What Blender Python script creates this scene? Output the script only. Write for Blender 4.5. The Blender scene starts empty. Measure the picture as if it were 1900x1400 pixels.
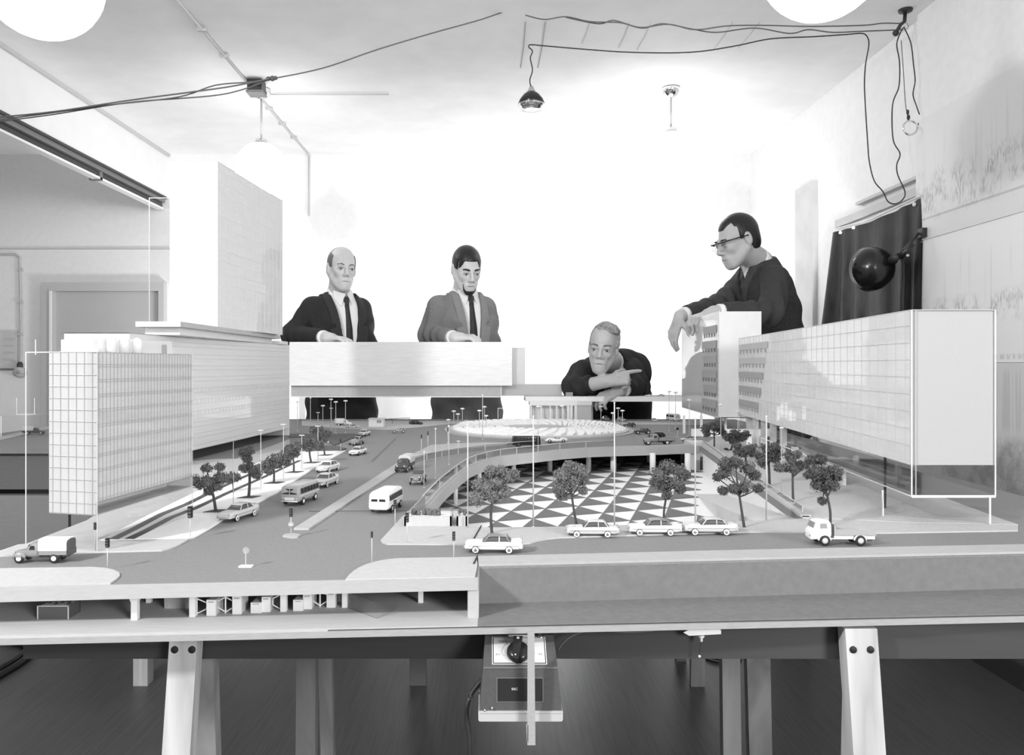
import bpy, math, random
import numpy as np
from mathutils import Vector, Matrix

# ------------------------------------------------------------------ camera, world, lights, exposure
SC = bpy.context.scene
COL = SC.collection
F = 1450.0            # focal length in pixels of the 1900 x 1400 frame
CX, CY = 905.0, 678.0 # principal point (view camera with a little shift)
E = 1.15              # lens height above the floor
H0 = 0.27             # lens height above the streets of the model
HP = 0.35             # ... above the sunken plaza
HL = 0.32             # ... above the lower storey
Z0 = E - H0
ZP = E - HP
ZL = E - HL
CEIL = E + 1.557
XR = 1.91
YB = 5.76
XBEAM = -2.36

cam_d = bpy.data.cameras.new('camera')
cam_d.sensor_width = 36.0
cam_d.lens = 36.0 * F / 1900.0
cam_d.shift_x = (950 - CX) / 1900.0
cam_d.shift_y = -(700 - CY) / 1900.0
cam_d.clip_start = 0.02
cam = bpy.data.objects.new('camera', cam_d)
cam.location = (0, 0, E)
cam.rotation_euler = (math.radians(90), 0, 0)
COL.objects.link(cam)
SC.camera = cam

world = bpy.data.worlds.new('world')
SC.world = world
world.use_nodes = True
bg = world.node_tree.nodes['Background']
bg.inputs[0].default_value = (0.8, 0.8, 0.8, 1)
bg.inputs[1].default_value = 0.50

SC.view_settings.view_transform = 'Standard'
SC.view_settings.look = 'None'
SC.view_settings.exposure = 0.0
SC.view_settings.gamma = 1.0
SC.view_settings.use_curve_mapping = False


def area_light(name, loc, target, size, power, shape='DISK', spread=180):
    l = bpy.data.lights.new(name, 'AREA')
    l.shape = shape
    l.size = size
    l.energy = power
    l.spread = math.radians(spread)
    o = bpy.data.objects.new(name, l)
    o.location = loc
    d = Vector(target) - Vector(loc)
    o.rotation_euler = d.to_track_quat('-Z', 'Y').to_euler()
    COL.objects.link(o)
    return o


# the photographer's floods: left of the camera, far behind it, one at the left rear; and an unseen light added to whiten the back wall
area_light('key_flood', (-1.75, -0.5, 2.35), (0.3, 3.0, 1.0), 0.25, 74)
area_light('front_flood', (2.3, -2.2, 1.8), (-0.7, 2.8, 1.0), 1.2, 138)
area_light('back_wall_fill', (0.35, 4.9, 0.40), (0.45, 5.75, 1.1), 0.5, 36, spread=150)
area_light('side_flood', (-1.25, 4.75, 0.7), (-2.5, 5.7, 1.7), 0.35, 14, spread=150)

# ------------------------------------------------------------------ placing helpers

def G(px, py, h=H0):
    """point of a level surface h below the lens"""
    y = F * h / (py - CY)
    return Vector(((px - CX) / F * y, y, E - h))


def W(px, py, y):
    """point at distance y"""
    return Vector(((px - CX) / F * y, y, E - (py - CY) / F * y))


def CE(px, py):
    y = F * (CEIL - E) / (CY - py)
    return Vector(((px - CX) / F * y, y, CEIL))


# ------------------------------------------------------------------ materials
MATS = {}


def mat(name, v, rough=0.6, mottle=0.0, scale=60, metal=0.0, spec=0.4, bump=0.0, stretch=None, emis=0.0):
    if name in MATS:
        return MATS[name]
    m = bpy.data.materials.new(name)
    m.use_nodes = True
    nt = m.node_tree
    b = nt.nodes['Principled BSDF']
    b.inputs['Roughness'].default_value = rough
    b.inputs['Metallic'].default_value = metal
    b.inputs['Specular IOR Level'].default_value = spec
    b.inputs['Base Color'].default_value = (v, v, v, 1)
    if emis:
        b.inputs['Emission Color'].default_value = (1, 1, 1, 1)
        b.inputs['Emission Strength'].default_value = emis
    if mottle or bump:
        tc = nt.nodes.new('ShaderNodeTexCoord')
        mp = nt.nodes.new('ShaderNodeMapping')
        if stretch:
            mp.inputs['Scale'].default_value = stretch
        nz = nt.nodes.new('ShaderNodeTexNoise')
        nz.inputs['Scale'].default_value = scale
        nz.inputs['Detail'].default_value = 4
        nt.links.new(tc.outputs['Object'], mp.inputs['Vector'])
        nt.links.new(mp.outputs[0], nz.inputs['Vector'])
        if mottle:
            r = nt.nodes.new('ShaderNodeMapRange')
            r.inputs['From Min'].default_value = 0.25
            r.inputs['From Max'].default_value = 0.75
            r.inputs['To Min'].default_value = max(0.0, v * (1 - mottle))
            r.inputs['To Max'].default_value = min(1.0, v * (1 + mottle))
            nt.links.new(nz.outputs['Fac'], r.inputs['Value'])
            nt.links.new(r.outputs[0], b.inputs['Base Color'])
        if bump:
            bp = nt.nodes.new('ShaderNodeBump')
            bp.inputs['Strength'].default_value = bump
            bp.inputs['Distance'].default_value = 0.01
            nt.links.new(nz.outputs['Fac'], bp.inputs['Height'])
            nt.links.new(bp.outputs[0], b.inputs['Normal'])
    MATS[name] = m
    return m


def clear_mat(name, tint=0.97, gloss=0.9, ior=1.45):
    m = bpy.data.materials.new(name)
    m.use_nodes = True
    nt = m.node_tree
    nt.nodes.clear()
    out = nt.nodes.new('ShaderNodeOutputMaterial')
    mx = nt.nodes.new('ShaderNodeMixShader')
    lw = nt.nodes.new('ShaderNodeLayerWeight')
    lw.inputs['Blend'].default_value = 0.5
    pw = nt.nodes.new('ShaderNodeMath')
    pw.operation = 'POWER'
    pw.inputs[1].default_value = 4.0
    nt.links.new(lw.outputs['Facing'], pw.inputs[0])
    fr = nt.nodes.new('ShaderNodeMath')
    fr.operation = 'MULTIPLY_ADD'
    fr.inputs[1].default_value = 0.6
    fr.inputs[2].default_value = (ior - 1) * 0.10
    nt.links.new(pw.outputs[0], fr.inputs[0])
    t = nt.nodes.new('ShaderNodeBsdfTransparent')
    t.inputs[0].default_value = (tint, tint, tint, 1)
    g = nt.nodes.new('ShaderNodeBsdfGlossy')
    g.inputs[0].default_value = (gloss, gloss, gloss, 1)
    g.inputs[1].default_value = 0.02
    nt.links.new(fr.outputs[0], mx.inputs[0])
    nt.links.new(t.outputs[0], mx.inputs[1])
    nt.links.new(g.outputs[0], mx.inputs[2])
    nt.links.new(mx.outputs[0], out.inputs[0])
    MATS[name] = m
    return m


def film_mat(name, v, opacity, gloss=0.1, mottle=0.0):
    """tracing film glued on acrylic: partly see-through, partly white, slightly shiny"""
    m = bpy.data.materials.new(name)
    m.use_nodes = True
    nt = m.node_tree
    nt.nodes.clear()
    out = nt.nodes.new('ShaderNodeOutputMaterial')
    t = nt.nodes.new('ShaderNodeBsdfTransparent')
    d = nt.nodes.new('ShaderNodeBsdfDiffuse')
    d.inputs[0].default_value = (v, v, v, 1)
    tr = nt.nodes.new('ShaderNodeBsdfTranslucent')
    tr.inputs[0].default_value = (v, v, v, 1)
    g = nt.nodes.new('ShaderNodeBsdfGlossy')
    g.inputs[0].default_value = (0.9, 0.9, 0.9, 1)
    g.inputs[1].default_value = 0.03
    m1 = nt.nodes.new('ShaderNodeMixShader')
    m1.inputs[0].default_value = 0.15
    m2 = nt.nodes.new('ShaderNodeMixShader')
    m2.inputs[0].default_value = opacity
    m3 = nt.nodes.new('ShaderNodeMixShader')
    m3.inputs[0].default_value = gloss
    L = nt.links.new
    L(d.outputs[0], m1.inputs[1])
    L(tr.outputs[0], m1.inputs[2])
    L(t.outputs[0], m2.inputs[1])
    L(m1.outputs[0], m2.inputs[2])
    L(m2.outputs[0], m3.inputs[1])
    L(g.outputs[0], m3.inputs[2])
    L(m3.outputs[0], out.inputs[0])
    if mottle:
        tc = nt.nodes.new('ShaderNodeTexCoord')
        mp = nt.nodes.new('ShaderNodeMapping')
        mp.inputs['Scale'].default_value = (6, 6, 60)
        nz = nt.nodes.new('ShaderNodeTexNoise')
        nz.inputs['Scale'].default_value = 2.5
        nz.inputs['Detail'].default_value = 5
        r = nt.nodes.new('ShaderNodeMapRange')
        r.inputs['From Min'].default_value = 0.3
        r.inputs['From Max'].default_value = 0.7
        r.inputs['To Min'].default_value = v * (1 - mottle)
        r.inputs['To Max'].default_value = v
        L(tc.outputs['Object'], mp.inputs[0])
        L(mp.outputs[0], nz.inputs['Vector'])
        L(nz.outputs[0], r.inputs[0])
        L(r.outputs[0], d.inputs[0])
    MATS[name] = m
    return m


mat('wall_paint', 0.84, 0.8, 0.03, 25)
mat('wall_rough', 0.62, 0.85, 0.08, 8, bump=0.15)
mat('ceiling_paint', 0.88, 0.85, 0.05, 5, bump=0.05)
mat('dado', 0.16, 0.7, 0.12, 30)
mat('skirting', 0.06, 0.6)
mat('beam_paint', 0.86, 0.7, 0.02, 10)
mat('rail_steel', 0.22, 0.5, metal=0.3)
mat('rail_dark', 0.05, 0.5)
mat('door_paint', 0.52, 0.6, 0.03, 8)
mat('door_frame', 0.55, 0.6)
mat('conduit', 0.55, 0.5)
mat('cable', 0.03, 0.5)
mat('cable_grey', 0.12, 0.5)
mat('globe', 0.9, 0.3, emis=8.0)
mat('chrome', 0.75, 0.12, metal=1.0)
mat('black_gloss', 0.012, 0.22, spec=0.6)
mat('black', 0.015, 0.6)
mat('dark_iron', 0.05, 0.4, metal=0.4)
mat('bakelite', 0.02, 0.25)
mat('road', 0.235, 0.75, 0.10, 240)
mat('pavement', 0.50, 0.8, 0.06, 120)
mat('pavement_white', 0.92, 0.75, 0.02, 60)
mat('kerb', 0.44, 0.75, 0.05, 60)
mat('fascia', 0.44, 0.7, 0.05, 60, stretch=(1, 6, 6))
mat('fascia_grey', 0.18, 0.75, 0.10, 90)
mat('low_floor', 0.47, 0.75, 0.06, 40, stretch=(1, 8, 8))
mat('board', 0.37, 0.7, 0.10, 60, stretch=(1, 12, 12))
mat('plaza_white', 0.90, 0.7, 0.03, 60)
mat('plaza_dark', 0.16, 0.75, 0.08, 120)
mat('strip_dark', 0.08, 0.75, 0.1, 90)
mat('lawn', 0.12, 0.9, 0.25, 160)
mat('model_white', 0.82, 0.6, 0.02, 60)
mat('model_wood_white', 0.88, 0.55, 0.07, 14, stretch=(1, 1, 14))
mat('model_light', 0.60, 0.6, 0.04, 60)
mat('model_grey', 0.36, 0.6, 0.06, 60)
mat('model_mid', 0.50, 0.6, 0.06, 60)
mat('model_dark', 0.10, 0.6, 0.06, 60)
mat('facade_paper', 0.74, 0.6, 0.03, 30)
mat('facade_grey', 0.42, 0.55, 0.02, 200)
mat('ink', 0.40, 0.7)
mat('ink_soft', 0.60, 0.7)
mat('ink_dark', 0.16, 0.7)
mat('ink_faint', 0.62, 0.7)
mat('tower_line', 0.80, 0.7)
mat('facade_mesh', 0.47, 0.6, 0.03, 60)
mat('edge_white', 0.88, 0.35)
mat('pole', 0.56, 0.4)
mat('pole_dark', 0.05, 0.5)
mat('foliage', 0.13, 0.9, 0.4, 500)
mat('foliage_dark', 0.10, 0.9, 0.4, 500)
mat('foliage_light', 0.20, 0.9, 0.4, 500)
mat('trunk', 0.06, 0.85, 0.3, 300)
mat('car_white', 0.84, 0.22)
mat('car_cream', 0.70, 0.22)
mat('car_light', 0.58, 0.22)
mat('car_grey', 0.26, 0.3)
mat('car_mid', 0.38, 0.28)
mat('car_dark', 0.07, 0.25)
mat('car_black', 0.02, 0.18)
mat('car_glass', 0.03, 0.08)
mat('car_inside', 0.10, 0.3)
mat('tyre', 0.02, 0.6)
mat('tilt_white', 0.85, 0.5)
mat('cabinet', 0.15, 0.6, 0.08, 30, stretch=(1, 1, 10))
mat('cabinet_light', 0.26, 0.6, 0.08, 30, stretch=(1, 1, 10))
mat('paper', 0.82, 0.7)
mat('trafo', 0.085, 0.45, 0.1, 200)
mat('trafo_base', 0.50, 0.5)
mat('plate_white', 0.62, 0.4)
mat('shirt', 0.86, 0.7)
mat('shoe', 0.02, 0.3)
clear_mat('acrylic', 0.985, 0.8, 1.35)
clear_mat('acrylic_grey', 0.86, 0.8, 1.4)
clear_mat('lens_glass', 0.95, 0.9, 1.4)
film_mat('film', 0.90, 0.86, 0.10, 0.06)
film_mat('film_strong', 0.90, 0.92, 0.07, 0.04)
film_mat('film_soft', 0.90, 0.74, 0.16, 0.05)
film_mat('film_thin', 0.80, 0.45, 0.20)
film_mat('film_grey', 0.62, 0.85, 0.06)


def wood_mat(name, c0, c1, scale, stretch, rough=0.6, ring=6.0):
    m = bpy.data.materials.new(name)
    m.use_nodes = True
    nt = m.node_tree
    b = nt.nodes['Principled BSDF']
    b.inputs['Roughness'].default_value = rough
    L = nt.links.new
    tc = nt.nodes.new('ShaderNodeTexCoord')
    mp = nt.nodes.new('ShaderNodeMapping')
    mp.inputs['Scale'].default_value = stretch
    nz = nt.nodes.new('ShaderNodeTexNoise')
    nz.inputs['Scale'].default_value = scale
    nz.inputs['Detail'].default_value = 6
    nz.inputs['Distortion'].default_value = 0.4
    wv = nt.nodes.new('ShaderNodeMath')
    wv.operation = 'MULTIPLY'
    wv.inputs[1].default_value = ring
    fr = nt.nodes.new('ShaderNodeMath')
    fr.operation = 'PINGPONG'
    fr.inputs[1].default_value = 1.0
    rp = nt.nodes.new('ShaderNodeMapRange')
    rp.inputs['To Min'].default_value = c0
    rp.inputs['To Max'].default_value = c1
    L(tc.outputs['Object'], mp.inputs[0])
    L(mp.outputs[0], nz.inputs['Vector'])
    L(nz.outputs[0], wv.inputs[0])
    L(wv.outputs[0], fr.inputs[0])
    L(fr.outputs[0], rp.inputs[0])
    L(rp.outputs[0], b.inputs['Base Color'])
    MATS[name] = m
    return m


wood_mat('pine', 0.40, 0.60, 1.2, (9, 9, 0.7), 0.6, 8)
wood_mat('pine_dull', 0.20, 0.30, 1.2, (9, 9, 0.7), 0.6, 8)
wood_mat('beam_wood', 0.028, 0.05, 1.5, (0.8, 12, 12), 0.6, 5)
wood_mat('parquet', 0.045, 0.105, 2.4, (38, 1.6, 1), 0.42, 1.6)


def poster_mat(name, kind):
    """faint pencil drawings on a sheet; z is height above the sheet's foot, y runs along the wall"""
    m = bpy.data.materials.new(name)
    m.use_nodes = True
    nt = m.node_tree
    b = nt.nodes['Principled BSDF']
    b.inputs['Roughness'].default_value = 0.7
    L = nt.links.new
    tc = nt.nodes.new('ShaderNodeTexCoord')

    def math_(op, a, bb=None, c=None):
        n = nt.nodes.new('ShaderNodeMath')
        n.operation = op
        for i, x in enumerate((a, bb, c)):
            if x is None:
                continue
            if isinstance(x, (int, float)):
                n.inputs[i].default_value = x
            else:
                L(x, n.inputs[i])
        return n.outputs[0]

    def noise(sc, st, det=5):
        mp = nt.nodes.new('ShaderNodeMapping')
        mp.inputs['Scale'].default_value = st
        n = nt.nodes.new('ShaderNodeTexNoise')
        n.inputs['Scale'].default_value = sc
        n.inputs['Detail'].default_value = det
        L(tc.outputs['Object'], mp.inputs[0])
        L(mp.outputs[0], n.inputs['Vector'])
        return n.outputs['Fac']

    def bandmask(coord, lo, hi, soft):
        a = nt.nodes.new('ShaderNodeMapRange')
        a.inputs['From Min'].default_value = lo - soft
        a.inputs['From Max'].default_value = lo + soft
        L(coord, a.inputs[0])
        c = nt.nodes.new('ShaderNodeMapRange')
        c.inputs['From Min'].default_value = hi - soft
        c.inputs['From Max'].default_value = hi + soft
        c.inputs['To Min'].default_value = 1
        c.inputs['To Max'].default_value = 0
        L(coord, c.inputs[0])
        return math_('MULTIPLY', a.outputs[0], c.outputs[0])

    sep = nt.nodes.new('ShaderNodeSeparateXYZ')
    L(tc.outputs['Object'], sep.inputs[0])
    y, z = sep.outputs['Y'], sep.outputs['Z']

    def sharp(fac, lo, hi):
        r = nt.nodes.new('ShaderNodeMapRange')
        r.inputs['From Min'].default_value = lo
        r.inputs['From Max'].default_value = hi
        L(fac, r.inputs[0])
        return r.outputs[0]
    hatch = sharp(noise(12, (1, 9, 2.4)), 0.42, 0.60)
    blot = sharp(noise(14, (1, 1, 1)), 0.42, 0.6)
    if kind == 'street':
        d1 = math_('MULTIPLY', math_('MULTIPLY', hatch, blot), bandmask(z, 0.10, 0.27, 0.04))
        d2 = math_('MULTIPLY', sharp(noise(4, (1, 14, 0.5)), 0.55, 0.7), bandmask(z, 0.12, 0.42, 0.06))
        d3 = bandmask(z, 0.085, 0.093, 0.003)
        dk = math_('ADD', math_('ADD', math_('MULTIPLY', d1, 0.42), math_('MULTIPLY', d2, 0.10)), math_('MULTIPLY', d3, 0.3))
        base = 0.80
    elif kind == 'elevation':
        d1 = math_('MULTIPLY', math_('MULTIPLY', hatch, blot), bandmask(z, 0.17, 0.26, 0.025))
        d2 = math_('MULTIPLY', sharp(noise(3, (1, 12, 0.3)), 0.6, 0.72), bandmask(z, 0.2, 0.42, 0.04))
        d4 = math_('MULTIPLY', bandmask(z, 0.012, 0.03, 0.004), sharp(noise(30, (1, 5, 1)), 0.45, 0.55))
        dk = math_('ADD', math_('ADD', math_('MULTIPLY', d1, 0.45), math_('MULTIPLY', d2, 0.14)), math_('MULTIPLY', d4, 0.25))
        base = 0.92
    else:
        d1 = math_('MULTIPLY', sharp(noise(6, (1, 14, 0.25)), 0.42, 0.6), bandmask(z, 0.27, 0.49, 0.02))
        vor = nt.nodes.new('ShaderNodeTexVoronoi')
        vor.feature = 'DISTANCE_TO_EDGE'
        vor.inputs['Scale'].default_value = 34
        L(tc.outputs['Object'], vor.inputs['Vector'])
        ln = sharp(vor.outputs['Distance'], 0.10, 0.03)
        d2 = math_('MULTIPLY', math_('ADD', math_('MULTIPLY', ln, 0.25), math_('MULTIPLY', blot, 0.6)), bandmask(z, 0.02, 0.24, 0.02))
        dk = math_('ADD', math_('MULTIPLY', d1, 0.16), math_('MULTIPLY', d2, 0.42))
        base = 0.74
    tone = math_('MULTIPLY', math_('SUBTRACT', 1.0, dk), base)
    L(math_('MAXIMUM', tone, 0.04), b.inputs['Base Color'])
    MATS[name] = m
    return m


# ------------------------------------------------------------------ mesh helpers

class MB:
    def __init__(s):
        s.v, s.f = [], []

    def add(s, vs, fs):
        n = len(s.v)
        s.v += [tuple(v) for v in vs]
        s.f += [tuple(i + n for i in f) for f in fs]
        return s

    def hexa(s, p):
        return s.add(p, [(3, 2, 1, 0), (4, 5, 6, 7), (0, 1, 5, 4), (1, 2, 6, 5), (2, 3, 7, 6), (3, 0, 4, 7)])

    def box(s, x0, x1, y0, y1, z0, z1):
        return s.hexa([(x0, y0, z0), (x1, y0, z0), (x1, y1, z0), (x0, y1, z0), (x0, y0, z1), (x1, y0, z1), (x1, y1, z1), (x0, y1, z1)])

    def prism(s, poly, z0, z1):
        n = len(poly)
        a = sum(poly[i][0] * poly[(i + 1) % n][1] - poly[(i + 1) % n][0] * poly[i][1] for i in range(n))
        if a < 0:
            poly = poly[::-1]
        vs = [(p[0], p[1], z0) for p in poly] + [(p[0], p[1], z1) for p in poly]
        fs = [tuple(range(n - 1, -1, -1)), tuple(range(n, 2 * n))]
        fs += [(i, (i + 1) % n, n + (i + 1) % n, n + i) for i in range(n)]
        return s.add(vs, fs)

    def loft(s, rings, cap=True, closed=True):
        n = len(rings[0])
        vs = [p for r in rings for p in r]
        fs = []
        for k in range(len(rings) - 1):
            for i in range(n if closed else n - 1):
                j = (i + 1) % n
                fs.append((k * n + i, k * n + j, (k + 1) * n + j, (k + 1) * n + i))
        if cap:
            fs.append(tuple(range(n - 1, -1, -1)))
            m = (len(rings) - 1) * n
            fs.append(tuple(range(m, m + n)))
        return s.add(vs, fs)

    def tube(s, pts, r, n=6):
        pts = [Vector(p) for p in pts]
        rs = r if isinstance(r, (list, tuple)) else [r] * len(pts)
        rings = []
        up = Vector((0.13, 0.31, 0.94))
        for i, p in enumerate(pts):
            t = (pts[min(i + 1, len(pts) - 1)] - pts[max(i - 1, 0)])
            if t.length < 1e-9:
                t = Vector((0, 0, 1))
            t.normalize()
            if abs(t.dot(up)) > 0.95:
                up = Vector((0.9, 0.3, 0.1))
            a = t.cross(up).normalized()
            b = t.cross(a)
            rings.append([p + (a * math.cos(2 * math.pi * k / n) + b * math.sin(2 * math.pi * k / n)) * rs[i] for k in range(n)])
        return s.loft(rings)

    def cyl(s, p0, p1, r0, r1=None, n=12):
        return s.tube([p0, p1], [r0, r0 if r1 is None else r1], n)

    def lathe(s, prof, c=(0, 0, 0), n=20, axis='z'):
        rings = []
        for r, h in prof:
            ring = []
            for k in range(n):
                a = 2 * math.pi * k / n
                if axis == 'z':
                    ring.append((c[0] + r * math.cos(a), c[1] + r * math.sin(a), c[2] + h))
                elif axis == 'y':
                    ring.append((c[0] + r * math.cos(a), c[1] + h, c[2] + r * math.sin(a)))
                else:
                    ring.append((c[0] + h, c[1] + r * math.cos(a), c[2] + r * math.sin(a)))
            rings.append(ring)
        return s.loft(rings)

    def ball(s, c, r, n=12, m=8):
        rx, ry, rz = r if isinstance(r, (tuple, list)) else (r, r, r)
        rings = []
        for i in range(m + 1):
            t = math.pi * i / m
            st = max(math.sin(t), 0.02)
            rings.append([(c[0] + rx * st * math.cos(2 * math.pi * k / n), c[1] + ry * st * math.sin(2 * math.pi * k / n), c[2] - rz * math.cos(t)) for k in range(n)])
        return s.loft(rings)

    def mesh(s, name, smooth=False):
        me = bpy.data.meshes.new(name)
        me.from_pydata(s.v, [], s.f)
        me.update()
        if smooth:
            me.polygons.foreach_set('use_smooth', [True] * len(me.polygons))
        return me


def link(name, me, m, parent=None, world=True, loc=None, rot=None, scale=None):
    o = bpy.data.objects.new(name, me)
    if me is not None and m is not None:
        if len(me.materials) == 0:
            me.materials.append(None)
        o.material_slots[0].link = 'OBJECT'
        o.material_slots[0].material = MATS[m] if isinstance(m, str) else m
    if loc is not None:
        o.location = loc
    if rot is not None:
        o.rotation_euler = rot
    if scale is not None:
        o.scale = scale
    if parent is not None:
        o.parent = parent
        if world:
            o.matrix_parent_inverse = WM[parent.name].inverted()
            WM[o.name] = Matrix.LocRotScale(o.location, o.rotation_euler.to_quaternion(), o.scale)
        else:
            WM[o.name] = WM[parent.name] @ Matrix.LocRotScale(o.location, o.rotation_euler.to_quaternion(), o.scale)
    else:
        WM[o.name] = Matrix.LocRotScale(o.location, o.rotation_euler.to_quaternion(), o.scale)
    COL.objects.link(o)
    return o


WM = {}  # world matrices of roots (children are built in world coordinates)


def part(name, mb, m, parent, smooth=False, label=None):
    o = link(name, mb.mesh(name, smooth), m, parent)
    if label:
        o['label'] = label
    return o


def tag(o, label, cat, group=None):
    o['label'] = label
    o['category'] = cat
    if group:
        o['group'] = group
    return o


def thing(name, label, cat, loc=(0, 0, 0), rz=0.0, group=None):
    o = bpy.data.objects.new(name, None)
    o.empty_display_size = 0.02
    o.location = loc
    o.rotation_euler = (0, 0, rz)
    COL.objects.link(o)
    WM[o.name] = Matrix.LocRotScale(Vector(loc), o.rotation_euler.to_quaternion(), None)
    return tag(o, label, cat, group)


def solo(name, mb, m, label, cat, group=None, smooth=False):
    return tag(link(name, mb.mesh(name, smooth), m), label, cat, group)


def struct(name, mb, m, parent=None, smooth=False):
    o = link(name, mb.mesh(name, smooth), m, parent)
    if parent is None:
        o['kind'] = 'structure'
    return o


UNIT = MB().box(-.5, .5, -.5, .5, -.5, .5).mesh('unit_block')


def bar(name, parent, c, size, rz, m):
    """a slim block sharing one mesh; c and size in world terms"""
    return link(name, UNIT, m, parent, True, loc=c, rot=(0, 0, rz), scale=size)


def smooth_path(pts, sub=6):
    pts = [Vector(p) for p in pts]
    out = []
    n = len(pts)
    for i in range(n - 1):
        p0, p1, p2, p3 = pts[max(i - 1, 0)], pts[i], pts[i + 1], pts[min(i + 2, n - 1)]
        for k in range(sub):
            t = k / sub
            out.append(0.5 * ((2 * p1) + (p2 - p0) * t + (2 * p0 - 5 * p1 + 4 * p2 - p3) * t * t + (3 * p1 - p0 - 3 * p2 + p3) * t ** 3))
    out.append(pts[-1])
    return out


RND = random.Random(7)

# ================================================================== THE ROOM
struct('floor', MB().box(-4.6, XR + 0.1, -3.0, YB + 0.2, -0.1, 0.0), 'parquet')
struct('ceiling', MB().box(-4.6, XR + 0.1, -1.2, YB + 0.2, CEIL, CEIL + 0.12), 'ceiling_paint')
wb = struct('wall_back', MB().box(-4.6, XR + 0.1, YB, YB + 0.15, 0, CEIL), 'wall_paint')
YP = F * XR / (1702 - CX)       # where the pier on the right wall ends
wr = struct('wall_right', MB().box(XR, XR + 0.15, -0.2, YP, E - 0.51, CEIL).box(XR + 0.03, XR + 0.15, YP, YB, E - 0.51, CEIL), 'wall_paint')
struct('trim_1', MB().box(XR - 0.004, XR + 0.15, -0.2, YB, 0.09, E - 0.51), 'dado')
struct('baseboard_right', MB().box(XR - 0.02, XR + 0.02, -0.2, YB, 0.0, 0.09), 'skirting')
struct('wall_left', MB().box(-4.75, -4.6, -1.2, YB + 0.2, 0, CEIL), 'wall_rough')
# ridge of the plaster on the left part of the back wall, and the picture rail
struct('trim_2', MB().box(-4.6, XBEAM + 0.4, YB - 0.012, YB, E + 0.855, E + 0.866), 'conduit')

bm = struct('trim_3', MB().box(XBEAM - 0.16, XBEAM, -1.2, YB, E + 1.235, CEIL - 0.012), 'beam_paint')
struct('trim_4', MB().box(XBEAM - 0.17, XBEAM + 0.02, -1.2, YB, CEIL - 0.02, CEIL), 'conduit')  # grey colour stands in for the shadow gap between beam and ceiling
rail = thing('sliding_rail', 'grey steel sliding rail fixed under the long white ceiling beam', 'rail', (XBEAM, 3.5, E + 1.15))
part('rail_channel', MB().box(XBEAM - 0.10, XBEAM - 0.01, -0.8, YB - 0.02, E + 1.195, E + 1.235), 'rail_steel', rail)
part('rail_lip', MB().box(XBEAM - 0.012, XBEAM + 0.006, -0.8, YB - 0.02, E + 1.222, E + 1.236), 'rail_dark', rail)
part('rail_track', MB().box(XBEAM - 0.10, XBEAM - 0.03, -0.8, YB - 0.02, E + 1.165, E + 1.19), 'rail_dark', rail)
part('rail_guide', MB().box(XBEAM - 0.07, XBEAM - 0.02, -0.8, YB - 0.02, E + 1.145, E + 1.158), 'edge_white', rail)
for y in (2.4, 3.6, 4.8):
    part('rail_bracket', MB().box(XBEAM - 0.09, XBEAM - 0.02, y, y + 0.03, E + 1.14, E + 1.236), 'rail_steel', rail)

# door in the back wall at the left
d0, d1 = W(85, 525, YB), W(310, 519, YB)
i0, i1 = W(106, 541, YB), W(300, 538, YB)
dr = struct('door_1', MB().box(i0.x, i1.x, YB - 0.012, YB + 0.01, 0.01, i0.z), 'door_paint')
struct('door_frame', MB().box(d0.x, i0.x, YB - 0.06, YB, 0, d0.z).box(i1.x, d1.x, YB - 0.06, YB, 0, d0.z).box(i0.x, i1.x, YB - 0.06, YB, i0.z, d0.z), 'door_frame', dr)
struct('door_bead', MB().box(i0.x - 0.02, i0.x - 0.005, YB - 0.072, YB - 0.055, 0, i0.z), 'edge_white', dr)
struct('door_handle', MB().cyl((i0.x + 0.07, YB - 0.06, 0.98), (i0.x + 0.16, YB - 0.06, 0.98), 0.009).cyl((i0.x + 0.07, YB - 0.06, 0.98), (i0.x + 0.07, YB - 0.012, 0.98), 0.009), 'chrome', dr)

# wall socket at the end of its pipe, electrical panel beside it
sk = thing('wall_outlet', 'round white wall socket at the end of a conduit left of the door', 'socket', W(37, 690, YB - 0.03))
c = W(37, 690, YB - 0.03)
part('outlet_body', MB().lathe([(0.001, 0.03), (0.035, 0.03), (0.04, 0), (0.036, -0.03), (0.001, -0.032)], c, 18, 'y'), 'conduit', sk, True)
part('outlet_collar', MB().lathe([(0.014, -0.01), (0.02, 0.0), (0.02, 0.03), (0.012, 0.045)], (c.x, c.y, c.z + 0.03), 12), 'rail_dark', sk, True)
part('outlet_plug', MB().cyl((c.x, c.y - 0.03, c.z), (c.x + 0.05, c.y - 0.035, c.z), 0.012), 'conduit', sk, True)
cp = thing('wall_conduit', 'pale pipe running along the wall and bending down to the socket', 'conduit', W(38, 500, YB - 0.012))
part('pipe', MB().tube(smooth_path([W(-60, 472, YB - .012), W(0, 472, YB - .012), W(28, 472, YB - .012), W(35, 477, YB - .012), W(37, 486, YB - .012), W(38, 560, YB - .012), W(39, 640, YB - .012), W(38, 676, YB - .012)], 4), 0.009, 8), 'conduit', cp, True)
for y in (500, 560, 620):
    q = W(38, y, YB - 0.012)
    part('pipe_clip', MB().box(q.x - 0.018, q.x + 0.018, q.y - 0.013, q.y + 0.012, q.z - 0.008, q.z + 0.008), 'conduit', cp)
q0, q1 = W(-30, 612, YB), W(34, 683, YB)
pn = thing('notice_board', 'grey framed notice board on the wall beside the socket', 'notice board', (q0.x, YB, q1.z))
part('board_sheet', MB().box(q0.x, q1.x, YB - 0.012, YB, q1.z, q0.z), 'wall_rough', pn)
for k in range(4):
    z = q1.z + 0.06 + k * 0.05
    part('board_line', MB().box(q1.x - 0.10, q1.x - 0.02, YB - 0.016, YB - 0.011, z, z + 0.012), 'door_frame', pn)
part('board_rim', MB().box(q0.x, q1.x, YB - 0.018, YB, q1.z - 0.012, q1.z), 'rail_steel', pn)

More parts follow.
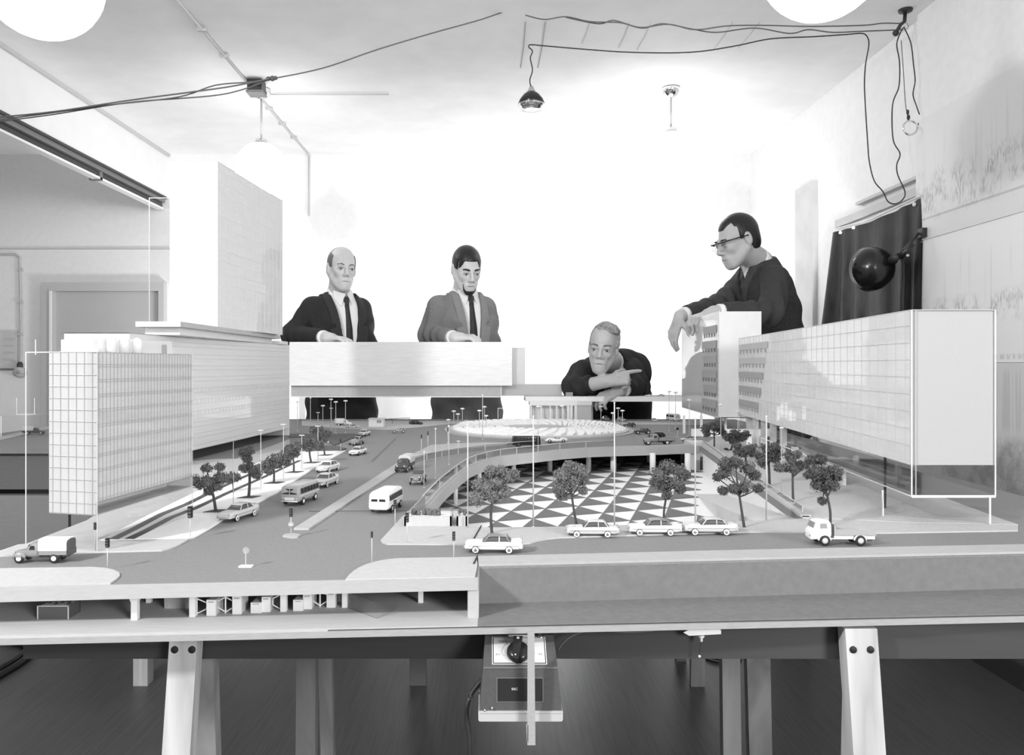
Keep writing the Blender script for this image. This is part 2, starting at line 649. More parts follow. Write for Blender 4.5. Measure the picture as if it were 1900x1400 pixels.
# conduits on the ceiling and down the back wall
c0, c1, c2 = CE(300, -30), CE(475, 165), CE(572, 285)
cc = thing('ceiling_conduit', 'thin pipe clipped along the ceiling past the left globe lamp', 'conduit', (c1.x, 4.4, CEIL))
xx = c1.x - 0.01
part('pipe', MB().tube([(xx, 2.6, CEIL - .01), (xx, YB - .012, CEIL - .01), (xx, YB - .012, E + 1.1)], 0.0065, 8), 'conduit', cc, True)
for y in (3.1, 3.6, 3.9, 4.7, 5.0, 5.3):
    part('pipe_clip', MB().box(xx - 0.022, xx + 0.022, y - 0.008, y + 0.008, CEIL - 0.018, CEIL), 'conduit', cc)
part('branch_pipe', MB().tube([(xx, 4.46, CEIL - .01), (xx + 0.75, 4.46, CEIL - .01)], 0.004, 6), 'conduit', cc, True)
jb = thing('junction_box', 'small dark junction box on the ceiling above the left globe lamp', 'junction box', (c1.x, 4.32, CEIL))
b0 = W(476, 173, 4.28)
part('box_shell', MB().box(b0.x - 0.04, b0.x + 0.04, 4.24, 4.32, CEIL - 0.065, CEIL), 'dark_iron', jb)
part('box_lid', MB().box(b0.x - 0.045, b0.x + 0.045, 4.235, 4.325, CEIL - 0.075, CEIL - 0.062), 'rail_steel', jb)
for s in (-1, 1):
    part('box_nipple', MB().cyl((b0.x + s * 0.025, 4.24, CEIL - 0.03), (b0.x + s * 0.025, 4.225, CEIL - 0.03), 0.012), 'rail_dark', jb)

# faint board joints of the ceiling at the right
for k, (a, b) in enumerate((((975, 40), (966, 125)), ((1012, 40), (998, 125)), ((1094, 40), (1080, 80)), ((1168, 40), (1148, 88)), ((1208, 40), (1182, 92)), ((1360, 40), (1325, 90)), ((1410, 40), (1370, 88)))):
    p, q = CE(*a), CE(*b)
    st = struct('trim_%d' % (5 + k), MB().tube([(p.x, p.y, CEIL - .001), ((p.x + q.x) / 2 + .004, (p.y + q.y) / 2, CEIL - .001), (q.x, q.y, CEIL - .001)], 0.003, 5), 'ink_soft' if k > 1 else 'ink')


# --------------------------------------------------------------- globe lamps
def globe_lamp(x, y, zc, r, label):
    t = thing('globe_pendant', label, 'lamp', (x, y, CEIL), group='globe pendant lamps')
    part('canopy', MB().lathe([(0.05, 0.0), (0.052, -0.012), (0.045, -0.035), (0.022, -0.055), (0.008, -0.06), (0.003, -0.06)], (x, y, CEIL), 20), 'chrome', t, True)
    part('rod', MB().cyl((x, y, CEIL - 0.058), (x, y, zc + r), 0.006, n=8), 'conduit', t, True)
    part('fitter', MB().lathe([(0.01, 0.03), (0.03, 0.02), (0.035, -0.01), (0.03, -0.02)], (x, y, zc + r), 16), 'chrome', t, True)
    g = part('globe', MB().ball((x, y, zc), r, 32, 20), 'globe', t, True)
    return t


p = W(485, 313, 4.4)
globe_lamp(p.x, p.y, p.z, 0.145, 'lit white globe lamp hanging above the tall white tower')
p = W(1245, 292, 4.38)
globe_lamp(p.x, p.y, p.z, 0.142, 'lit white globe lamp hanging between the small bulb and the wall cables')
p = W(77, -41, 1.95)
globe_lamp(p.x, p.y, p.z, 0.146, 'large looking white globe lamp cut by the top left corner')
p = W(1526, -80, 1.87)
globe_lamp(p.x, p.y, p.z, 0.146, 'white globe lamp barely peeping in at the top right')

# --------------------------------------------------------------- cables strung under the ceiling
YC = 3.45
solo('strung_cable', MB().tube(smooth_path([W(-30, 226, YC), W(60, 214, YC), W(200, 195, YC), W(330, 180, YC), W(400, 158, YC), W(470, 152, YC), W(505, 146, YC), W(600, 126, YC), W(700, 92, YC), W(800, 62, YC), W(893, 36, YC), W(960, 12, YC)], 6), 0.0030, 6), 'cable_grey', 'long grey cable strung from the left rail up across the ceiling', 'cable')
solo('strung_cable', MB().tube(smooth_path([W(-30, 220, YC - .01), W(100, 207, YC - .01), W(240, 186, YC - .01), W(360, 170, YC - .01), W(430, 160, YC - .01), W(500, 146, YC - .01)], 6), 0.0034, 6), 'cable_grey', 'upper of the thin cables twisted together near the left rail', 'cable')
solo('strung_cable', MB().tube(smooth_path([W(-30, 229, YC + .012), W(100, 212, YC + .01), W(240, 190, YC + .01), W(390, 178, YC + .01), W(450, 166, YC + .01), W(498, 148, YC + .0)], 6), 0.003, 6), 'cable_grey', 'lowest sagging cable of the bundle near the left rail', 'cable')
kn = W(503, 146, YC)
solo('cable_knot', MB().ball((kn.x - .012, kn.y, kn.z), .010).ball((kn.x + .006, kn.y, kn.z + .001), .012).ball((kn.x + .02, kn.y, kn.z + .003), .009), 'cable_grey', 'knot joining the cables above the left globe lamp', 'knot', smooth=True)
YH = 3.42
hk = W(1680, 40, YH)
solo('strung_cable', MB().tube(smooth_path([W(975, 28, YH), W(1010, 36, YH), W(1050, 31, YH), W(1095, 40, YH), W(1150, 42, YH), W(1190, 51, YH), W(1240, 45, YH), W(1290, 55, YH), W(1350, 48, YH), W(1420, 47, YH), W(1500, 49, YH), W(1600, 47, YH), W(1640, 43, YH), W(1676, 44, YH)], 6), 0.0028, 6), 'cable_grey', 'upper wavy wire running along the ceiling to the wall hook', 'cable')
solo('strung_cable', MB().tube(smooth_path([W(1050, 32, YH + .02), W(1110, 44, YH + .02), W(1140, 38, YH + .02), W(1190, 52, YH + .02), W(1230, 44, YH + .02), W(1285, 54, YH + .02), W(1330, 60, YH + .02), W(1400, 52, YH + .02), W(1465, 62, YH + .02), W(1500, 55, YH + .02), W(1545, 60, YH + .02), W(1600, 58, YH + .02), W(1676, 55, YH + .02)], 6), 0.0028, 6), 'cable_grey', 'second wavy wire twined around the first along the ceiling', 'cable')
solo('lamp_cable', MB().tube(smooth_path([W(988, 168, 3.38), W(983, 150, 3.38), W(988, 130, 3.38), W(984, 108, 3.38), W(988, 95, 3.38), W(981, 87, 3.38), W(985, 83, 3.38), W(1010, 85, 3.38), W(1080, 91, 3.38), W(1170, 97, 3.38), W(1280, 97, 3.38), W(1360, 86, 3.38), W(1430, 72, 3.38), W(1510, 68, 3.38), W(1570, 64, 3.38), W(1600, 62, 3.38), W(1610, 70, 3.38), W(1612, 85, 3.38), W(1606, 120, 3.38), W(1604, 160, 3.38), W(1607, 220, 3.38), W(1610, 265, 3.38), W(1613, 300, 3.38), W(1622, 335, 3.38), W(1638, 355, 3.38), W(1648, 374, 3.38), W(1662, 378, 3.38), W(1675, 370, 3.38), W(1679, 355, 3.38), W(1666, 325, 3.38), W(1664, 305, 3.38), W(1670, 285, 3.38), W(1657, 258, 3.38), W(1656, 195, 3.38), W(1668, 160, 3.38), W(1669, 115, 3.38), W(1664, 82, 3.38), W(1672, 58, 3.38), W(1678, 50, 3.38)], 5), 0.0027, 6), 'cable', 'dark flex from the hanging bulb looping down the right wall', 'cable')
hg = thing('ceiling_hook', 'dark iron hook holding the wires at the wall corner', 'hook', (hk.x, YH, CEIL))
part('hook_plate', MB().lathe([(0.03, 0), (0.028, -0.01), (0.008, -0.014)], (hk.x, YH, CEIL), 14), 'dark_iron', hg, True)
part('hook_shank', MB().tube([(hk.x, YH, CEIL - 0.005), (hk.x - .004, YH, hk.z), (hk.x - .02, YH, hk.z - 0.012), (hk.x - .04, YH, hk.z - 0.045)], 0.008, 8), 'dark_iron', hg, True)
part('hook_tip', MB().ball((hk.x - .042, YH, hk.z - 0.05), 0.014), 'dark_iron', hg, True)
part('hook_eye', MB().tube([(hk.x + .018 * math.cos(a * .6) - .005, YH, hk.z - 0.02 + .018 * math.sin(a * .6)) for a in range(12)], 0.004, 6), 'chrome', hg, True)
solo('pull_cord', MB().tube(smooth_path([W(1678, 52, 3.39), W(1690, 80, 3.39), W(1695, 120, 3.39), W(1698, 150, 3.39), W(1694, 175, 3.39), W(1700, 195, 3.39), W(1706, 212, 3.365)], 5), 0.0026, 6), 'cable', 'short dark flex hanging from the hook to the corner of the poster', 'cable')
rg = thing('hanging_ring', 'metal pull ring hanging on a thin cord from the hook', 'ring', W(1689, 237, 3.36))
rc = W(1689, 237, 3.36)
part('cord', MB().tube(smooth_path([W(1672, 75, 3.36), W(1676, 130, 3.36), W(1679, 180, 3.36), W(1682, 206, 3.36), W(1686, 222, 3.36)], 4), 0.0018, 5), 'cable_grey', rg, True)
part('swivel', MB().ball((rc.x - .011, rc.y, rc.z + .067), (.006, .006, .012)).ball((rc.x - .008, rc.y, rc.z + .045), (.007, .007, .012)), 'dark_iron', rg, True)
part('ring_band', MB().tube([(rc.x + .03 * math.cos(a * math.pi / 12), rc.y, rc.z + .03 * math.sin(a * math.pi / 12)) for a in range(25)], 0.0042, 8), 'chrome', rg, True)

bl = thing('hanging_bulb', 'small mirror bottomed bulb with dark cap hanging from the ceiling flex', 'lamp', W(986, 188, 3.38))
bc = W(986, 190, 3.38)
part('bulb_holder', MB().lathe([(0.008, 0.068), (0.012, 0.06), (0.02, 0.045), (0.022, 0.03)], bc, 16), 'chrome', bl, True)
part('bulb_shade', MB().lathe([(0.018, 0.046), (0.034, 0.034), (0.05, 0.014), (0.058, -0.006), (0.056, -0.008)], bc, 24), 'black_gloss', bl, True)
part('bulb_mirror', MB().lathe([(0.057, -0.006), (0.058, -0.012), (0.05, -0.02), (0.046, -0.022), (0.044, -0.03), (0.02, -0.032), (0.001, -0.03)], bc, 24), 'chrome', bl, True)

# --------------------------------------------------------------- right wall: posters, curtain, flood lamp
for k, (nm, kind, z0, z1, y0, y1, lab) in enumerate((
        ('street_drawing', 'street', E + 0.548, E + 1.08, 2.2, YP - 0.005, 'wide pencil street perspective pinned high on the right wall'),
        ('elevation_drawing', 'elevation', E + 0.012, E + 0.556, 2.2, YP - 0.03, 'pale elevation drawing pinned under the street perspective'),
        ('plan_drawing', 'plan', E - 0.508, E + 0.010, 2.2, 3.28, 'greyish plan sheet hanging lowest on the right wall'))):
    poster_mat(nm, kind)
    t = thing('wall_poster', lab, 'poster', (XR, (y0 + y1) / 2, z0), group='drawings on the right wall')
    me = MB().box(-0.004, 0.0, y0 - (y0 + y1) / 2, y1 - (y0 + y1) / 2, 0, z1 - z0).mesh('sheet')
    o = link('sheet', me, nm, t, world=False, loc=(-0.001 - 0.004 * (k == 0), 0, 0))
    for yy in (y1 - 0.02,):
        for zz in (z1 - z0 - 0.015, 0.02):
            o = link('pin', MB().ball((0, 0, 0), 0.006, 8, 6).mesh('pin', True), 'rail_steel', t, world=False, loc=(-0.008, yy - (y0 + y1) / 2, zz))

# grey panel and picture further down the right wall
xr2 = XR + 0.03
ya, yb_ = F * xr2 / (1517 - CX), F * xr2 / (1484 - CX)
struct('trim_20', MB().box(xr2 - 0.03, xr2, ya, yb_, 0.1, E + 1.09), 'wall_rough')
yc_ = F * xr2 / (1402 - CX)
t = thing('wall_poster', 'faint sheet with a small sketch pinned behind the man with glasses', 'poster', (xr2, 5.0, E + .1), group='drawings on the right wall')
poster_mat('small_sketch', 'elevation')
link('sheet', MB().box(-0.004, 0, -0.36, 0.36, -0.05, 0.75).mesh('sheet'), 'small_sketch', t, world=False, loc=(-0.001, 0.1, 0.05))

# dark curtain: folded cloth hung in front of the window niche
def cloth():
    top = [(F * xr2 / (px - CX), z) for px, z in ((1703, E + 0.727), (1690, E + 0.727), (1553, E + 0.727))]
    y0, y1 = 3.42, F * xr2 / (1553 - CX) - 0.02
    mb = MB()
    n, m = 60, 14
    vs = []
    for j in range(m + 1):
        v = j / m
        for i in range(n + 1):
            u = i / n
            y = y0 + (y1 - y0) * u + 0.16 * v * max(0.0, u - 0.75) * 4 * 0.6
            fold = 0.5 + 0.5 * math.sin(u * 34 + 2.0 * math.sin(u * 7))
            amp = 0.012 + 0.055 * v * (0.25 + 0.75 * (abs(u - 0.5) * 2) ** 1.5)
            x = xr2 - 0.03 - amp * fold - 0.09 * v * max(0.0, u - 0.85) * 6
            z = E + 0.735 - v * 1.05 - 0.018 * math.sin(math.pi * u)
            vs.append((x, y, z))
    fs = [(j * (n + 1) + i, j * (n + 1) + i + 1, (j + 1) * (n + 1) + i + 1, (j + 1) * (n + 1) + i) for j in range(m) for i in range(n)]
    mb.add(vs, fs)
    # thickness: back sheet
    b = [(x + 0.004, y, z) for x, y, z in vs]
    mb.add(b, [f[::-1] for f in fs])
    return mb


mat('curtain', 0.012, 0.5, 0.9, 9, spec=0.3, stretch=(1, 3, 1), bump=0.2)
ct = thing('dark_curtain', 'black shiny cloth tacked over the window behind the flood lamp', 'curtain', (xr2 - 0.03, 3.8, E + 0.7))
part('cloth', cloth(), 'curtain', ct, True)
for yy in (3.47, 4.05, 4.2):
    part('tack', MB().ball((xr2 - 0.045, yy, E + 0.715), 0.009, 10, 8), 'edge_white', ct, True)
part('hem_cord', MB().tube([(xr2 - 0.05, 3.42, E + 0.742), (xr2 - 0.05, 3.85, E + 0.722), (xr2 - 0.05, 4.24, E + 0.742)], 0.004, 6), 'edge_white', ct, True)
struct('window_1', MB().box(xr2 - 0.02, xr2 - 0.001, 3.42, 4.32, E + 0.76, E + 0.80).box(xr2 - 0.035, xr2 - 0.001, 3.42, 4.05, E + 0.83, E + 0.845), 'door_frame')

fl = thing('flood_lamp', 'black round reflector flood lamp on a jointed arm before the curtain', 'flood lamp', W(1705, 440, 3.40))
fc = W(1621, 498, 3.55)
ax = Vector((-0.16, 1.0, 0.02)).normalized()


def bowl(c, ax, prof, n=32):
    a = ax.cross(Vector((0, 0, 1))).normalized()
    b = ax.cross(a)
    return MB().loft([[c + ax * h + (a * math.cos(2 * math.pi * k / n) + b * math.sin(2 * math.pi * k / n)) * r for k in range(n)] for r, h in prof], cap=False)


part('reflector', bowl(fc, ax, [(0.001, -0.075), (0.03, -0.073), (0.06, -0.06), (0.085, -0.035), (0.098, 0.0), (0.103, 0.03), (0.100, 0.031), (0.095, 0.0), (0.082, -0.032), (0.058, -0.055), (0.001, -0.068)]), 'black_gloss', fl, True)
p1, p2, p3 = W(1655, 484, 3.46), W(1668, 474, 3.43), W(1705, 432, 3.40)
part('neck', MB().tube([fc + Vector((0.055, -0.06, 0.03)), p1], [0.022, 0.018], 12), 'black_gloss', fl, True)
part('socket', MB().tube([p1, p2], [0.016, 0.014], 12), 'dark_iron', fl, True)
part('arm', MB().tube([p2, p3], [0.008, 0.006], 8), 'dark_iron', fl, True)
part('arm_spring', MB().tube([p2 + Vector((0, -.01, -.012)), p3 + Vector((-.03, -.01, -.05))], 0.010, 8), 'black_gloss', fl, True)
part('wing_nut', MB().ball(p2 + Vector((0.03, -0.01, 0.0)), (0.012, 0.006, 0.008)), 'chrome', fl, True)
part('wall_clamp', MB().box(XR - 0.03, XR + 0.0, 3.38, 3.42, p3.z - 0.02, p3.z + 0.02), 'dark_iron', fl)
part('flex', MB().tube(smooth_path([p2, W(1676, 490, 3.44), W(1677, 540, 3.46), W(1676, 590, 3.48), W(1674, 640, 3.48)], 5), 0.005, 6), 'cable', fl, True)
sp = bpy.data.lights.new('flood_bulb', 'SPOT')
sp.energy = 25
sp.spot_size = math.radians(85)
sp.spot_blend = 0.5
sp.shadow_soft_size = 0.05
so = bpy.data.objects.new('flood_bulb', sp)
so.location = fc + ax * 0.02
so.rotation_euler = Vector((-0.1, 1.0, 0.12)).to_track_quat('-Z', 'Y').to_euler()
COL.objects.link(so)

# ================================================================== THE MODEL: BOARDS, STREET DECK, PLAZA
from mathutils.geometry import tessellate_polygon


def P2(px, py, h=H0):
    p = G(px, py, h)
    return (p.x, p.y)


def slab_hole(outer, hole, z0, z1):
    o = [Vector((x, y, 0)) for x, y in outer]
    h = [Vector((x, y, 0)) for x, y in hole]
    tris = tessellate_polygon([o, h])
    allp = o + h
    n = len(allp)
    mb = MB()
    vs = [(p.x, p.y, z0) for p in allp] + [(p.x, p.y, z1) for p in allp]
    fs = []
    for a, b, c in tris:
        ar = (allp[b] - allp[a]).cross(allp[c] - allp[a]).z
        if ar < 0:
            b, c = c, b
        fs.append((n + a, n + b, n + c))
        fs.append((c, b, a))
    k = 0
    for ring in (o, h):
        m = len(ring)
        for i in range(m):
            a, b = k + i, k + (i + 1) % m
            fs.append((a, b, n + b, n + a))
        k += m
    return mb.add(vs, fs)


yfl = lambda x: 0.9505 + (x + 0.6) * 0.0755      # front edge of the left deck
wall_a, wall_b = P2(887, 1050), P2(1900, 1026)
sl = (wall_b[1] - wall_a[1]) / (wall_b[0] - wall_a[0])
XRT = 1.02
yw = lambda x: wall_a[1] + (x - wall_a[0]) * sl
XS = -0.0125                                     # where the deck steps back
outer = [(-0.70, yfl(-0.70)), (XS, yfl(XS)), (XS, yw(XS)), (XRT, yw(XRT)), (XRT + 0.02, 1.32), (1.10, 1.5), (1.25, 3.95), (-1.95, 3.95), (-1.95, 2.54), (-0.95, 2.54), (-0.95, 2.05), (-0.86, 2.05), (-0.86, 1.62), (-0.70, 1.62)]
back_edge = [(1297, 827), (1245, 828.5), (1200, 830.5), (1140, 832), (1088, 834), (1040, 837.5), (1000, 842), (960, 846), (930, 850), (905, 855.5), (885, 861.5), (868, 869), (850, 882), (818, 910), (787, 945)]
hole = [P2(*p) for p in [(787, 945), (866, 943), (868, 979), (1000, 978), (1140, 975), (1290, 970), (1425, 966), (1489, 961)]] + [P2(*p) for p in back_edge[:-1]]
deck = thing('street_deck', 'grey street level of the city model with roads and pavements', 'model street', (0, 1.2, Z0))
part('road_slab', slab_hole(outer, hole, Z0 - 0.016, Z0), 'road', deck)


def pave(poly, m='pavement', t=0.0022, name='sidewalk', h=H0):
    return part(name, MB().prism([P2(*p, h) for p in poly], Z0 - 0.0002, Z0 + t), m, deck)


def arc_pts(a, b, c, n=8):
    """quadratic curve through pixel control points"""
    return [((1 - t) ** 2 * a[0] + 2 * t * (1 - t) * b[0] + t * t * c[0], (1 - t) ** 2 * a[1] + 2 * t * (1 - t) * b[1] + t * t * c[1]) for t in [i / n for i in range(n + 1)]]


# left pavement in front of and under the first block
pave([(-30, 1034), (134, 1026.5), (181, 1025.5)] + arc_pts((300, 1022.5), (325, 1019), (351, 1001), 6) + [(360, 999), (186, 1005), (270, 960.5), (382, 905.5), (508, 846.5), (538, 839), (538, 815), (440, 852), (320, 900), (228, 925), (161, 967), (48, 1011), (34, 1012)])
part('sidewalk', MB().prism([(-.855, 1.63), (-.742, 1.59), (-.713, 1.763), (-.722, 2.25), (-.78, 2.25), (-.94, 2.06), (-.855, 2.04)], Z0 - .0002, Z0 + .0022), 'pavement', deck)
# white pavement strip with the tree pits
kerb_l = [(351, 1001), (359, 999), (390, 981), (413, 966), (457, 944), (514, 916), (557, 886), (595, 862), (630, 843), (642, 837)]
pave(kerb_l + [(632, 837.5), (540, 839), (508, 846), (382, 905), (270, 960), (186, 1004.5)], 'pavement_white', 0.003, 'white_pavement')
for cl, w in (([(211, 1003.5), (250, 984), (300, 957), (345, 939), (400, 911), (470, 879), (540, 849)], 1.0), ([(241, 1003), (275, 986), (318, 963), (362, 946), (420, 918), (488, 888), (556, 856)], 1.0)):
    lft = [(x - (8.5 - 5.5 * k / 6) * w, y) for k, (x, y) in enumerate(cl)]
    rgt = [(x + (8.5 - 5.5 * k / 6) * w, y) for k, (x, y) in enumerate(cl)]
    part('dark_strip', MB().prism([P2(*p) for p in lft + rgt[::-1]], Z0 + .0028, Z0 + .0040), 'strip_dark', deck)  # thin raised strip, darker than the pavement
pave([(538, 838), (632, 836.8), (643, 833), (620, 828), (538, 829)], 'lawn', 0.004, 'lawn_strip')
pave([(620, 827), (650, 815), (664, 808), (655, 806), (538, 806), (538, 812), (600, 812)], 'lawn', 0.004, 'lawn_strip')
pave([(607, 820), (628, 812), (650, 811.5), (636, 820)], 'pavement_white', 0.003, 'white_pavement')
# median and the island between the carriageways
pave([(545, 983), (573, 983), (734, 877), (768, 855), (766, 846), (735, 862)], 'kerb', 0.0035, 'median_strip')
pave([(738, 857), (768, 853), (800, 841), (860, 832), (940, 826), (948, 823), (900, 822), (838, 824), (800, 827)], 'kerb', 0.0035, 'traffic_island')
pave([(524, 996), (540, 999), (552, 998), (558, 994), (545, 992), (530, 993)], 'kerb', 0.003, 'traffic_island')
# corner by the planter and the long pavement in front of the plaza
front = [(706, 1004), (710, 1008), (718, 1010.5), (865, 1011.5), (966, 1010)] + arc_pts((983, 1009), (1005, 1001), (1040, 998.5), 5) + [(1150, 995), (1392, 988), (1640, 990), (1865, 986), (1889, 985.5)]
pave(front + [(1889, 975.5), (1700, 972), (1490, 963), (1425, 967.5), (1290, 971.5), (1140, 976.5), (1000, 979.5), (869, 980.5), (866, 979), (866, 950), (787, 948), (748, 958), (728, 980)])
# near pavements along the front edge
pave([(-20, 1057), (169, 1054), (195, 1055.5), (210, 1059), (221, 1064), (222.5, 1069), (216, 1076), (204.6, 1084), (-20, 1089)])
pave(arc_pts((641, 1077), (664, 1042), (742, 1037.5), 8) + [(845, 1036), (884, 1035), (886, 1049), (881, 1072.0)])
pave([(887, 1035), (1400, 1022.5), (1900, 1012.5), (1960, 1011), (1960, 1025.5), (1900, 1026.5), (1400, 1038), (888, 1050)], 'kerb', 0.003, 'kerb_strip')
# right hand ground with the trees
pave([(1489, 960), (1700, 971), (1889, 974.5), (1860, 965), (1700, 905), (1600, 868), (1480, 826), (1400, 800), (1345, 800), (1306, 826), (1330, 845)])
pave([(1040, 790), (1165, 802), (1250, 806), (1290, 812), (1340, 800), (1400, 797), (1400, 783), (1100, 779)], 'road', 0.001, 'road_patch')
pave([(560, 790), (640, 795), (720, 797), (780, 792), (840, 786), (1300, 788), (1330, 781), (560, 781)], 'pavement', 0.003, 'rear_pavement')
# joint lines in the road and the dark seam across the pavement near the white car
for a, b, w in (((573, 951), (757, 950), 0.0006), ((690, 857), (734, 815), 0.0007), ((874, 1011), (893, 978), 0.0011), ((879, 1049), (886, 1034), 0.0011)):
    p, q = G(*a), G(*b)
    part('seam', MB().tube([(p.x, p.y, Z0 + .0028), (q.x, q.y, Z0 + .0028)], w, 5), 'black' if w == 0.0011 else 'strip_dark', deck)
# light rim and grey fascia along the curved edge over the plaza
edge = [P2(*p) for p in back_edge]


def offset(poly, d):
    out = []
    for i in range(len(poly)):
        a, b = Vector(poly[max(i - 1, 0)]), Vector(poly[min(i + 1, len(poly) - 1)])
        t = (b - a).normalized()
        out.append((poly[i][0] + t.y * d, poly[i][1] - t.x * d))
    return out


inn = offset(edge, 0.018)
part('deck_rim', MB().prism(edge + inn[::-1], Z0, Z0 + 0.006), 'kerb', deck)
oute = offset(edge, -0.006)
part('deck_fascia', MB().prism(edge + oute[::-1], Z0 - 0.024, Z0 + 0.003), 'fascia', deck)
# fascias along the front and the step
part('front_fascia', MB().hexa([(-0.70, yfl(-0.70) - .004, Z0 - .017), (XS, yfl(XS) - .004, Z0 - .0145), (XS, yfl(XS), Z0 - .0145), (-0.70, yfl(-0.70), Z0 - .017), (-0.70, yfl(-0.70) - .004, Z0 + .001), (XS, yfl(XS) - .004, Z0 + .001), (XS, yfl(XS), Z0 + .001), (-0.70, yfl(-0.70), Z0 + .001)]), 'fascia', deck)
part('end_wall', MB().box(XS - 0.013, XS + 0.001, yfl(XS) - 0.003, yw(XS) + 0.003, ZL, Z0 - 0.0005), 'fascia', deck)
part('retaining_wall', MB().hexa([(XS, yw(XS) - .0015, ZL), (XRT, yw(XRT) - .0015, ZL), (XRT, yw(XRT) - .0002, ZL), (XS, yw(XS) - .0002, ZL), (XS, yw(XS) - .0015, Z0 - .0035), (XRT, yw(XRT) - .0015, Z0 - .0035), (XRT, yw(XRT) - .0002, Z0 - .0035), (XS, yw(XS) - .0002, Z0 - .0035)]), 'fascia_grey', deck)


def railing(pts, z, h, posts, lean=0.0, m='pole', solid=None):
    t = thing('railing', '', 'railing', (pts[0][0], pts[0][1], z))
    top = [(x, y, z + h) for x, y in pts]
    part('top_rail', MB().tube(top, 0.0011, 5), m, t, True)
    for i in posts:
        x, y = pts[i]
        part('rail_post', MB().cyl((x, y, z), (x, y, z + h), 0.0011, n=5), m, t)
    part('rail_pane', MB().loft([[(x, y, z + .001), (x, y, z + h), (x + .0006, y + .0006, z + h), (x + .0006, y + .0006, z + .001)] for x, y in pts]), 'acrylic_grey', t)
    return t


rl = railing(offset(edge, 0.003)[3:], Z0 + .006, 0.020, range(0, 12))
tag(rl, 'low glazed railing along the curved edge above the plaza', 'railing')
p, q = P2(757, 957), P2(780, 945)
part('end_panel', MB().hexa([(p[0], p[1], Z0), (edge[-1][0], edge[-1][1], Z0), (edge[-1][0] + .002, edge[-1][1], Z0), (p[0] + .002, p[1], Z0), (p[0], p[1], Z0 + .008), (edge[-1][0], edge[-1][1], Z0 + .028), (edge[-1][0] + .002, edge[-1][1], Z0 + .028), (p[0] + .002, p[1], Z0 + .008)]), 'model_grey', rl)
isl = [P2(*p) for p in ((768, 861), (792, 855), (820, 849), (850, 844), (900, 837), (950, 833), (1000, 829))]
rl = railing(isl, Z0 + .003, 0.019, (0, 1, 2, 3, 4, 6))
tag(rl, 'low glazed railing beside the traffic island on the ramp', 'railing')
rr = [P2(*p) for p in ((1304, 829), (1330, 848), (1370, 877), (1410, 906), (1450, 934), (1489, 962))]
rl = railing(rr, Z0 + .012, 0.010, (0, 5))
tag(rl, 'thin rail on top of the sloping parapet at the right of the plaza', 'railing')

# --------------------------------------------------------------- sunken plaza
pz = thing('sunken_plaza', 'sunken plaza paved with light and dark triangles', 'plaza', (0.3, 2.0, ZP))
pf = part('plaza_floor', MB().box(-0.45, 0.98, 1.10, 3.25, ZP - 0.006, ZP), 'plaza_white', pz)
part('shade_back', MB().box(-0.45, 0.98, 3.25, 3.26, ZP, Z0 - .016), 'model_dark', pz)  # dark wall added so the space under the deck reads as shade
part('shade_side', MB().box(-0.46, -0.45, 1.10, 3.25, ZP, Z0 - .016), 'model_dark', pz)  # dark side wall added to keep light from leaking under the deck
part('plaza_front', MB().box(-0.45, 0.98, 1.285, 1.295, ZP, Z0 - .016), 'model_light', pz)
v0 = Vector((0.0189, 1.7536))
v1 = Vector((0.0847, 0.033))
v2 = Vector((0.0367, 0.1235))
rp0, rp1 = Vector(P2(1304, 830)), Vector(P2(1489, 961))
nt_ = 0
tri_me = MB().add([(0, 0, 0), (v1.x, v1.y, 0), (v2.x, v2.y, 0), (0, 0, .0012), (v1.x, v1.y, .0012), (v2.x, v2.y, .0012)], [(2, 1, 0), (3, 4, 5), (0, 1, 4, 3), (1, 2, 5, 4), (2, 0, 3, 5)]).mesh('paving_triangle')
for j in range(-5, 12):
    for i in range(-12, 16):
        q = v0 + v1 * i + v2 * j
        cpt = q + (v1 + v2) / 3
        xm = rp1.x + (cpt.y - rp1.y) * (rp0.x - rp1.x) / (rp0.y - rp1.y)
        if -0.30 < cpt.x < min(xm - 0.12 + 0.07 * (cpt.y - 1.5), 0.75) and 1.50 < cpt.y < 2.95:
            o = link('paving_triangle', tri_me, 'plaza_dark', pf, True, loc=(q.x, q.y, ZP + 0.0001))
            nt_ += 1
# stair ramp at the right foot of the plaza, retaining walls, dark door niche
ra = [G(1489, 962), G(1418, 966), W(1330, 868, 2.40), W(1308, 850, 2.62)]
a0, a1 = rp1, rp0
dirv = (a0 - a1).normalized()
nrm = Vector((dirv.y, -dirv.x))
if nrm.x > 0:
    nrm = -nrm
wall_t = 0.012
p0, p1 = a1, a0
part('right_wall', MB().hexa([(p0.x, p0.y, ZP), (p1.x, p1.y, ZP), (p1.x + wall_t, p1.y, ZP), (p0.x + wall_t, p0.y, ZP), (p0.x, p0.y, Z0 + .006), (p1.x, p1.y, Z0 + .004), (p1.x + wall_t, p1.y, Z0 + .004), (p0.x + wall_t, p0.y, Z0 + .006)]), 'model_white', pz)
part('parapet_cap', MB().hexa([(p0.x - .004, p0.y, Z0 + .004), (p1.x - .004, p1.y, Z0 + .002), (p1.x + .016, p1.y, Z0 + .002), (p0.x + .016, p0.y, Z0 + .004), (p0.x - .004, p0.y, Z0 + .018), (p1.x - .004, p1.y, Z0 + .006), (p1.x + .016, p1.y, Z0 + .006), (p0.x + .016, p0.y, Z0 + .018)]), 'model_mid', pz)
s0 = p1 - dirv * 0.0
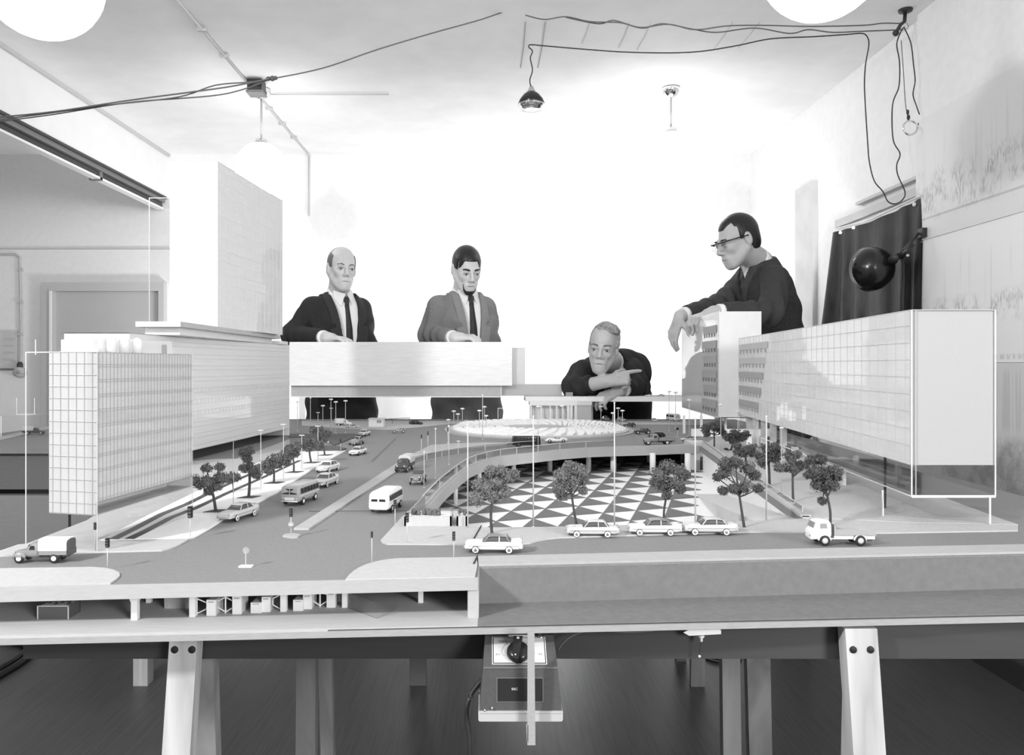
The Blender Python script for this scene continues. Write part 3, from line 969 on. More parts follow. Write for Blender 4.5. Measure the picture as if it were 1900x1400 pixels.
for k in range(9):
    t0, t1 = k / 9, (k + 1) / 9
    b0 = p1 - dirv * (0.75 * t0)
    b1 = p1 - dirv * (0.75 * t1)
    w = 0.085
    zt = Z0 - (k + 0.6) / 9 * (H0 * 0 + (HP - H0)) 
    part('stair_step', MB().hexa([(b0.x - w, b0.y, ZP), (b0.x, b0.y, ZP), (b1.x, b1.y, ZP), (b1.x - w, b1.y, ZP), (b0.x - w, b0.y, zt), (b0.x, b0.y, zt), (b1.x, b1.y, max(zt - .007, ZP + .001)), (b1.x - w, b1.y, max(zt - .007, ZP + .001))]), 'model_light', pz)
pe = Vector(edge[0])
part('corner_pier', MB().box(pe.x - 0.03, pe.x + 0.03, pe.y - .006, pe.y + 0.08, ZP, Z0 + .012), 'model_light', pz)
part('door_niche', MB().prism([(pe.x + .002, pe.y - .010), (pe.x + .028, pe.y - .010), (pe.x + .028, pe.y - .005), (pe.x + .002, pe.y - .005)], ZP + .0, ZP + .045), 'model_dark', pz)
# columns under the curved deck
for px, y, w in ((1020, 2.60, 10), (1061, 2.95, 5), (1092, 2.58, 10), (1138, 2.57, 11), (1133, 2.95, 6), (1203, 2.85, 7), (1211, 2.56, 11), (1266, 2.85, 7), (1276, 2.55, 11), (1284, 2.9, 5), (953, 2.45, 9), (963, 2.8, 6), (889, 2.28, 9), (878, 2.62, 6), (845, 1.98, 9)):
    x = (px - CX) / F * y
    part('column', MB().cyl((x, y, ZP), (x, y, Z0 - .016), w / 2 / F * y, n=12), 'model_white', pz, True)
# low wall and steps at the left foot
for k in range(3):
    a, b = P2(800 - k * 3, 925 - k * 2, HP), P2(905, 922 - k * 3, HP)
    part('stair_step', MB().box(-0.115, 0.02, 1.475 + k * 0.03, 1.505 + k * 0.03, ZP, ZP + 0.03 - k * 0.01), 'model_light', pz)

# --------------------------------------------------------------- planters at the corner
def planter(pxa, pxb, lab, shrubs):
    a, b = G(pxa, 978), G(pxb, 978)
    zt = W(pxa, 958, a.y).z
    t = thing('stone_planter', lab, 'planter', (a.x, a.y, Z0))
    part('planter_wall', MB().box(a.x, b.x, a.y, a.y + .004, Z0 + .002, zt).box(a.x, b.x, a.y + .05, a.y + .054, Z0 + .002, zt).box(a.x, a.x + .003, a.y, a.y + .054, Z0 + .002, zt).box(b.x - .003, b.x, a.y, a.y + .054, Z0 + .002, zt), 'model_mid', t)
    part('planter_soil', MB().box(a.x + .0025, b.x - .0025, a.y + .0035, a.y + .0505, Z0 + .0015, zt - .003), 'pavement_white', t)
    for px, r in shrubs:
        x = (px - CX) / F * (a.y + .03)
        mb = MB()
        rn = random.Random(px)
        for k in range(9):
            mb.ball((x + rn.uniform(-r, r), a.y + .03 + rn.uniform(-r, r) * .6, zt + rn.uniform(-.002, r * .8)), rn.uniform(.35, .6) * r, 7, 5)
        part('shrub', mb, 'foliage', t)


planter(750, 838, 'long low stone planter with small shrubs beside the ramp wall', ((772, .007), (788, .007), (806, .009)))
planter(847, 867, 'short stone planter block next to the tall front pole', ((857, .007),))

# --------------------------------------------------------------- lower storey and boards
base = thing('board_platform', 'pale wooden boards carrying the city model on the trestles', 'base board', (0, 0.95, ZL - .03))
f0, f1 = P2(0, 1178, HL), P2(1900, 1137, HL)
sf = (f1[1] - f0[1]) / (f1[0] - f0[0])
yf = lambda x: f0[1] + (x - f0[0]) * sf


def skew_board(x0, x1, yo, y1, z0, z1):
    return MB().hexa([(x0, yf(x0) + yo, z0), (x1, yf(x1) + yo, z0), (x1, y1, z0), (x0, y1, z0), (x0, yf(x0) + yo, z1), (x1, yf(x1) + yo, z1), (x1, y1, z1), (x0, y1, z1)])


part('storey_floor', skew_board(-0.72, XS, 0, 1.22, ZL - .002, ZL), 'low_floor', base)
part('storey_floor', skew_board(XS, XRT + .02, 0, 1.22, ZL - .002, ZL), 'fascia_grey', base)
part('groove_filler', skew_board(-0.72, XRT + .02, 0.012, 1.22, ZL - .0036, ZL - .002), 'black', base)
part('groove_fill_strip', skew_board(-0.72, -0.195, -0.0005, 1.0, ZL - .0037, ZL - .0019), 'low_floor', base)
part('lower_board', skew_board(-0.72, XRT + .02, -0.002, 1.26, ZL - .0112, ZL - .0036), 'board', base)
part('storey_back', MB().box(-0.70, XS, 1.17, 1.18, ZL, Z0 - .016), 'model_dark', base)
part('under_panel', MB().box(-0.70, 1.20, 1.26, 3.95, ZP - .02, ZP - .006), 'cabinet', base)
part('edge_apron', MB().box(-0.702, -0.695, 1.26, 1.62, ZP - .02, Z0 - .016), 'model_mid', base)
part('edge_apron', MB().box(1.04, 1.05, 1.30, 3.95, ZP - .02, Z0 - .016), 'model_mid', base)
# columns, booths and turnstile gates of the underground hall
for px, yb, w in ((248.5, 1150, 11.5), (356.5, 1144, 11), (525.5, 1134.5, 11), (639.5, 1127, 10), (780.5, 1118, 9), (122, 1122, 9), (275, 1118, 9)):
    g = G(px, yb, HL)
    r = w / 2 / F * g.y
    z1 = Z0 - .016
    part('hall_column', MB().box(g.x - r, g.x + r, g.y, g.y + 2 * r, ZL, z1), 'model_white', base)
    if px < 260:
        part('column_head', MB().hexa([(g.x - r, g.y, z1 - .012), (g.x + r, g.y, z1 - .012), (g.x + r, g.y + 2 * r, z1 - .012), (g.x - r, g.y + 2 * r, z1 - .012), (g.x - 2 * r, g.y - r * .6, z1), (g.x + 2 * r, g.y - r * .6, z1), (g.x + 2 * r, g.y + 3 * r, z1), (g.x - 2 * r, g.y + 3 * r, z1)]), 'model_white', base)
for k, (xa, xb, yt, yb) in enumerate(((383, 400, 1112.6, 1142), (431, 447.7, 1105, 1139), (465, 484.6, 1117.7, 1137), (485.5, 501, 1107, 1135), (543.8, 562, 1112.6, 1133), (562, 578.5, 1102, 1129.6), (606, 622, 1098, 1127))):
    g = G((xa + xb) / 2, yb, HL)
    w = (xb - xa) / 2 / F * g.y
    t = thing('ticket_booth', '%s white ticket booth counted from the left in the underground hall' % ('first', 'second', 'third', 'fourth', 'fifth', 'sixth', 'seventh')[k], 'booth', (g.x, g.y, ZL), group='ticket booths in the underground hall')
    h = (yb - yt) / F * g.y
    part('booth_front', MB().box(g.x - w, g.x + w, g.y, g.y + .004, ZL, ZL + h), 'model_white', t)
    part('booth_body', MB().box(g.x - w * .96, g.x + w * .96, g.y + .004, g.y + .03, ZL, ZL + h * .95), 'model_light', t)
    part('booth_slot', MB().box(g.x - w * .6, g.x + w * .6, g.y - .0006, g.y, ZL + h * .84, ZL + h * .9), 'model_grey', t)


def gate(xa, xb, yb, side, lab):
    g0, g1 = G(xa, yb, HL), G(xb, yb, HL)
    y = g0.y + .006
    xm = (g0.x + g1.x) / 2
    hh = .022
    t = thing('turnstile_gate', lab, 'gate', (xm, y, ZL), group='wire turnstile gates in the underground hall')
    part('gate_post', MB().cyl((xm if side == 0 else (g0.x if side > 0 else g1.x), y, ZL), (xm if side == 0 else (g0.x if side > 0 else g1.x), y, ZL + hh), .001, n=6), 'model_white', t)
    for s in ((-1, 1) if side == 0 else (side,)):
        xo = xm if side == 0 else (g0.x if side > 0 else g1.x)
        xe = xo + s * (g1.x - g0.x) * (0.5 if side == 0 else 0.9)
        part('gate_wire', MB().tube([(xo, y, ZL + hh * .95), (xe, y, ZL + hh * .72), (xe, y, ZL + hh * .35), (xo, y, ZL + hh * .08)], .0008, 5), 'model_white', t)
    return t


gate(362, 382, 1143, 1, 'wire gate between the first column and the first booth')
gate(401, 430, 1140, 0, 'double wire gate between the first and second booth')
gate(502, 519, 1135, -1, 'wire gate left of the column in the middle of the hall')
gate(579, 605, 1128, 0, 'double wire gate left of the seventh booth')
fe = thing('slatted_screen', 'short screen of upright slats at the back of the hall', 'screen', G(328, 1128, HL))
g0, g1 = G(306, 1128, HL), G(350, 1128, HL)
for k in range(22):
    x = g0.x + (g1.x - g0.x) * k / 21
    bar('slat', fe, (x, g0.y, ZL + .007), (.0009, .0014, .014), 0, 'model_mid')
part('screen_rail', MB().box(g0.x, g1.x, g0.y - .001, g0.y + .001, ZL + .014, ZL + .015), 'model_light', fe)
gl = thing('glass_barrier', 'clear acrylic barrier standing at an angle right of the last column', 'glass barrier', G(665, 1135, HL))
q0, q1, q2 = G(646, 1128, HL), G(699, 1147, HL), G(737, 1129, HL)
for a, b in ((q0, q1), (q1, q2)):
    part('barrier_pane', MB().hexa([(a.x, a.y, ZL), (b.x, b.y, ZL), (b.x, b.y + .0015, ZL), (a.x, a.y + .0015, ZL), (a.x, a.y, ZL + .02), (b.x, b.y, ZL + .02), (b.x, b.y + .0015, ZL + .02), (a.x, a.y + .0015, ZL + .02)]), 'acrylic', gl)
dk = thing('display_crate', 'dark open crate with pale slats on top at the left of the hall', 'crate', G(106, 1148, HL))
g0, g1 = G(70, 1148, HL), G(127, 1148, HL)
zc = ZL + .016
part('crate_wall', MB().box(g0.x, g1.x, g0.y, g0.y + .0012, ZL, zc).box(g0.x, g1.x, g0.y + .028, g0.y + .029, ZL, zc).box(g1.x - .0012, g1.x, g0.y, g0.y + .029, ZL, zc).box(g0.x, g0.x + .0012, g0.y, g0.y + .029, ZL, zc), 'model_dark', dk)
part('crate_edge', MB().box(g0.x - .0006, g0.x + .0008, g0.y - .0006, g0.y, ZL, zc + .001).box(g1.x - .0008, g1.x + .0006, g0.y - .0006, g0.y, ZL, zc + .001).box(g0.x, g1.x, g0.y - .0006, g0.y, zc, zc + .001), 'model_light', dk)
for k in range(7):
    x = g0.x + .003 + (g1.x - g0.x - .006) * k / 6
    part('crate_slat', MB().box(x - .0018, x + .0018, g0.y + .003, g0.y + .026, zc - .002, zc), 'model_light', dk)
    part('crate_block', MB().box(x - .001, x + .001, g0.y + .006 + .005 * (k % 3), g0.y + .012 + .005 * (k % 3), zc, zc + .0015), 'model_dark', dk)

# --------------------------------------------------------------- roundabout
rb = thing('roundabout', 'oval roundabout covered with white chevron relief around a grey basin', 'roundabout', (0.215, 3.31, Z0))
rx, ry = 0.372, 0.41
RC = Vector((0.213, 3.31))
sup = lambda a, s=1.0: (RC.x + s * rx * math.copysign(abs(math.cos(a)) ** 0.85, math.cos(a)), RC.y + s * ry * math.copysign(abs(math.sin(a)) ** 0.85, math.sin(a)))
ring = [sup(2 * math.pi * k / 72) for k in range(72)]
ring2 = [sup(2 * math.pi * k / 72, 1.06) for k in range(72)]
part('roundabout_kerb', MB().prism(ring2, Z0 - .0002, Z0 + .004), 'kerb', rb)
part('roundabout_top', MB().prism(ring, Z0, Z0 + .009), 'model_light', rb)
part('basin', MB().prism([sup(2 * math.pi * k / 48, 0.33) for k in range(48)], Z0, Z0 + .0105), 'model_mid', rb)
chev = MB()
for rr_ in range(5):
    s0, s1 = 0.38 + rr_ * 0.12, 0.38 + rr_ * 0.12 + 0.105
    n = 26 + rr_ * 7
    for k in range(n):
        a = 2 * math.pi * k / n
        da = 2 * math.pi / n
        tw = da * 0.55
        A, B = sup(a, s0), sup(a + da * .55, s0)
        C, D = sup(a + da * .55 + tw, (s0 + s1) / 2), sup(a + tw, (s0 + s1) / 2)
        Ee, Ff = sup(a, s1), sup(a + da * .55, s1)
        z = Z0 + .009
        chev.add([(A[0], A[1], z), (B[0], B[1], z), (C[0], C[1], z), (D[0], D[1], z), (A[0], A[1], z + .004), (B[0], B[1], z + .004), (C[0], C[1], z + .012), (D[0], D[1], z + .012)], [(4, 5, 6, 7), (0, 1, 5, 4), (1, 2, 6, 5), (2, 3, 7, 6), (3, 0, 4, 7)])
        chev.add([(D[0], D[1], z), (C[0], C[1], z), (Ff[0], Ff[1], z), (Ee[0], Ee[1], z), (D[0], D[1], z + .012), (C[0], C[1], z + .012), (Ff[0], Ff[1], z + .004), (Ee[0], Ee[1], z + .004)], [(4, 5, 6, 7), (0, 1, 5, 4), (1, 2, 6, 5), (2, 3, 7, 6), (3, 0, 4, 7)])
o = part('chevron_relief', chev, 'pavement_white', rb)
o['kind'] = 'stuff'

# ================================================================== BUILDINGS


def wallpanel(name, parent, a, b, z0, z1, m, t=0.002):
    a, b = Vector((a[0], a[1])), Vector((b[0], b[1]))
    d = (b - a).normalized()
    n = Vector((-d.y, d.x)) * t
    return part(name, MB().hexa([(a.x, a.y, z0), (b.x, b.y, z0), (b.x + n.x, b.y + n.y, z0), (a.x + n.x, a.y + n.y, z0), (a.x, a.y, z1), (b.x, b.y, z1), (b.x + n.x, b.y + n.y, z1), (a.x + n.x, a.y + n.y, z1)]), m, parent)


def grid(parent, a, b, z0, z1, nv, zs, m, w=0.0007, out=0.001, vspan=None, wh=None):
    """drawn mullions and floor lines as slim proud strips"""
    a, b = Vector((a[0], a[1])), Vector((b[0], b[1]))
    d = (b - a)
    ln = d.length
    d.normalize()
    n = Vector((d.y, -d.x)) * out * 0.5
    rz = math.atan2(d.y, d.x)
    spans = vspan or [(z0, z1)]
    for k in range(nv):
        p = a + d * ln * (k + 0.5) / nv + n
        for s0, s1 in spans:
            bar('mullion', parent, (p.x, p.y, (s0 + s1) / 2), (w, out, s1 - s0), rz, m)
    for z in zs:
        p = (a + b) / 2 + n
        bar('floor_line', parent, (p.x, p.y, z), (ln, out, wh or w), rz, m)


def edge_bar(parent, p, q, r=0.0008, m='edge_white', name='acrylic_edge'):
    part(name, MB().tube([p, q], r, 4), m, parent)


# ---- first block at the left
b1 = thing('office_block', 'pale gridded office block model in an acrylic case at the left front', 'model building', (-0.60, 1.15, Z0), group='model buildings')
FL, FR, BR = Vector((-0.6456, 1.15)), Vector((-0.5655, 1.13)), Vector((-0.530, 1.40))
BL = FL + BR - FR
zb, zt = E - 0.217, E + 0.0200
wallpanel('front_facade', b1, FL, FR, zb, zt, 'facade_mesh')
grid(b1, FL, FR, zb, zt, 6, [zb + (zt - zb) * k / 14 for k in range(1, 14)], 'ink', 0.0006)
wallpanel('side_facade', b1, FR, BR, E - 0.197, zt, 'film_soft')
fl_z = [E - 0.197 + k * 0.0217 for k in range(0, 10)]
grid(b1, FR, BR, E - 0.197, zt, 30, fl_z + [z + .0035 for z in fl_z], 'ink', 0.0007, vspan=[(E - 0.197, zt)])
wallpanel('inner_core', b1, FR + Vector((-.045, .02)), BR + Vector((-.045, 0)), zb, zt - .002, 'film')
wallpanel('back_facade', b1, BR, BL, zb, zt, 'film')
wallpanel('left_facade', b1, BL, FL, zb, zt, 'film_strong')
part('roof_plate', MB().prism([tuple(v) for v in (FL, FR, BR, BL)], zt - .0015, zt), 'model_light', b1)
part('floor_plate', MB().prism([tuple(v) for v in (FL, FR, BR, BL)], zb, zb + .0015), 'model_light', b1)
up = (BR - FR).normalized()
rt = Vector((up.y, -up.x))
o0 = FL + rt * .012 + up * .01
for k, (a, l, w, h, m) in enumerate(((0.0, .012, .052, .0185, 'model_white'), (.03, .20, .045, .0225, 'film'))):
    p = o0 + up * a
    part('roof_house', MB().prism([tuple(p), tuple(p + rt * w), tuple(p + rt * w + up * l), tuple(p + up * l)], zt, zt + h), m, b1)
for k in range(3):
    p = o0 + up * (.045 + k * .035) + rt * .05
    part('roof_dome', MB().lathe([(.008, 0), (.008, .018), (.006, .022), (.003, .0245), (.0004, .025)], (p.x, p.y, zt), 12), 'model_white', b1, True)
p = o0 + up * .2 + rt * .047
part('roof_vent', MB().box(p.x - .004, p.x + .004, p.y - .003, p.y + .003, zt, zt + .016), 'model_grey', b1)
q = G(48, 1010)
A0, A1 = Vector((q.x, q.y)), FR + Vector((.002, -.003))
wallpanel('acrylic_front', b1, A0, A1, Z0, zt, 'acrylic')
edge_bar(b1, (A0.x, A0.y, Z0), (A0.x, A0.y, zt))
edge_bar(b1, (A0.x, A0.y, zt), (A1.x, A1.y, zt))
edge_bar(b1, (A1.x, A1.y, Z0), (A1.x, A1.y, zt), 0.0006, 'model_light')
edge_bar(b1, (BR.x + .001, BR.y, Z0), (BR.x + .001, BR.y, zt), 0.0006, 'model_light')
wallpanel('acrylic_side', b1, A1, BR + Vector((.002, 0)), Z0, E - .197, 'acrylic')
m1 = W(66, 640, 1.3)
edge_bar(b1, (m1.x, 1.3, zt - .002), (m1.x, 1.3, zt + .023), 0.0008, name='mast')

# ---- second, longer block further up the street
b2 = thing('office_block', 'long pale office block model behind the first block with slab roof', 'model building', (-0.95, 2.4, Z0), group='model buildings')
xf = lambda y: -0.769 - 0.0903 * (3.03 - y)
z2 = E + 0.08
f0_, f1_ = (xf(1.9), 1.9), (xf(3.03), 3.03)
wallpanel('street_facade', b2, f0_, f1_, Z0 + .028, z2, 'film_strong')
zz = [Z0 + .03 + k * 0.0325 for k in range(10)]
grid(b2, f0_, f1_, zz[0], z2, 46, zz + [z + .012 for z in zz], 'ink_faint', 0.0009, vspan=[(z + .001, z + .011) for z in zz[3:6]])
wallpanel('front_facade', b2, (-1.03, 1.9), f0_, Z0 + .028, z2, 'film_strong')
wallpanel('rear_facade', b2, f1_, (-1.03, 3.03), Z0 + .0, z2, 'model_white')
part('body_core', MB().prism([(-1.02, 1.93), (xf(1.93) - .03, 1.93), (xf(3.0) - .03, 3.0), (-1.02, 3.0)], Z0 + .03, z2 - .002), 'facade_paper', b2)
part('roof_plate', MB().prism([(-1.03, 1.9), f0_, f1_, (-1.03, 3.03)], z2 - .002, z2), 'model_light', b2)
part('ground_glazing', MB().prism([(-1.01, 1.95), (xf(1.95) - .01, 1.95), (xf(3.0) - .01, 3.0), (-1.01, 3.0)], Z0, Z0 + .028), 'acrylic_grey', b2)
part('penthouse', MB().prism([(-.89, 2.03), (-.80, 2.03), (-.795, 2.88), (-1.0, 2.88)], z2, E + .1), 'facade_paper', b2)
part('canopy_slab', MB().prism([(-.902, 2.0), (-.785, 2.0), (-.778, 2.93), (-1.06, 2.93)], E + .0995, E + .113), 'model_mid', b2)
part('canopy_edge', MB().box(-.9005, -.786, 1.9985, 2.0, E + .0995, E + .113), 'model_light', b2)
part('rear_parapet', MB().box(-.80, -.772, 2.90, 3.02, z2, z2 + .012), 'film', b2)
# ---- tower on it
tw = thing('office_tower', 'tall white tower model standing on the slab roof at the left', 'model building', (-0.87, 2.3, E + .113), group='model buildings')
TFL, TFR, TBR = Vector((-.942, 2.315)), Vector((-.80, 2.315)), Vector((-.754, 2.87))
TBL = TFL + TBR - TFR
zt3 = E + .602
wallpanel('front_face', tw, TFL, TFR, E + .113, zt3, 'model_white')
wallpanel('side_face', tw, TFR, TBR, E + .113, zt3, 'film_strong')
grid(tw, TFR, TBR, E + .113, zt3, 14, [E + .113 + k * .0335 for k in range(1, 15)], 'tower_line', 0.0012, wh=.0016)
wallpanel('rear_face', tw, TBR, TBL, E + .113, zt3, 'film_strong')
wallpanel('left_face', tw, TBL, TFL, E + .113, zt3, 'model_white')
part('inner_core', MB().prism([tuple(TFL + Vector((.01, .03))), tuple(TFR + Vector((-.02, .03))), tuple(TBR + Vector((-.03, -.02))), tuple(TBL + Vector((.01, -.02)))], E + .113, zt3 - .003), 'facade_paper', tw)
part('roof_rim', MB().prism([tuple(TFL), tuple(TFR), tuple(TBR), tuple(TBL)], zt3, zt3 + .0022), 'model_mid', tw)
ag = thing('acrylic_screen', 'clear acrylic sheet with a bright edge standing behind the tall tower', 'acrylic sheet', (-1.1, 2.9, E + .1))
wallpanel('sheet', ag, (-1.256, 2.9), (-.76, 2.9), E + .113, E + .622, 'acrylic')
edge_bar(ag, (-1.256, 2.9, E + .10), (-1.256, 2.9, E + .622), 0.002)
edge_bar(ag, (-1.256, 2.9, E + .622), (-.76, 2.9, E + .622), 0.002)
part('sheet_foot', MB().box(-1.256, -1.0, 2.895, 2.91, z2, E + .115), 'model_white', ag)

# ---- rear building on which two men lean
b3 = thing('rear_block', 'long white windowless block model that two men lean their hands on', 'model building', (-0.4, 3.8, Z0), group='model buildings')
xa, xb = (537 - CX) / F * 3.8, (950 - CX) / F * 3.8
part('upper_body', MB().box(xa, xb, 3.80, 3.975, E - .097, E + .1150), 'model_wood_white', b3)
part('recessed_band', MB().box(xa, xb - .05, 3.83, 3.96, E - .150, E - .097), 'model_mid', b3)
part('band_joint', MB().box((930 - CX) / F * 3.8 - .002, (930 - CX) / F * 3.8 + .002, 3.825, 3.83, E - .15, E - .097), 'edge_white', b3)
part('end_wing', MB().box(xb, xb + .068, 3.86, 3.97, E - .092, E + .09), 'film', b3)
part('wing_band', MB().box(xb - .05, xb + .25, 3.86, 3.95, E - .150, E - .092), 'film_grey', b3)
part('floor_edge', MB().box(xa, 0.30, 3.785, 3.79, E - .1535, E - .149), 'edge_white', b3)
for x in (xa + .04, -0.05, 0.105):
    part('acrylic_leg', MB().box(x, x + .003, 3.82, 3.95, Z0, E - .150), 'acrylic', b3)
ab = thing('acrylic_case', 'low clear acrylic case with white edges behind the roundabout', 'acrylic case', (0.13, 3.8, Z0))
xa2, xb2 = (924 - CX) / F * 3.78, (992 - CX) / F * 3.78
zc2 = W(924, 757, 3.78).z
wallpanel('case_front', ab, (xa2, 3.78), (xb2, 3.78), Z0, zc2, 'acrylic')
edge_bar(ab, (xa2, 3.78, Z0), (xa2, 3.78, zc2), 0.0016)
edge_bar(ab, (xa2, 3.78, zc2), (xb2, 3.78, zc2), 0.0016)

# ---- bridge on which one man rests his arms, pavilion beneath
br = thing('road_bridge', 'white road bridge across the back of the model under the leaning man', 'model bridge', (0.7, 3.8, E - .17))
xa, xb = (975 - CX) / F * 3.75, 1.18
part('bridge_deck', MB().box(xa, xb, 3.74, 3.95, E - .172, E - .150), 'model_white', br)
part('bridge_road', MB().box(xa, xb, 3.752, 3.94, E - .150, E - .1485), 'pavement', br)
part('bridge_parapet', MB().box(xa, xb, 3.738, 3.745, E - .172, E - .1475), 'model_white', br)
part('bridge_glass', MB().box((1062 - CX) / F * 3.9, xb, 3.93, 3.932, E - .150, E - .130), 'acrylic_grey', br)
part('bridge_kiosk', MB().box((1050 - CX) / F * 3.8, (1063 - CX) / F * 3.8, 3.80, 3.83, E - .150, E - .130), 'model_grey', br)
for x in (0.21, 0.50, 1.14):
    part('bridge_pier', MB().box(x, x + .012, 3.80, 3.93, Z0, E - .172), 'model_white', br)
pv = thing('low_pavilion', 'low white pavilion model with thin columns under the bridge', 'model building', (0.35, 3.7, Z0), group='model buildings')
y = 3.70
X = lambda px: (px - CX) / F * y
zt4 = W(1000, 752, y).z
part('pavilion_roof', MB().prism([(X(983), y), (X(1070), y), (X(1100), y + .03), (X(1100), y + .12), (X(983), y + .12)], zt4, zt4 + .02), 'model_white', pv)
part('pavilion_wall', MB().box(X(990), X(1068), y + .05, y + .055, Z0, zt4), 'film', pv)
part('pavilion_side', MB().prism([(X(1070), y + .005), (X(1099), y + .035), (X(1099), y + .04), (X(1070), y + .01)], Z0, zt4), 'model_light', pv)
for px in (984, 1003, 1020, 1032, 1043, 1052, 1058, 1066):
    part('pavilion_column', MB().box(X(px), X(px) + (.006 if px < 1050 else .012), y + .003, y + .01, Z0, zt4), 'model_white', pv)

# ---- right rear block with a glass side
b4 = thing('office_block', 'white block model with clear side under the hands of the man with glasses', 'model building', (0.95, 3.0, Z0), group='model buildings')
N0, N1 = Vector((.871, 2.95)), Vector((1.033, 2.95))
Bk = Vector((.919, 3.70))
Bk2 = Bk + N1 - N0
zb4, zt4b = E - .198, E + .2055
part('front_face', MB().hexa([(N0.x, N0.y, zb4), (N1.x, N1.y, zb4), (N1.x, N1.y + .004, zb4), (N0.x, N0.y + .004, zb4), (N0.x, N0.y, zt4b - .001), (N1.x, N1.y, zt4b), (N1.x, N1.y + .004, zt4b), (N0.x, N0.y + .004, zt4b - .001)]), 'facade_paper', b4)
wallpanel('glass_side', b4, Bk, N0, zb4, zt4b, 'film_thin', 0.002)
wallpanel('right_face', b4, N1, Bk2, zb4, zt4b, 'facade_paper')
wallpanel('rear_face', b4, Bk2, Bk, zb4, zt4b - .02, 'film_thin')
part('roof_plate', MB().prism([tuple(N0), tuple(N1), tuple(Bk2), tuple(Bk)], zt4b - .002, zt4b), 'acrylic', b4)
part('floor_plate', MB().prism([tuple(N0), tuple(N1), tuple(Bk2), tuple(Bk)], zb4, zb4 + .003), 'model_white', b4)
dS = (N0 - Bk)
for k in range(6):
    zc = zt4b - .05 - k * .058
    p, q = Bk + dS * (.62 if k % 2 else .66), Bk + dS * .96
    off = Vector((-.003, 0))
    wallpanel('spandrel', b4, p + off, q + off, zc - .030, zc, 'model_grey', 0.0015)
    for j in range(5):
        r = p + (q - p) * (j + .5) / 5 + off
        bar('window_comb', b4, (r.x, r.y, zc - .037), (.0015, .010, .014), 0, 'ink_dark')
for k, px in enumerate((1268, 1300, 1345, 1395)):
    x = (px - CX) / F * 3.1
    part('pilotis', MB().box(x, x + .008, 3.1, 3.11, Z0, zb4), 'model_white', b4)
part('plinth', MB().box(.78, 1.10, 2.98, 3.0, Z0, Z0 + .028), 'model_white', b4)

# ---- long right block
b5 = thing('office_block', 'long glassy office block model in an acrylic case at the right front', 'model building', (0.8, 1.4, Z0), group='model buildings')
M0, M1 = Vector((.720, 1.33)), Vector((.862, 1.33))
R0 = Vector((.879, 2.74))
R1 = R0 + M1 - M0
zb5, zt5 = E - .169, E + .0945
zc5 = E - .222
wallpanel('end_facade', b5, M0, M1, zb5, zt5, 'facade_grey')
wallpanel('street_facade', b5, R0, M0, zb5, zt5, 'film')
fz = [zb5 + .004 + k * .0292 for k in range(1, 9)]
grid(b5, R0, M0, zb5, zt5, 34, fz, 'ink_faint', 0.0006, wh=.0010)
dM = M0 - R0
for k in range(5):
    zc = zt5 - .022 - k * .047
    p, q = R0 + dM * .012, R0 + dM * (.30 - .02 * k)
    off = Vector((-.0025, 0))
    wallpanel('spandrel', b5, p + off, q + off, zc - .020, zc, 'model_mid' if k < 2 else 'model_grey', 0.0012)
    for j in range(8):
        r = p + (q - p) * (j + .5) / 8 + off
        bar('window_comb', b5, (r.x, r.y, zc - .026), (.0015, .011, .011), 0, 'ink')
wallpanel('far_facade', b5, R1, R0, zb5, zt5, 'film')
wallpanel('rear_facade', b5, M1, R1, zb5, zt5, 'film_strong')
part('roof_plate', MB().prism([tuple(M0), tuple(M1), tuple(R1), tuple(R0)], zt5 - .0015, zt5), 'acrylic', b5)
part('inner_floor', MB().prism([tuple(M0 + Vector((.01, .02))), tuple(M1 + Vector((-.01, .02))), tuple(R1), tuple(R0 + Vector((.01, 0)))], zb5, zb5 + .002), 'film', b5)
wallpanel('acrylic_skirt', b5, M0 + Vector((0, -.002)), M1 + Vector((0, -.002)), zc5, zb5, 'acrylic_grey')
wallpanel('acrylic_skirt', b5, R0, M0, zc5, zb5, 'acrylic')
part('case_floor', MB().prism([tuple(M0), tuple(M1), tuple(M1 + Vector((.05, .5))), tuple(M0 + Vector((.05, .5)))], zc5, zc5 + .003), 'acrylic_grey', b5)
edge_bar(b5, (M0.x, M0.y - .003, zc5), (M1.x, M1.y - .003, zc5), 0.0022)
edge_bar(b5, (M0.x, M0.y - .003, zc5), (R0.x, R0.y, zc5), 0.0012)
edge_bar(b5, (M0.x, M0.y - .003, zc5), (M0.x, M0.y - .003, zt5), 0.0011)
edge_bar(b5, (M0.x + .007, M0.y - .003, zc5), (M0.x + .007, M0.y - .003, zt5), 0.0008, 'model_mid')
edge_bar(b5, (M1.x, M1.y - .003, zc5), (M1.x, M1.y - .003, zt5), 0.0011)
edge_bar(b5, (M0.x, M0.y - .003, zt5), (M1.x, M1.y - .003, zt5), 0.0008, 'model_light')
edge_bar(b5, (M0.x, M0.y, zt5), (R0.x, R0.y, zt5), 0.0009, 'model_light')
s0, s1 = G(1638, 959), G(1837, 974)
edge_bar(b5, (s0.x, s0.y, Z0), (s0.x, s0.y, zc5), 0.0016)
edge_bar(b5, (s1.x, s1.y, Z0), (s1.x, s1.y, zc5), 0.0014)
edge_bar(b5, (s0.x, s0.y, Z0 + .003), (s1.x, s1.y, Z0 + .003), 0.001, 'model_grey')
wallpanel('stand_pane', b5, (s0.x, s0.y), (s1.x, s1.y), Z0 + .002, zc5, 'acrylic')
for f in (0.62, 0.70, 0.78, 0.86, 0.93):
    p = M0 + (R0 - M0) * f + Vector((.015, 0))
    part('pilotis', MB().box(p.x - .008, p.x + .008, p.y - .006, p.y + .006, Z0, zb5), 'model_white', b5)
p, q = M0 + (R0 - M0) * .30 + Vector((.03, 0)), M0 + (R0 - M0) * .56 + Vector((.03, 0))
mat('rubble', 0.55, 0.85, 0.35, 160)
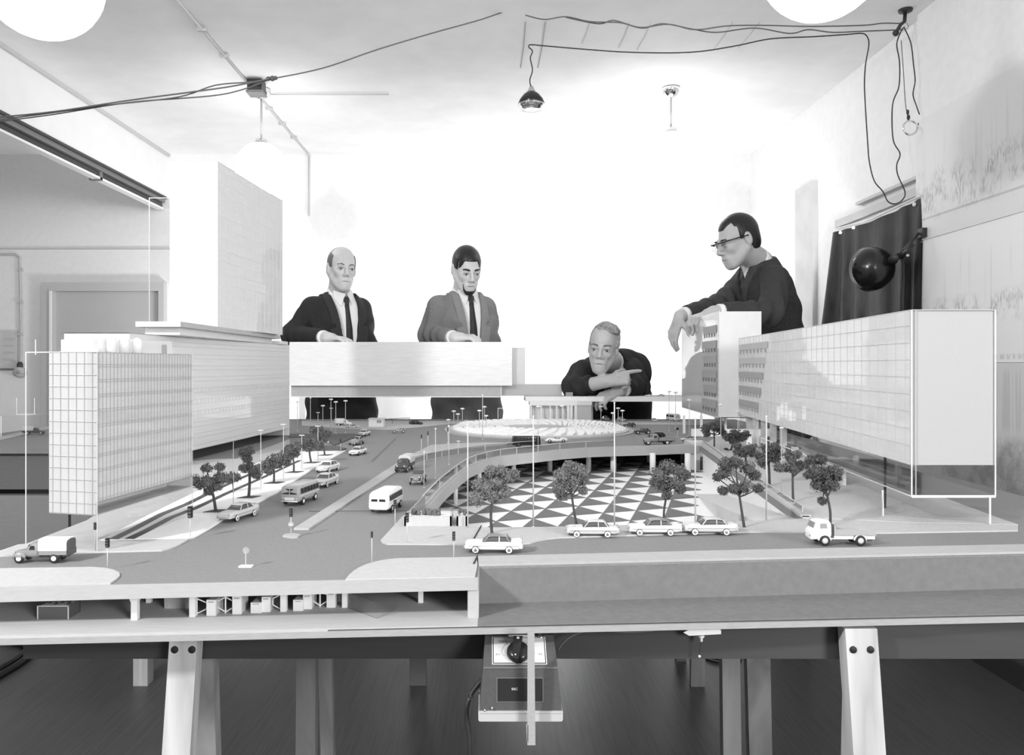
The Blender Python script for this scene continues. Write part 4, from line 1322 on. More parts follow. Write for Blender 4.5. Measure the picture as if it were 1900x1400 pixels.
wallpanel('rubble_wall', b5, q, p, Z0, Z0 + .045, 'rubble', 0.006)
part('wall_end', MB().box(q.x - .012, q.x, q.y - .01, q.y + .01, Z0, Z0 + .05), 'model_white', b5)
p = M0 + (R0 - M0) * .10 + Vector((.012, 0))
part('dark_post', MB().cyl((p.x, p.y, Z0), (p.x, p.y, zb5), .0022, n=8), 'black', b5)
p, q = M0 + (R0 - M0) * .58 + Vector((.0, 0)), M0 + (R0 - M0) * .80 + Vector((.0, 0))
part('shop_band', MB().prism([tuple(p + Vector((.02, 0))), tuple(q + Vector((.02, 0))), tuple(q + Vector((.05, 0))), tuple(p + Vector((.05, 0)))], Z0 + .005, Z0 + .045), 'model_dark', b5)
part('ground_mound', MB().prism([tuple(P2(1520, 868)), tuple(P2(1680, 905)), tuple(P2(1700, 880)), tuple(P2(1560, 850))], Z0, Z0 + .006), 'model_mid', b5)

# ---- kiosk and white stalls at the far left
kk = thing('kiosk', 'small white cube kiosk at the rear edge of the street', 'model building', G(697, 793), group='model buildings')
g = G(684, 793)
y = g.y
part('kiosk_body', MB().box(g.x, g.x + .062, y, y + .06, Z0, W(684, 778, y).z), 'model_white', kk)
part('kiosk_roof', MB().box(g.x - .003, g.x + .068, y - .004, y + .066, W(684, 778, y).z, W(684, 776.5, y).z), 'model_light', kk)
part('kiosk_window', MB().box(g.x + .036, g.x + .056, y - .002, y, W(684, 784, y).z, W(684, 779, y).z), 'model_grey', kk)
fn = thing('wire_fence', 'thin dark barrier running right from the white kiosk', 'fence', G(730, 785))
part('fence_rail', MB().tube([W(700, 778, 3.6), W(760, 775, 3.6)], .0014, 4), 'model_dark', fn)
for px in (700, 728, 760):
    a = W(px, 778 - (px - 700) * .05, 3.6)
    part('fence_post', MB().cyl((a.x, 3.6, Z0), tuple(a), .0012, n=4), 'model_dark', fn)

# ---- side platform at the far left with its cabinet
cb = thing('side_cabinet', 'dark grey cabinet carrying the far left street of the model', 'cabinet', (-1.5, 2.6, 0))
part('cabinet_top', MB().box(-1.93, -0.96, 2.56, 3.9, E - .405, Z0 - .0165), 'cabinet', cb)
part('cabinet_gap', MB().box(-1.93, -0.96, 2.60, 3.9, E - .425, E - .405), 'black', cb)
part('cabinet_body', MB().box(-1.93, -0.96, 2.56, 3.9, 0.36, E - .425), 'cabinet_light', cb)
part('cabinet_seam', MB().box(-1.372, -1.366, 2.556, 2.56, 0.36, E - .425), 'black', cb)
for x, y in ((-1.90, 2.62), (-1.90, 3.8), (-1.0, 3.8)):
    part('cabinet_leg', MB().box(x, x + .045, y, y + .045, 0, 0.36), 'pine_dull', cb)
lx, ly = (265 - CX) / F * 2.826, 2.826
part('cabinet_leg', MB().box(lx - .026, lx + .026, ly - .02, ly + .03, 0, 0.36), 'pine', cb)
pave([(-40, 822), (0, 817.5), (92, 796), (200, 790), (200, 786), (92, 791), (0, 811), (-40, 816)], 'kerb', 0.003, 'kerb_strip')
aw = thing('acrylic_case', 'thin clear acrylic panes standing on the far left street', 'acrylic case', G(40, 800))
for px0, px1, y0, y1, yb in ((2, 31, 772, 772, 816), (31, 64, 738, 738, 772)):
    pass
ya = 2.95
wallpanel('case_pane', aw, tuple(W(2, 815, ya).xy), tuple(W(120, 800, ya).xy), Z0, W(2, 772, ya).z, 'acrylic')
edge_bar(aw, W(2, 816, ya), W(2, 772, ya), .0018)
edge_bar(aw, W(2, 773, ya), W(120, 764, ya), .0008, 'model_mid')
edge_bar(aw, W(31, 769, ya), W(31, 738, ya), .0016)
edge_bar(aw, W(31, 769, ya), W(66, 768, ya), .0026)
edge_bar(aw, W(64, 769, ya), W(64, 738, ya), .0020)

# ================================================================== VEHICLES
CACHE = {}


def cpart(name, key, fn, m, parent, smooth=False, loc=(0, 0, 0)):
    if key not in CACHE:
        CACHE[key] = fn().mesh(name, smooth)
    return link(name, CACHE[key], m, parent, world=False, loc=loc)


def rring(x, hw, zb, zt, n=16, p=4.0, top=1.0):
    """rounded cross-section of a body; top narrows the upper half"""
    out = []
    zm, hz = (zb + zt) / 2, (zt - zb) / 2
    for k in range(n):
        a = 2 * math.pi * (k + .5) / n
        cy, sz = math.cos(a), math.sin(a)
        y = hw * math.copysign(abs(cy) ** (2 / p), cy)
        z = hz * math.copysign(abs(sz) ** (2 / p), sz)
        if z > 0:
            y *= 1 - (1 - top) * z / hz
        out.append((x, y, zm + z))
    return out


def wheels(t, L, xs, hw, r, w, hub='car_white', white=False, arches=False):
    for x in xs:
        for s in (-1, 1):
            y = s * (hw - w * .35)
            ty = cpart('wheel', ('tyre', r, w), lambda: MB().lathe([(r * .55, -w / 2), (r * .9, -w / 2), (r, -w * .3), (r, w * .3), (r * .9, w / 2), (r * .55, w / 2)], (0, 0, 0), 18, 'y'), 'tyre', t, True, (x, y, r))
            if white:
                cpart('whitewall', ('ww', r, w), lambda: MB().lathe([(r * .5, -w * .54), (r * .84, -w * .54), (r * .84, w * .54), (r * .5, w * .54)], (0, 0, 0), 18, 'y'), 'car_white', ty, True)
            cpart('hubcap', ('hub', r, w), lambda: MB().lathe([(.0002, -w * .62), (r * .3, -w * .6), (r * .56, -w * .5), (r * .56, w * .5), (r * .3, w * .6), (.0002, w * .62)], (0, 0, 0), 14, 'y'), hub, ty, True)


def sedan(t, L, body, roof, fins=True, trim='chrome', white=True, key='sed'):
    hw = .182 * L
    fz = .225 if fins else .195
    sec = [(-.5, .13, .10, .16), (-.492, .160, .08, fz), (-.42, .176, .062, fz - .004), (-.30, .18, .058, .208), (-.15, .182, .055, .203), (0, .182, .055, .2), (.2, .18, .055, .2), (.36, .177, .06, .196), (.45, .170, .07, .188), (.49, .155, .085, .172), (.5, .13, .10, .155)]
    cpart('body', (key, L, fins, 'body'), lambda: MB().loft([rring(x * L, w * L, a * L, b * L, 20, 5.0, .94) for x, w, a, b in sec]), body, t, True)
    gs = [(-.30, .150, .19, .215), (-.23, .148, .19, .272), (-.13, .146, .19, .287), (.02, .146, .19, .288), (.10, .148, .19, .268), (.19, .152, .19, .205)]
    cpart('windows', (key, L, 'glass'), lambda: MB().loft([rring(x * L, w * L, a * L, b * L, 16, 4.0, .84) for x, w, a, b in gs]), 'car_inside', t, True)
    rs = [(-.255, .124, .262, .277), (-.20, .130, .276, .293), (-.1, .132, .284, .300), (.02, .132, .284, .300), (.075, .127, .276, .290), (.10, .118, .27, .278)]
    cpart('roof', (key, L, 'roof'), lambda: MB().loft([rring(x * L, w * L, a * L, b * L, 16, 4.0) for x, w, a, b in rs]), roof, t, True)
    for s in (-1, 1):
        for x0, x1 in ((-.285, -.215), (-.10, -.10), (.165, .085)):
            cpart('pillar', (key, L, 'pillar', s, x0), lambda: MB().tube([(x0 * L, s * .151 * L, .195 * L), (x1 * L, s * .128 * L, .285 * L)], .010 * L, 5), roof if x0 != -.10 else body, t)
        cpart('headlamp', (key, L, 'lamp', s), lambda: MB().ball((.493 * L, s * .125 * L, .155 * L), (.012 * L, .024 * L, .022 * L), 10, 8), trim, t, True)
        cpart('tail_lamp', (key, L, 'tail', s), lambda: MB().ball((-.495 * L, s * .14 * L, .19 * L), (.012 * L, .018 * L, .02 * L), 8, 6), 'car_grey', t, True)
        cpart('side_trim', (key, L, 'trim', s), lambda: MB().box(-.45 * L, .44 * L, s * .1795 * L, s * .184 * L, .13 * L, .137 * L), trim, t)
    cpart('bumper', (key, L, 'bf'), lambda: MB().tube([(.47 * L, -.17 * L, .085 * L), (.508 * L, -.12 * L, .085 * L), (.512 * L, .12 * L, .085 * L), (.47 * L, .17 * L, .085 * L)], .014 * L, 6), trim, t, True)
    cpart('bumper', (key, L, 'br'), lambda: MB().tube([(-.47 * L, -.17 * L, .09 * L), (-.506 * L, -.12 * L, .09 * L), (-.506 * L, .12 * L, .09 * L), (-.47 * L, .17 * L, .09 * L)], .014 * L, 6), trim, t, True)
    cpart('grille', (key, L, 'grille'), lambda: MB().box(.493 * L, .503 * L, -.10 * L, .10 * L, .108 * L, .145 * L), trim, t)
    wheels(t, L, (-.27 * L, .31 * L), hw, .067 * L, .05 * L, 'chrome', white)


def beetle(t, L, body, key='bee'):
    sec = [(-.5, .10, .10, .16), (-.47, .16, .08, .22), (-.36, .19, .07, .30), (-.2, .195, .06, .34), (0, .195, .06, .345), (.10, .195, .06, .32), (.18, .19, .06, .25), (.30, .175, .07, .225), (.42, .15, .08, .19), (.49, .10, .10, .14)]
    cpart('body', (key, L, 'body'), lambda: MB().loft([rring(x * L, w * L, a * L, b * L, 18, 2.8, .80) for x, w, a, b in sec]), body, t, True)
    for s in (-1, 1):
        for k, x in enumerate((-.20, -.02)):
            cpart('side_window', (key, L, 'win', s, k), lambda: MB().hexa([((x - .07) * L, s * .172 * L, .235 * L), ((x + .075) * L, s * .172 * L, .235 * L), ((x + .075) * L, s * .18 * L, .235 * L), ((x - .07) * L, s * .18 * L, .235 * L), ((x - .055) * L, s * .148 * L, .305 * L), ((x + .05) * L, s * .148 * L, .305 * L), ((x + .05) * L, s * .160 * L, .305 * L), ((x - .055) * L, s * .160 * L, .305 * L)]), 'car_glass', t)
        for k, x in enumerate((-.32, .32)):
            cpart('fender', (key, L, 'fen', s, k), lambda: MB().ball((x * L, s * .17 * L, .13 * L), (.12 * L, .05 * L, .085 * L), 12, 8), body, t, True)
        cpart('headlamp', (key, L, 'lamp', s), lambda: MB().ball((.42 * L, s * .165 * L, .165 * L), .026 * L, 10, 8), 'chrome', t, True)
    cpart('windscreen', (key, L, 'ws'), lambda: MB().hexa([(.165 * L, -.14 * L, .235 * L), (.185 * L, -.14 * L, .235 * L), (.185 * L, .14 * L, .235 * L), (.165 * L, .14 * L, .235 * L), (.10 * L, -.12 * L, .315 * L), (.118 * L, -.12 * L, .315 * L), (.118 * L, .12 * L, .315 * L), (.10 * L, .12 * L, .315 * L)]), 'car_glass', t)
    for x in (-.50, .49):
        cpart('bumper', (key, L, 'b', x), lambda: MB().tube([(x * L, -.15 * L, .09 * L), (x * L, .15 * L, .09 * L)], .012 * L, 6), 'chrome', t, True)
    wheels(t, L, (-.30 * L, .31 * L), .19 * L, .082 * L, .05 * L, 'chrome')


def sports(t, L, body, key='spo'):
    sec = [(-.5, .10, .09, .15), (-.46, .165, .07, .19), (-.32, .182, .055, .205), (-.12, .18, .05, .18), (.08, .18, .05, .18), (.25, .182, .055, .2), (.40, .165, .06, .175), (.47, .13, .075, .145), (.5, .08, .09, .12)]
    cpart('body', (key, L, 'body'), lambda: MB().loft([rring(x * L, w * L, a * L, b * L, 18, 3.2) for x, w, a, b in sec]), body, t, True)
    cpart('cockpit', (key, L, 'cock'), lambda: MB().box(-.17 * L, .05 * L, -.12 * L, .12 * L, .15 * L, .1835 * L), 'car_inside', t)
    cpart('windscreen', (key, L, 'ws'), lambda: MB().hexa([(.05 * L, -.13 * L, .18 * L), (.06 * L, -.13 * L, .18 * L), (.06 * L, .13 * L, .18 * L), (.05 * L, .13 * L, .18 * L), (.02 * L, -.12 * L, .245 * L), (.028 * L, -.12 * L, .245 * L), (.028 * L, .12 * L, .245 * L), (.02 * L, .12 * L, .245 * L)]), 'acrylic_grey', t)
    for s in (-1, 1):
        cpart('seat', (key, L, 'seat', s), lambda: MB().box(-.15 * L, -.12 * L, s * .02 * L, s * .10 * L, .15 * L, .22 * L), 'car_grey', t)
        cpart('headlamp', (key, L, 'lamp', s), lambda: MB().ball((.45 * L, s * .12 * L, .16 * L), .024 * L, 10, 8), 'chrome', t, True)
    wheels(t, L, (-.29 * L, .30 * L), .182 * L, .078 * L, .05 * L, 'chrome')


def bus(t, L, body, roof, nwin=6, wid=.155, hgt=.36, key='bus', band='car_glass', trim='car_light'):
    hw = wid * L
    zt = hgt * L
    zb = .075 * L
    sec = [(-.5, .86, .10 * L, zt * .78), (-.485, .95, zb, zt * .9), (-.45, 1, zb, zt * .975), (-.35, 1, zb, zt), (.38, 1, zb, zt), (.455, .99, zb, zt * .97), (.488, .95, zb, zt * .86), (.5, .88, .10 * L, zt * .70)]
    cpart('body', (key, L, 'body'), lambda: MB().loft([rring(x * L, w * hw, a, b, 20, 7.0, .93) for x, w, a, b in sec]), body, t, True)
    rs = [(-.47, .70, zt * .93, zt * .965), (-.40, .82, zt * .96, zt * 1.005), (.36, .82, zt * .96, zt * 1.005), (.44, .70, zt * .93, zt * .98)]
    cpart('roof', (key, L, 'roof'), lambda: MB().loft([rring(x * L, w * hw, a, b, 14, 3.0) for x, w, a, b in rs]), roof, t, True)
    for s in (-1, 1):
        for k in range(nwin):
            x0 = -.42 + k * .84 / nwin
            x1 = x0 + .84 / nwin - .018
            cpart('side_window', (key, L, 'w', s, k), lambda: MB().hexa([(x0 * L, s * hw * .97, zt * .58), (x1 * L, s * hw * .97, zt * .58), (x1 * L, s * hw * 1.012, zt * .58), (x0 * L, s * hw * 1.012, zt * .58), (x0 * L, s * hw * .92, zt * .84), (x1 * L, s * hw * .92, zt * .84), (x1 * L, s * hw * .972, zt * .84), (x0 * L, s * hw * .972, zt * .84)]), band, t)
        cpart('windscreen', (key, L, 'ws', s), lambda: MB().hexa([(.485 * L, s * .05 * hw, zt * .58), (.485 * L, s * .78 * hw, zt * .58), (.502 * L, s * .78 * hw, zt * .58), (.506 * L, s * .05 * hw, zt * .58), (.468 * L, s * .05 * hw, zt * .84), (.468 * L, s * .72 * hw, zt * .84), (.488 * L, s * .72 * hw, zt * .84), (.492 * L, s * .05 * hw, zt * .84)]), band, t)
        cpart('rear_window', (key, L, 'rw', s), lambda: MB().hexa([(-.485 * L, s * .08 * hw, zt * .58), (-.485 * L, s * .70 * hw, zt * .58), (-.504 * L, s * .70 * hw, zt * .58), (-.504 * L, s * .08 * hw, zt * .58), (-.47 * L, s * .08 * hw, zt * .78), (-.47 * L, s * .62 * hw, zt * .78), (-.497 * L, s * .62 * hw, zt * .78), (-.497 * L, s * .08 * hw, zt * .78)]), band, t)
        cpart('headlamp', (key, L, 'lamp', s), lambda: MB().ball((.5 * L, s * .7 * hw, zt * .36), .02 * L, 10, 8), 'chrome', t, True)
        cpart('side_trim', (key, L, 'st', s), lambda: MB().box(-.46 * L, .46 * L, s * hw * .99, s * hw * 1.012, zt * .47, zt * .50), trim, t)
    cpart('grille', (key, L, 'gr'), lambda: MB().box(.498 * L, .506 * L, -.5 * hw, .5 * hw, zt * .30, zt * .42), trim, t)
    for x in (-.505, .505):
        cpart('bumper', (key, L, 'bu', x), lambda: MB().tube([(x * L, -hw * .85, zb * 1.25), (x * L, hw * .85, zb * 1.25)], .014 * L, 6), trim, t, True)
    wheels(t, L, (-.27 * L, .29 * L), hw, .075 * L, .05 * L, trim)


def covered_truck(t, L, body, tilt, hood=True, key='cov', back='car_dark', cover=True):
    hw = .17 * L
    # bonnet, cab, bed, tilt
    sec = [(.16, .16, .12, .30), (.22, .15, .12, .285), (.27, .125, .12, .225), (.40, .105, .12, .215), (.47, .095, .12, .20), (.485, .08, .13, .185)]
    cpart('bonnet', (key, L, 'hood'), lambda: MB().loft([rring(x * L, w * L, a * L, b * L, 16, 3.5) for x, w, a, b in sec]), body, t, True)
    cs = [(.02, .155, .10, .335), (.06, .165, .09, .36), (.16, .165, .09, .355), (.22, .155, .10, .30), (.25, .14, .12, .225)]
    cpart('cab', (key, L, 'cab'), lambda: MB().loft([rring(x * L, w * L, a * L, b * L, 18, 4.0, .9) for x, w, a, b in cs]), body, t, True)
    for s in (-1, 1):
        cpart('side_window', (key, L, 'win', s), lambda: MB().hexa([(.075 * L, s * .150 * L, .245 * L), (.185 * L, s * .150 * L, .245 * L), (.175 * L, s * .1655 * L, .245 * L), (.075 * L, s * .1685 * L, .245 * L), (.085 * L, s * .140 * L, .315 * L), (.16 * L, s * .140 * L, .315 * L), (.155 * L, s * .157 * L, .315 * L), (.085 * L, s * .160 * L, .315 * L)]), 'car_glass', t)
        cpart('windscreen', (key, L, 'ws', s), lambda: MB().hexa([(.235 * L, s * .012 * L, .245 * L), (.225 * L, s * .12 * L, .245 * L), (.245 * L, s * .12 * L, .245 * L), (.252 * L, s * .012 * L, .245 * L), (.19 * L, s * .012 * L, .325 * L), (.19 * L, s * .105 * L, .325 * L), (.212 * L, s * .105 * L, .325 * L), (.215 * L, s * .012 * L, .325 * L)]), 'car_glass', t)
        cpart('front_fender', (key, L, 'fen', s), lambda: MB().ball((.36 * L, s * .135 * L, .125 * L), (.12 * L, .045 * L, .075 * L), 14, 8), body, t, True)
        cpart('rear_fender', (key, L, 'ren', s), lambda: MB().ball((-.27 * L, s * .135 * L, .115 * L), (.10 * L, .04 * L, .07 * L), 12, 8), back, t, True)
        cpart('headlamp', (key, L, 'lamp', s), lambda: MB().ball((.47 * L, s * .10 * L, .175 * L), (.015 * L, .026 * L, .026 * L), 10, 8), 'chrome', t, True)
    cpart('grille', (key, L, 'gr'), lambda: MB().box(.475 * L, .49 * L, -.055 * L, .055 * L, .13 * L, .19 * L), 'car_dark', t)
    cpart('bumper', (key, L, 'bu'), lambda: MB().tube([(.495 * L, -.14 * L, .10 * L), (.50 * L, .14 * L, .10 * L)], .013 * L, 6), body, t, True)
    cpart('chassis', (key, L, 'ch'), lambda: MB().box(-.46 * L, .45 * L, -.07 * L, .07 * L, .085 * L, .125 * L), 'car_dark', t)
    cpart('load_bed', (key, L, 'bed'), lambda: MB().box(-.5 * L, .01 * L, -hw, hw, .15 * L, .17 * L).box(-.5 * L, .01 * L, -hw, -hw + .008 * L, .17 * L, .235 * L).box(-.5 * L, .01 * L, hw - .008 * L, hw, .17 * L, .235 * L).box(0, .01 * L, -hw, hw, .17 * L, .235 * L), body, t)
    for k in range(5):
        cpart('bed_strut', (key, L, 'strut', k), lambda: MB().box((-.46 + k * .11) * L, (-.44 + k * .11) * L, -hw * .97, hw * .97, .125 * L, .15 * L), 'car_dark', t)
    cpart('tailgate', (key, L, 'tg'), lambda: MB().box(-.512 * L, -.50 * L, -hw, hw, .12 * L, .225 * L), back, t)
    if cover:
        def tl():
            prof = lambda x: [(x * L, -hw * 1.02, .225 * L), (x * L, -hw * 1.02, .37 * L), (x * L, -hw * .88, .415 * L), (x * L, -hw * .5, .435 * L), (x * L, 0, .44 * L), (x * L, hw * .5, .435 * L), (x * L, hw * .88, .415 * L), (x * L, hw * 1.02, .37 * L), (x * L, hw * 1.02, .225 * L)]
            return MB().loft([prof(-.50), prof(-.25), prof(.012)], cap=True)
        cpart('canvas_tilt', (key, L, 'tilt'), tl, tilt, t, False)

        def bk():
            x = -.503 * L
            pts = [(x, -hw * .96, .225 * L), (x, -hw * .96, .365 * L), (x, -hw * .82, .405 * L), (x, 0, .428 * L), (x, hw * .82, .405 * L), (x, hw * .96, .365 * L), (x, hw * .96, .225 * L)]
            return MB().add(pts + [(p[0] - .002 * L, p[1], p[2]) for p in pts], [tuple(range(6, -1, -1)), tuple(range(7, 14))] + [(i, (i + 1) % 7, 7 + (i + 1) % 7, 7 + i) for i in range(7)])
        cpart('tilt_opening', (key, L, 'open'), bk, back, t)
    wheels(t, L, (-.27 * L, .36 * L), .165 * L, .085 * L, .05 * L, tilt if cover else 'car_light')


def flat_truck(t, L, body, bed, key='flat'):
    hw = .155 * L
    cs = [(.19, .93, .13, .365), (.22, .98, .10, .40), (.32, 1, .085, .405), (.42, .98, .085, .385), (.465, .95, .085, .26), (.495, .90, .09, .235), (.505, .8, .11, .19)]
    cpart('cab', (key, L, 'cab'), lambda: MB().loft([rring(x * L, w * hw, a * L, b * L, 18, 5.0, .9) for x, w, a, b in cs]), body, t, True)
    for s in (-1, 1):
        cpart('side_window', (key, L, 'win', s), lambda: MB().hexa([(.255 * L, s * hw * .90, .275 * L), (.37 * L, s * hw * .90, .275 * L), (.37 * L, s * hw * .985, .275 * L), (.255 * L, s * hw * .99, .275 * L), (.265 * L, s * hw * .86, .35 * L), (.36 * L, s * hw * .86, .35 * L), (.36 * L, s * hw * .945, .35 * L), (.265 * L, s * hw * .945, .35 * L)]), 'car_grey', t)
        cpart('windscreen', (key, L, 'ws', s), lambda: MB().hexa([(.445 * L, s * hw * .06, .28 * L), (.44 * L, s * hw * .78, .28 * L), (.466 * L, s * hw * .78, .28 * L), (.472 * L, s * hw * .06, .28 * L), (.415 * L, s * hw * .06, .36 * L), (.41 * L, s * hw * .72, .36 * L), (.436 * L, s * hw * .72, .36 * L), (.442 * L, s * hw * .06, .36 * L)]), 'car_grey', t)
        cpart('fender', (key, L, 'fen', s), lambda: MB().tube([((.295 + .095 * math.cos(a * math.pi / 8)) * L, s * hw * .90, (.085 + .092 * math.sin(a * math.pi / 8)) * L) for a in range(9)], .016 * L, 6), body, t, True)
        cpart('fender', (key, L, 'ren', s), lambda: MB().tube([((-.26 + .09 * math.cos(a * math.pi / 8)) * L, s * hw * .90, (.085 + .09 * math.sin(a * math.pi / 8)) * L) for a in range(9)], .014 * L, 6), body, t, True)
        cpart('headlamp', (key, L, 'lamp', s), lambda: MB().ball((.495 * L, s * hw * .62, .16 * L), .022 * L, 10, 8), 'chrome', t, True)
        cpart('chassis_rail', (key, L, 'cr', s), lambda: MB().box(-.5 * L, .2 * L, s * hw * .55, s * hw * .75, .10 * L, .155 * L), body, t)
        cpart('side_board', (key, L, 'sb', s), lambda: MB().box(-.5 * L, .13 * L, s * hw, s * hw * 1.04, .17 * L, .262 * L if s < 0 else .262 * L), bed, t)
    cpart('load_bed', (key, L, 'bed'), lambda: MB().box(-.5 * L, .13 * L, -hw, hw, .165 * L, .18 * L), bed, t)
    cpart('headboard', (key, L, 'hb'), lambda: MB().box(.13 * L, .14 * L, -hw, hw, .165 * L, .30 * L), 'car_light', t)
    cpart('cab_gap', (key, L, 'gap'), lambda: MB().box(.142 * L, .19 * L, -hw * .8, hw * .8, .12 * L, .33 * L), 'car_dark', t)
    cpart('rear_tank', (key, L, 'tank'), lambda: MB().box(-.46 * L, -.36 * L, -hw * .7, hw * .7, .07 * L, .11 * L), 'car_dark', t)
    cpart('bumper', (key, L, 'bu'), lambda: MB().tube([(.505 * L, -hw * .9, .10 * L), (.505 * L, hw * .9, .10 * L)], .014 * L, 6), 'chrome', t, True)
    wheels(t, L, (-.26 * L, .295 * L), hw, .083 * L, .055 * L, 'car_light')


def vintage(t, L, body, key='vin', top='car_dark'):
    cpart('tub', (key, L, 'tub'), lambda: MB().loft([rring(x * L, w * L, a * L, b * L, 14, 4.0) for x, w, a, b in ((-.42, .13, .10, .22), (-.38, .15, .09, .25), (-.1, .15, .08, .25), (.05, .14, .08, .25), (.12, .11, .09, .23), (.38, .09, .10, .21), (.42, .075, .11, .19))]), body, t, True)
    cpart('seats', (key, L, 'seat'), lambda: MB().box(-.30 * L, -.24 * L, -.12 * L, .12 * L, .2 * L, .31 * L).box(-.12 * L, -.06 * L, -.12 * L, .12 * L, .2 * L, .30 * L), top, t)
    cpart('windscreen', (key, L, 'ws'), lambda: MB().box(.06 * L, .068 * L, -.13 * L, .13 * L, .24 * L, .34 * L), 'car_inside', t)
    for s in (-1, 1):
        cpart('fender', (key, L, 'f', s), lambda: MB().tube([((.31 + .12 * math.cos(a * math.pi / 8)) * L, s * .15 * L, (.10 + .095 * math.sin(a * math.pi / 8)) * L) for a in range(9)], .02 * L, 6), body, t, True)
        cpart('fender', (key, L, 'r', s), lambda: MB().tube([((-.28 + .12 * math.cos(a * math.pi / 8)) * L, s * .15 * L, (.10 + .095 * math.sin(a * math.pi / 8)) * L) for a in range(9)], .02 * L, 6), body, t, True)
        cpart('headlamp', (key, L, 'l', s), lambda: MB().ball((.42 * L, s * .09 * L, .2 * L), .03 * L, 10, 8), 'chrome', t, True)
    cpart('bumper', (key, L, 'b'), lambda: MB().tube([(.48 * L, -.15 * L, .10 * L), (.48 * L, .15 * L, .10 * L)], .014 * L, 6), 'chrome', t, True)
    wheels(t, L, (-.28 * L, .31 * L), .17 * L, .095 * L, .04 * L, 'car_light')


LEFT = math.pi


def toward(px, py):
    """heading of traffic that comes towards the lens along the street"""
    return -math.pi / 2


def car(kind, name, label, cat, px, py, rz, Lpx=None, L=None, h=H0, z=None, **kw):
    g = G(px, py, h)
    if z is not None:
        g.z = z
    if L is None:
        L = Lpx / F * g.y
    t = thing(name, label, cat, g + Vector((0, 0, 0.0004)), rz, group='toy vehicles on the model streets')
    kind(t, round(L, 4), **kw)
    return t


D = math.radians
car(covered_truck, 'covered_lorry', 'grey toy lorry with a white canvas tilt at the left front corner', 'toy lorry', 81, 1041, LEFT + D(1), Lpx=101, body='car_grey', tilt='tilt_white')
car(sedan, 'toy_sedan', 'white toy sedan with dark roof standing alone nearest the front edge', 'toy car', 916, 1023, LEFT + D(-2), Lpx=106, body='car_white', roof='car_grey')
car(sedan, 'toy_sedan', 'pale toy sedan leading the three parked before the plaza', 'toy car', 1099, 994, LEFT + D(-2), Lpx=97, body='car_light', roof='car_light', fins=False)
car(sedan, 'toy_sedan', 'white toy sedan with grey roof in the middle of three parked', 'toy car', 1214, 991, LEFT + D(-1), Lpx=97, body='car_cream', roof='car_grey')
car(sedan, 'toy_sedan', 'pale grey toy sedan at the rear of the three parked', 'toy car', 1316, 990, LEFT + D(-1), Lpx=99, body='car_light', roof='car_light', fins=True)
car(flat_truck, 'flatbed_lorry', 'white cab over toy lorry with an empty grey flat bed', 'toy lorry', 1558, 1009, LEFT + D(-1), Lpx=117, body='car_white', bed='car_mid')
S1 = -math.pi / 2
car(sedan, 'toy_sedan', 'pale toy sedan coming towards us at the left kerb', 'toy car', 443, 961, S1 - D(17), L=.088, body='car_light', roof='car_light', fins=True, key='sedb')
car(bus, 'toy_bus', 'dark grey toy bus with pale bumper coming down the left street', 'toy bus', 558, 931, S1 - D(12), L=.098, body='car_mid', roof='car_light', wid=.20, hgt=.40, trim='car_white')
car(sedan, 'toy_sedan', 'light toy sedan second in line behind the dark grey bus', 'toy car', 604, 900, S1 - D(12), L=.092, body='car_light', roof='car_cream', fins=True, key='sedc')
car(sedan, 'toy_sedan', 'white toy hardtop third in line on the left street', 'toy car', 609, 874, S1 - D(14), L=.090, body='car_cream', roof='car_white', fins=False, key='sedd')
car(sedan, 'toy_sedan', 'rounded white toy car by the tip of the white pavement', 'toy car', 664, 843, S1 - D(14), L=.082, body='car_white', roof='car_light', fins=False, white=False, key='sede')
car(beetle, 'toy_beetle', 'grey rounded toy car beside the rear lawn strip', 'toy car', 662, 824, S1 - D(14), L=.080, body='car_grey')
car(sedan, 'toy_sedan', 'light toy car furthest up the left lane', 'toy car', 676, 808, S1 - D(10), L=.08, body='car_light', roof='car_cream', fins=False, white=False, key='sede')
car(vintage, 'toy_jeep', 'open dark toy jeep crossing the rear of the main street', 'toy jeep', 740, 803, LEFT + D(12), Lpx=28, body='car_grey')
car(beetle, 'toy_beetle', 'black toy car at the far rear kerb right of the kiosk', 'toy car', 772, 788, LEFT + D(170), Lpx=26, body='car_black')
car(covered_truck, 'toy_van', 'dark toy van with pale roof coming along the median', 'toy van', 751, 873, S1 + D(-8), L=.092, body='car_dark', tilt='car_light', key='covb')
car(vintage, 'toy_roadster', 'dark open toy car with a white front right of the van', 'toy car', 776, 896, S1 + D(-4), L=.086, body='car_grey')
car(bus, 'toy_bus', 'white toy bus driving away from us on the right carriageway', 'toy bus', 717, 945, math.pi / 2 - D(10), L=.098, body='car_white', roof='car_white', wid=.20, hgt=.40)
car(beetle, 'toy_beetle', 'white rounded toy car beyond the left end of the roundabout', 'toy car', 863, 788, LEFT + D(3), Lpx=25, body='car_white')
car(bus, 'toy_bus', 'black toy bus with white roof driving on the curved bridge', 'toy bus', 976, 829, LEFT + D(8), Lpx=52, body='car_black', roof='car_white', nwin=7, key='busb', wid=.16, hgt=.42, trim='car_dark')
car(sports, 'toy_sports_car', 'white open toy sports car just right of the black bus', 'toy car', 1032, 821, LEFT + D(3), Lpx=43, body='car_white')
car(beetle, 'toy_beetle', 'dark toy car left of the umbrella lamps before the bridge', 'toy car', 1083, 782, LEFT + D(6), Lpx=26, body='car_dark')
car(beetle, 'toy_beetle', 'grey toy car parked nose on before the dark bridge opening', 'toy car', 1124, 780, S1, Lpx=26, body='car_grey', key='beeb')
car(beetle, 'toy_beetle', 'mid grey toy car under the rightmost umbrella lamp', 'toy car', 1153, 782, S1 + D(10), Lpx=26, body='car_mid', key='beeb')
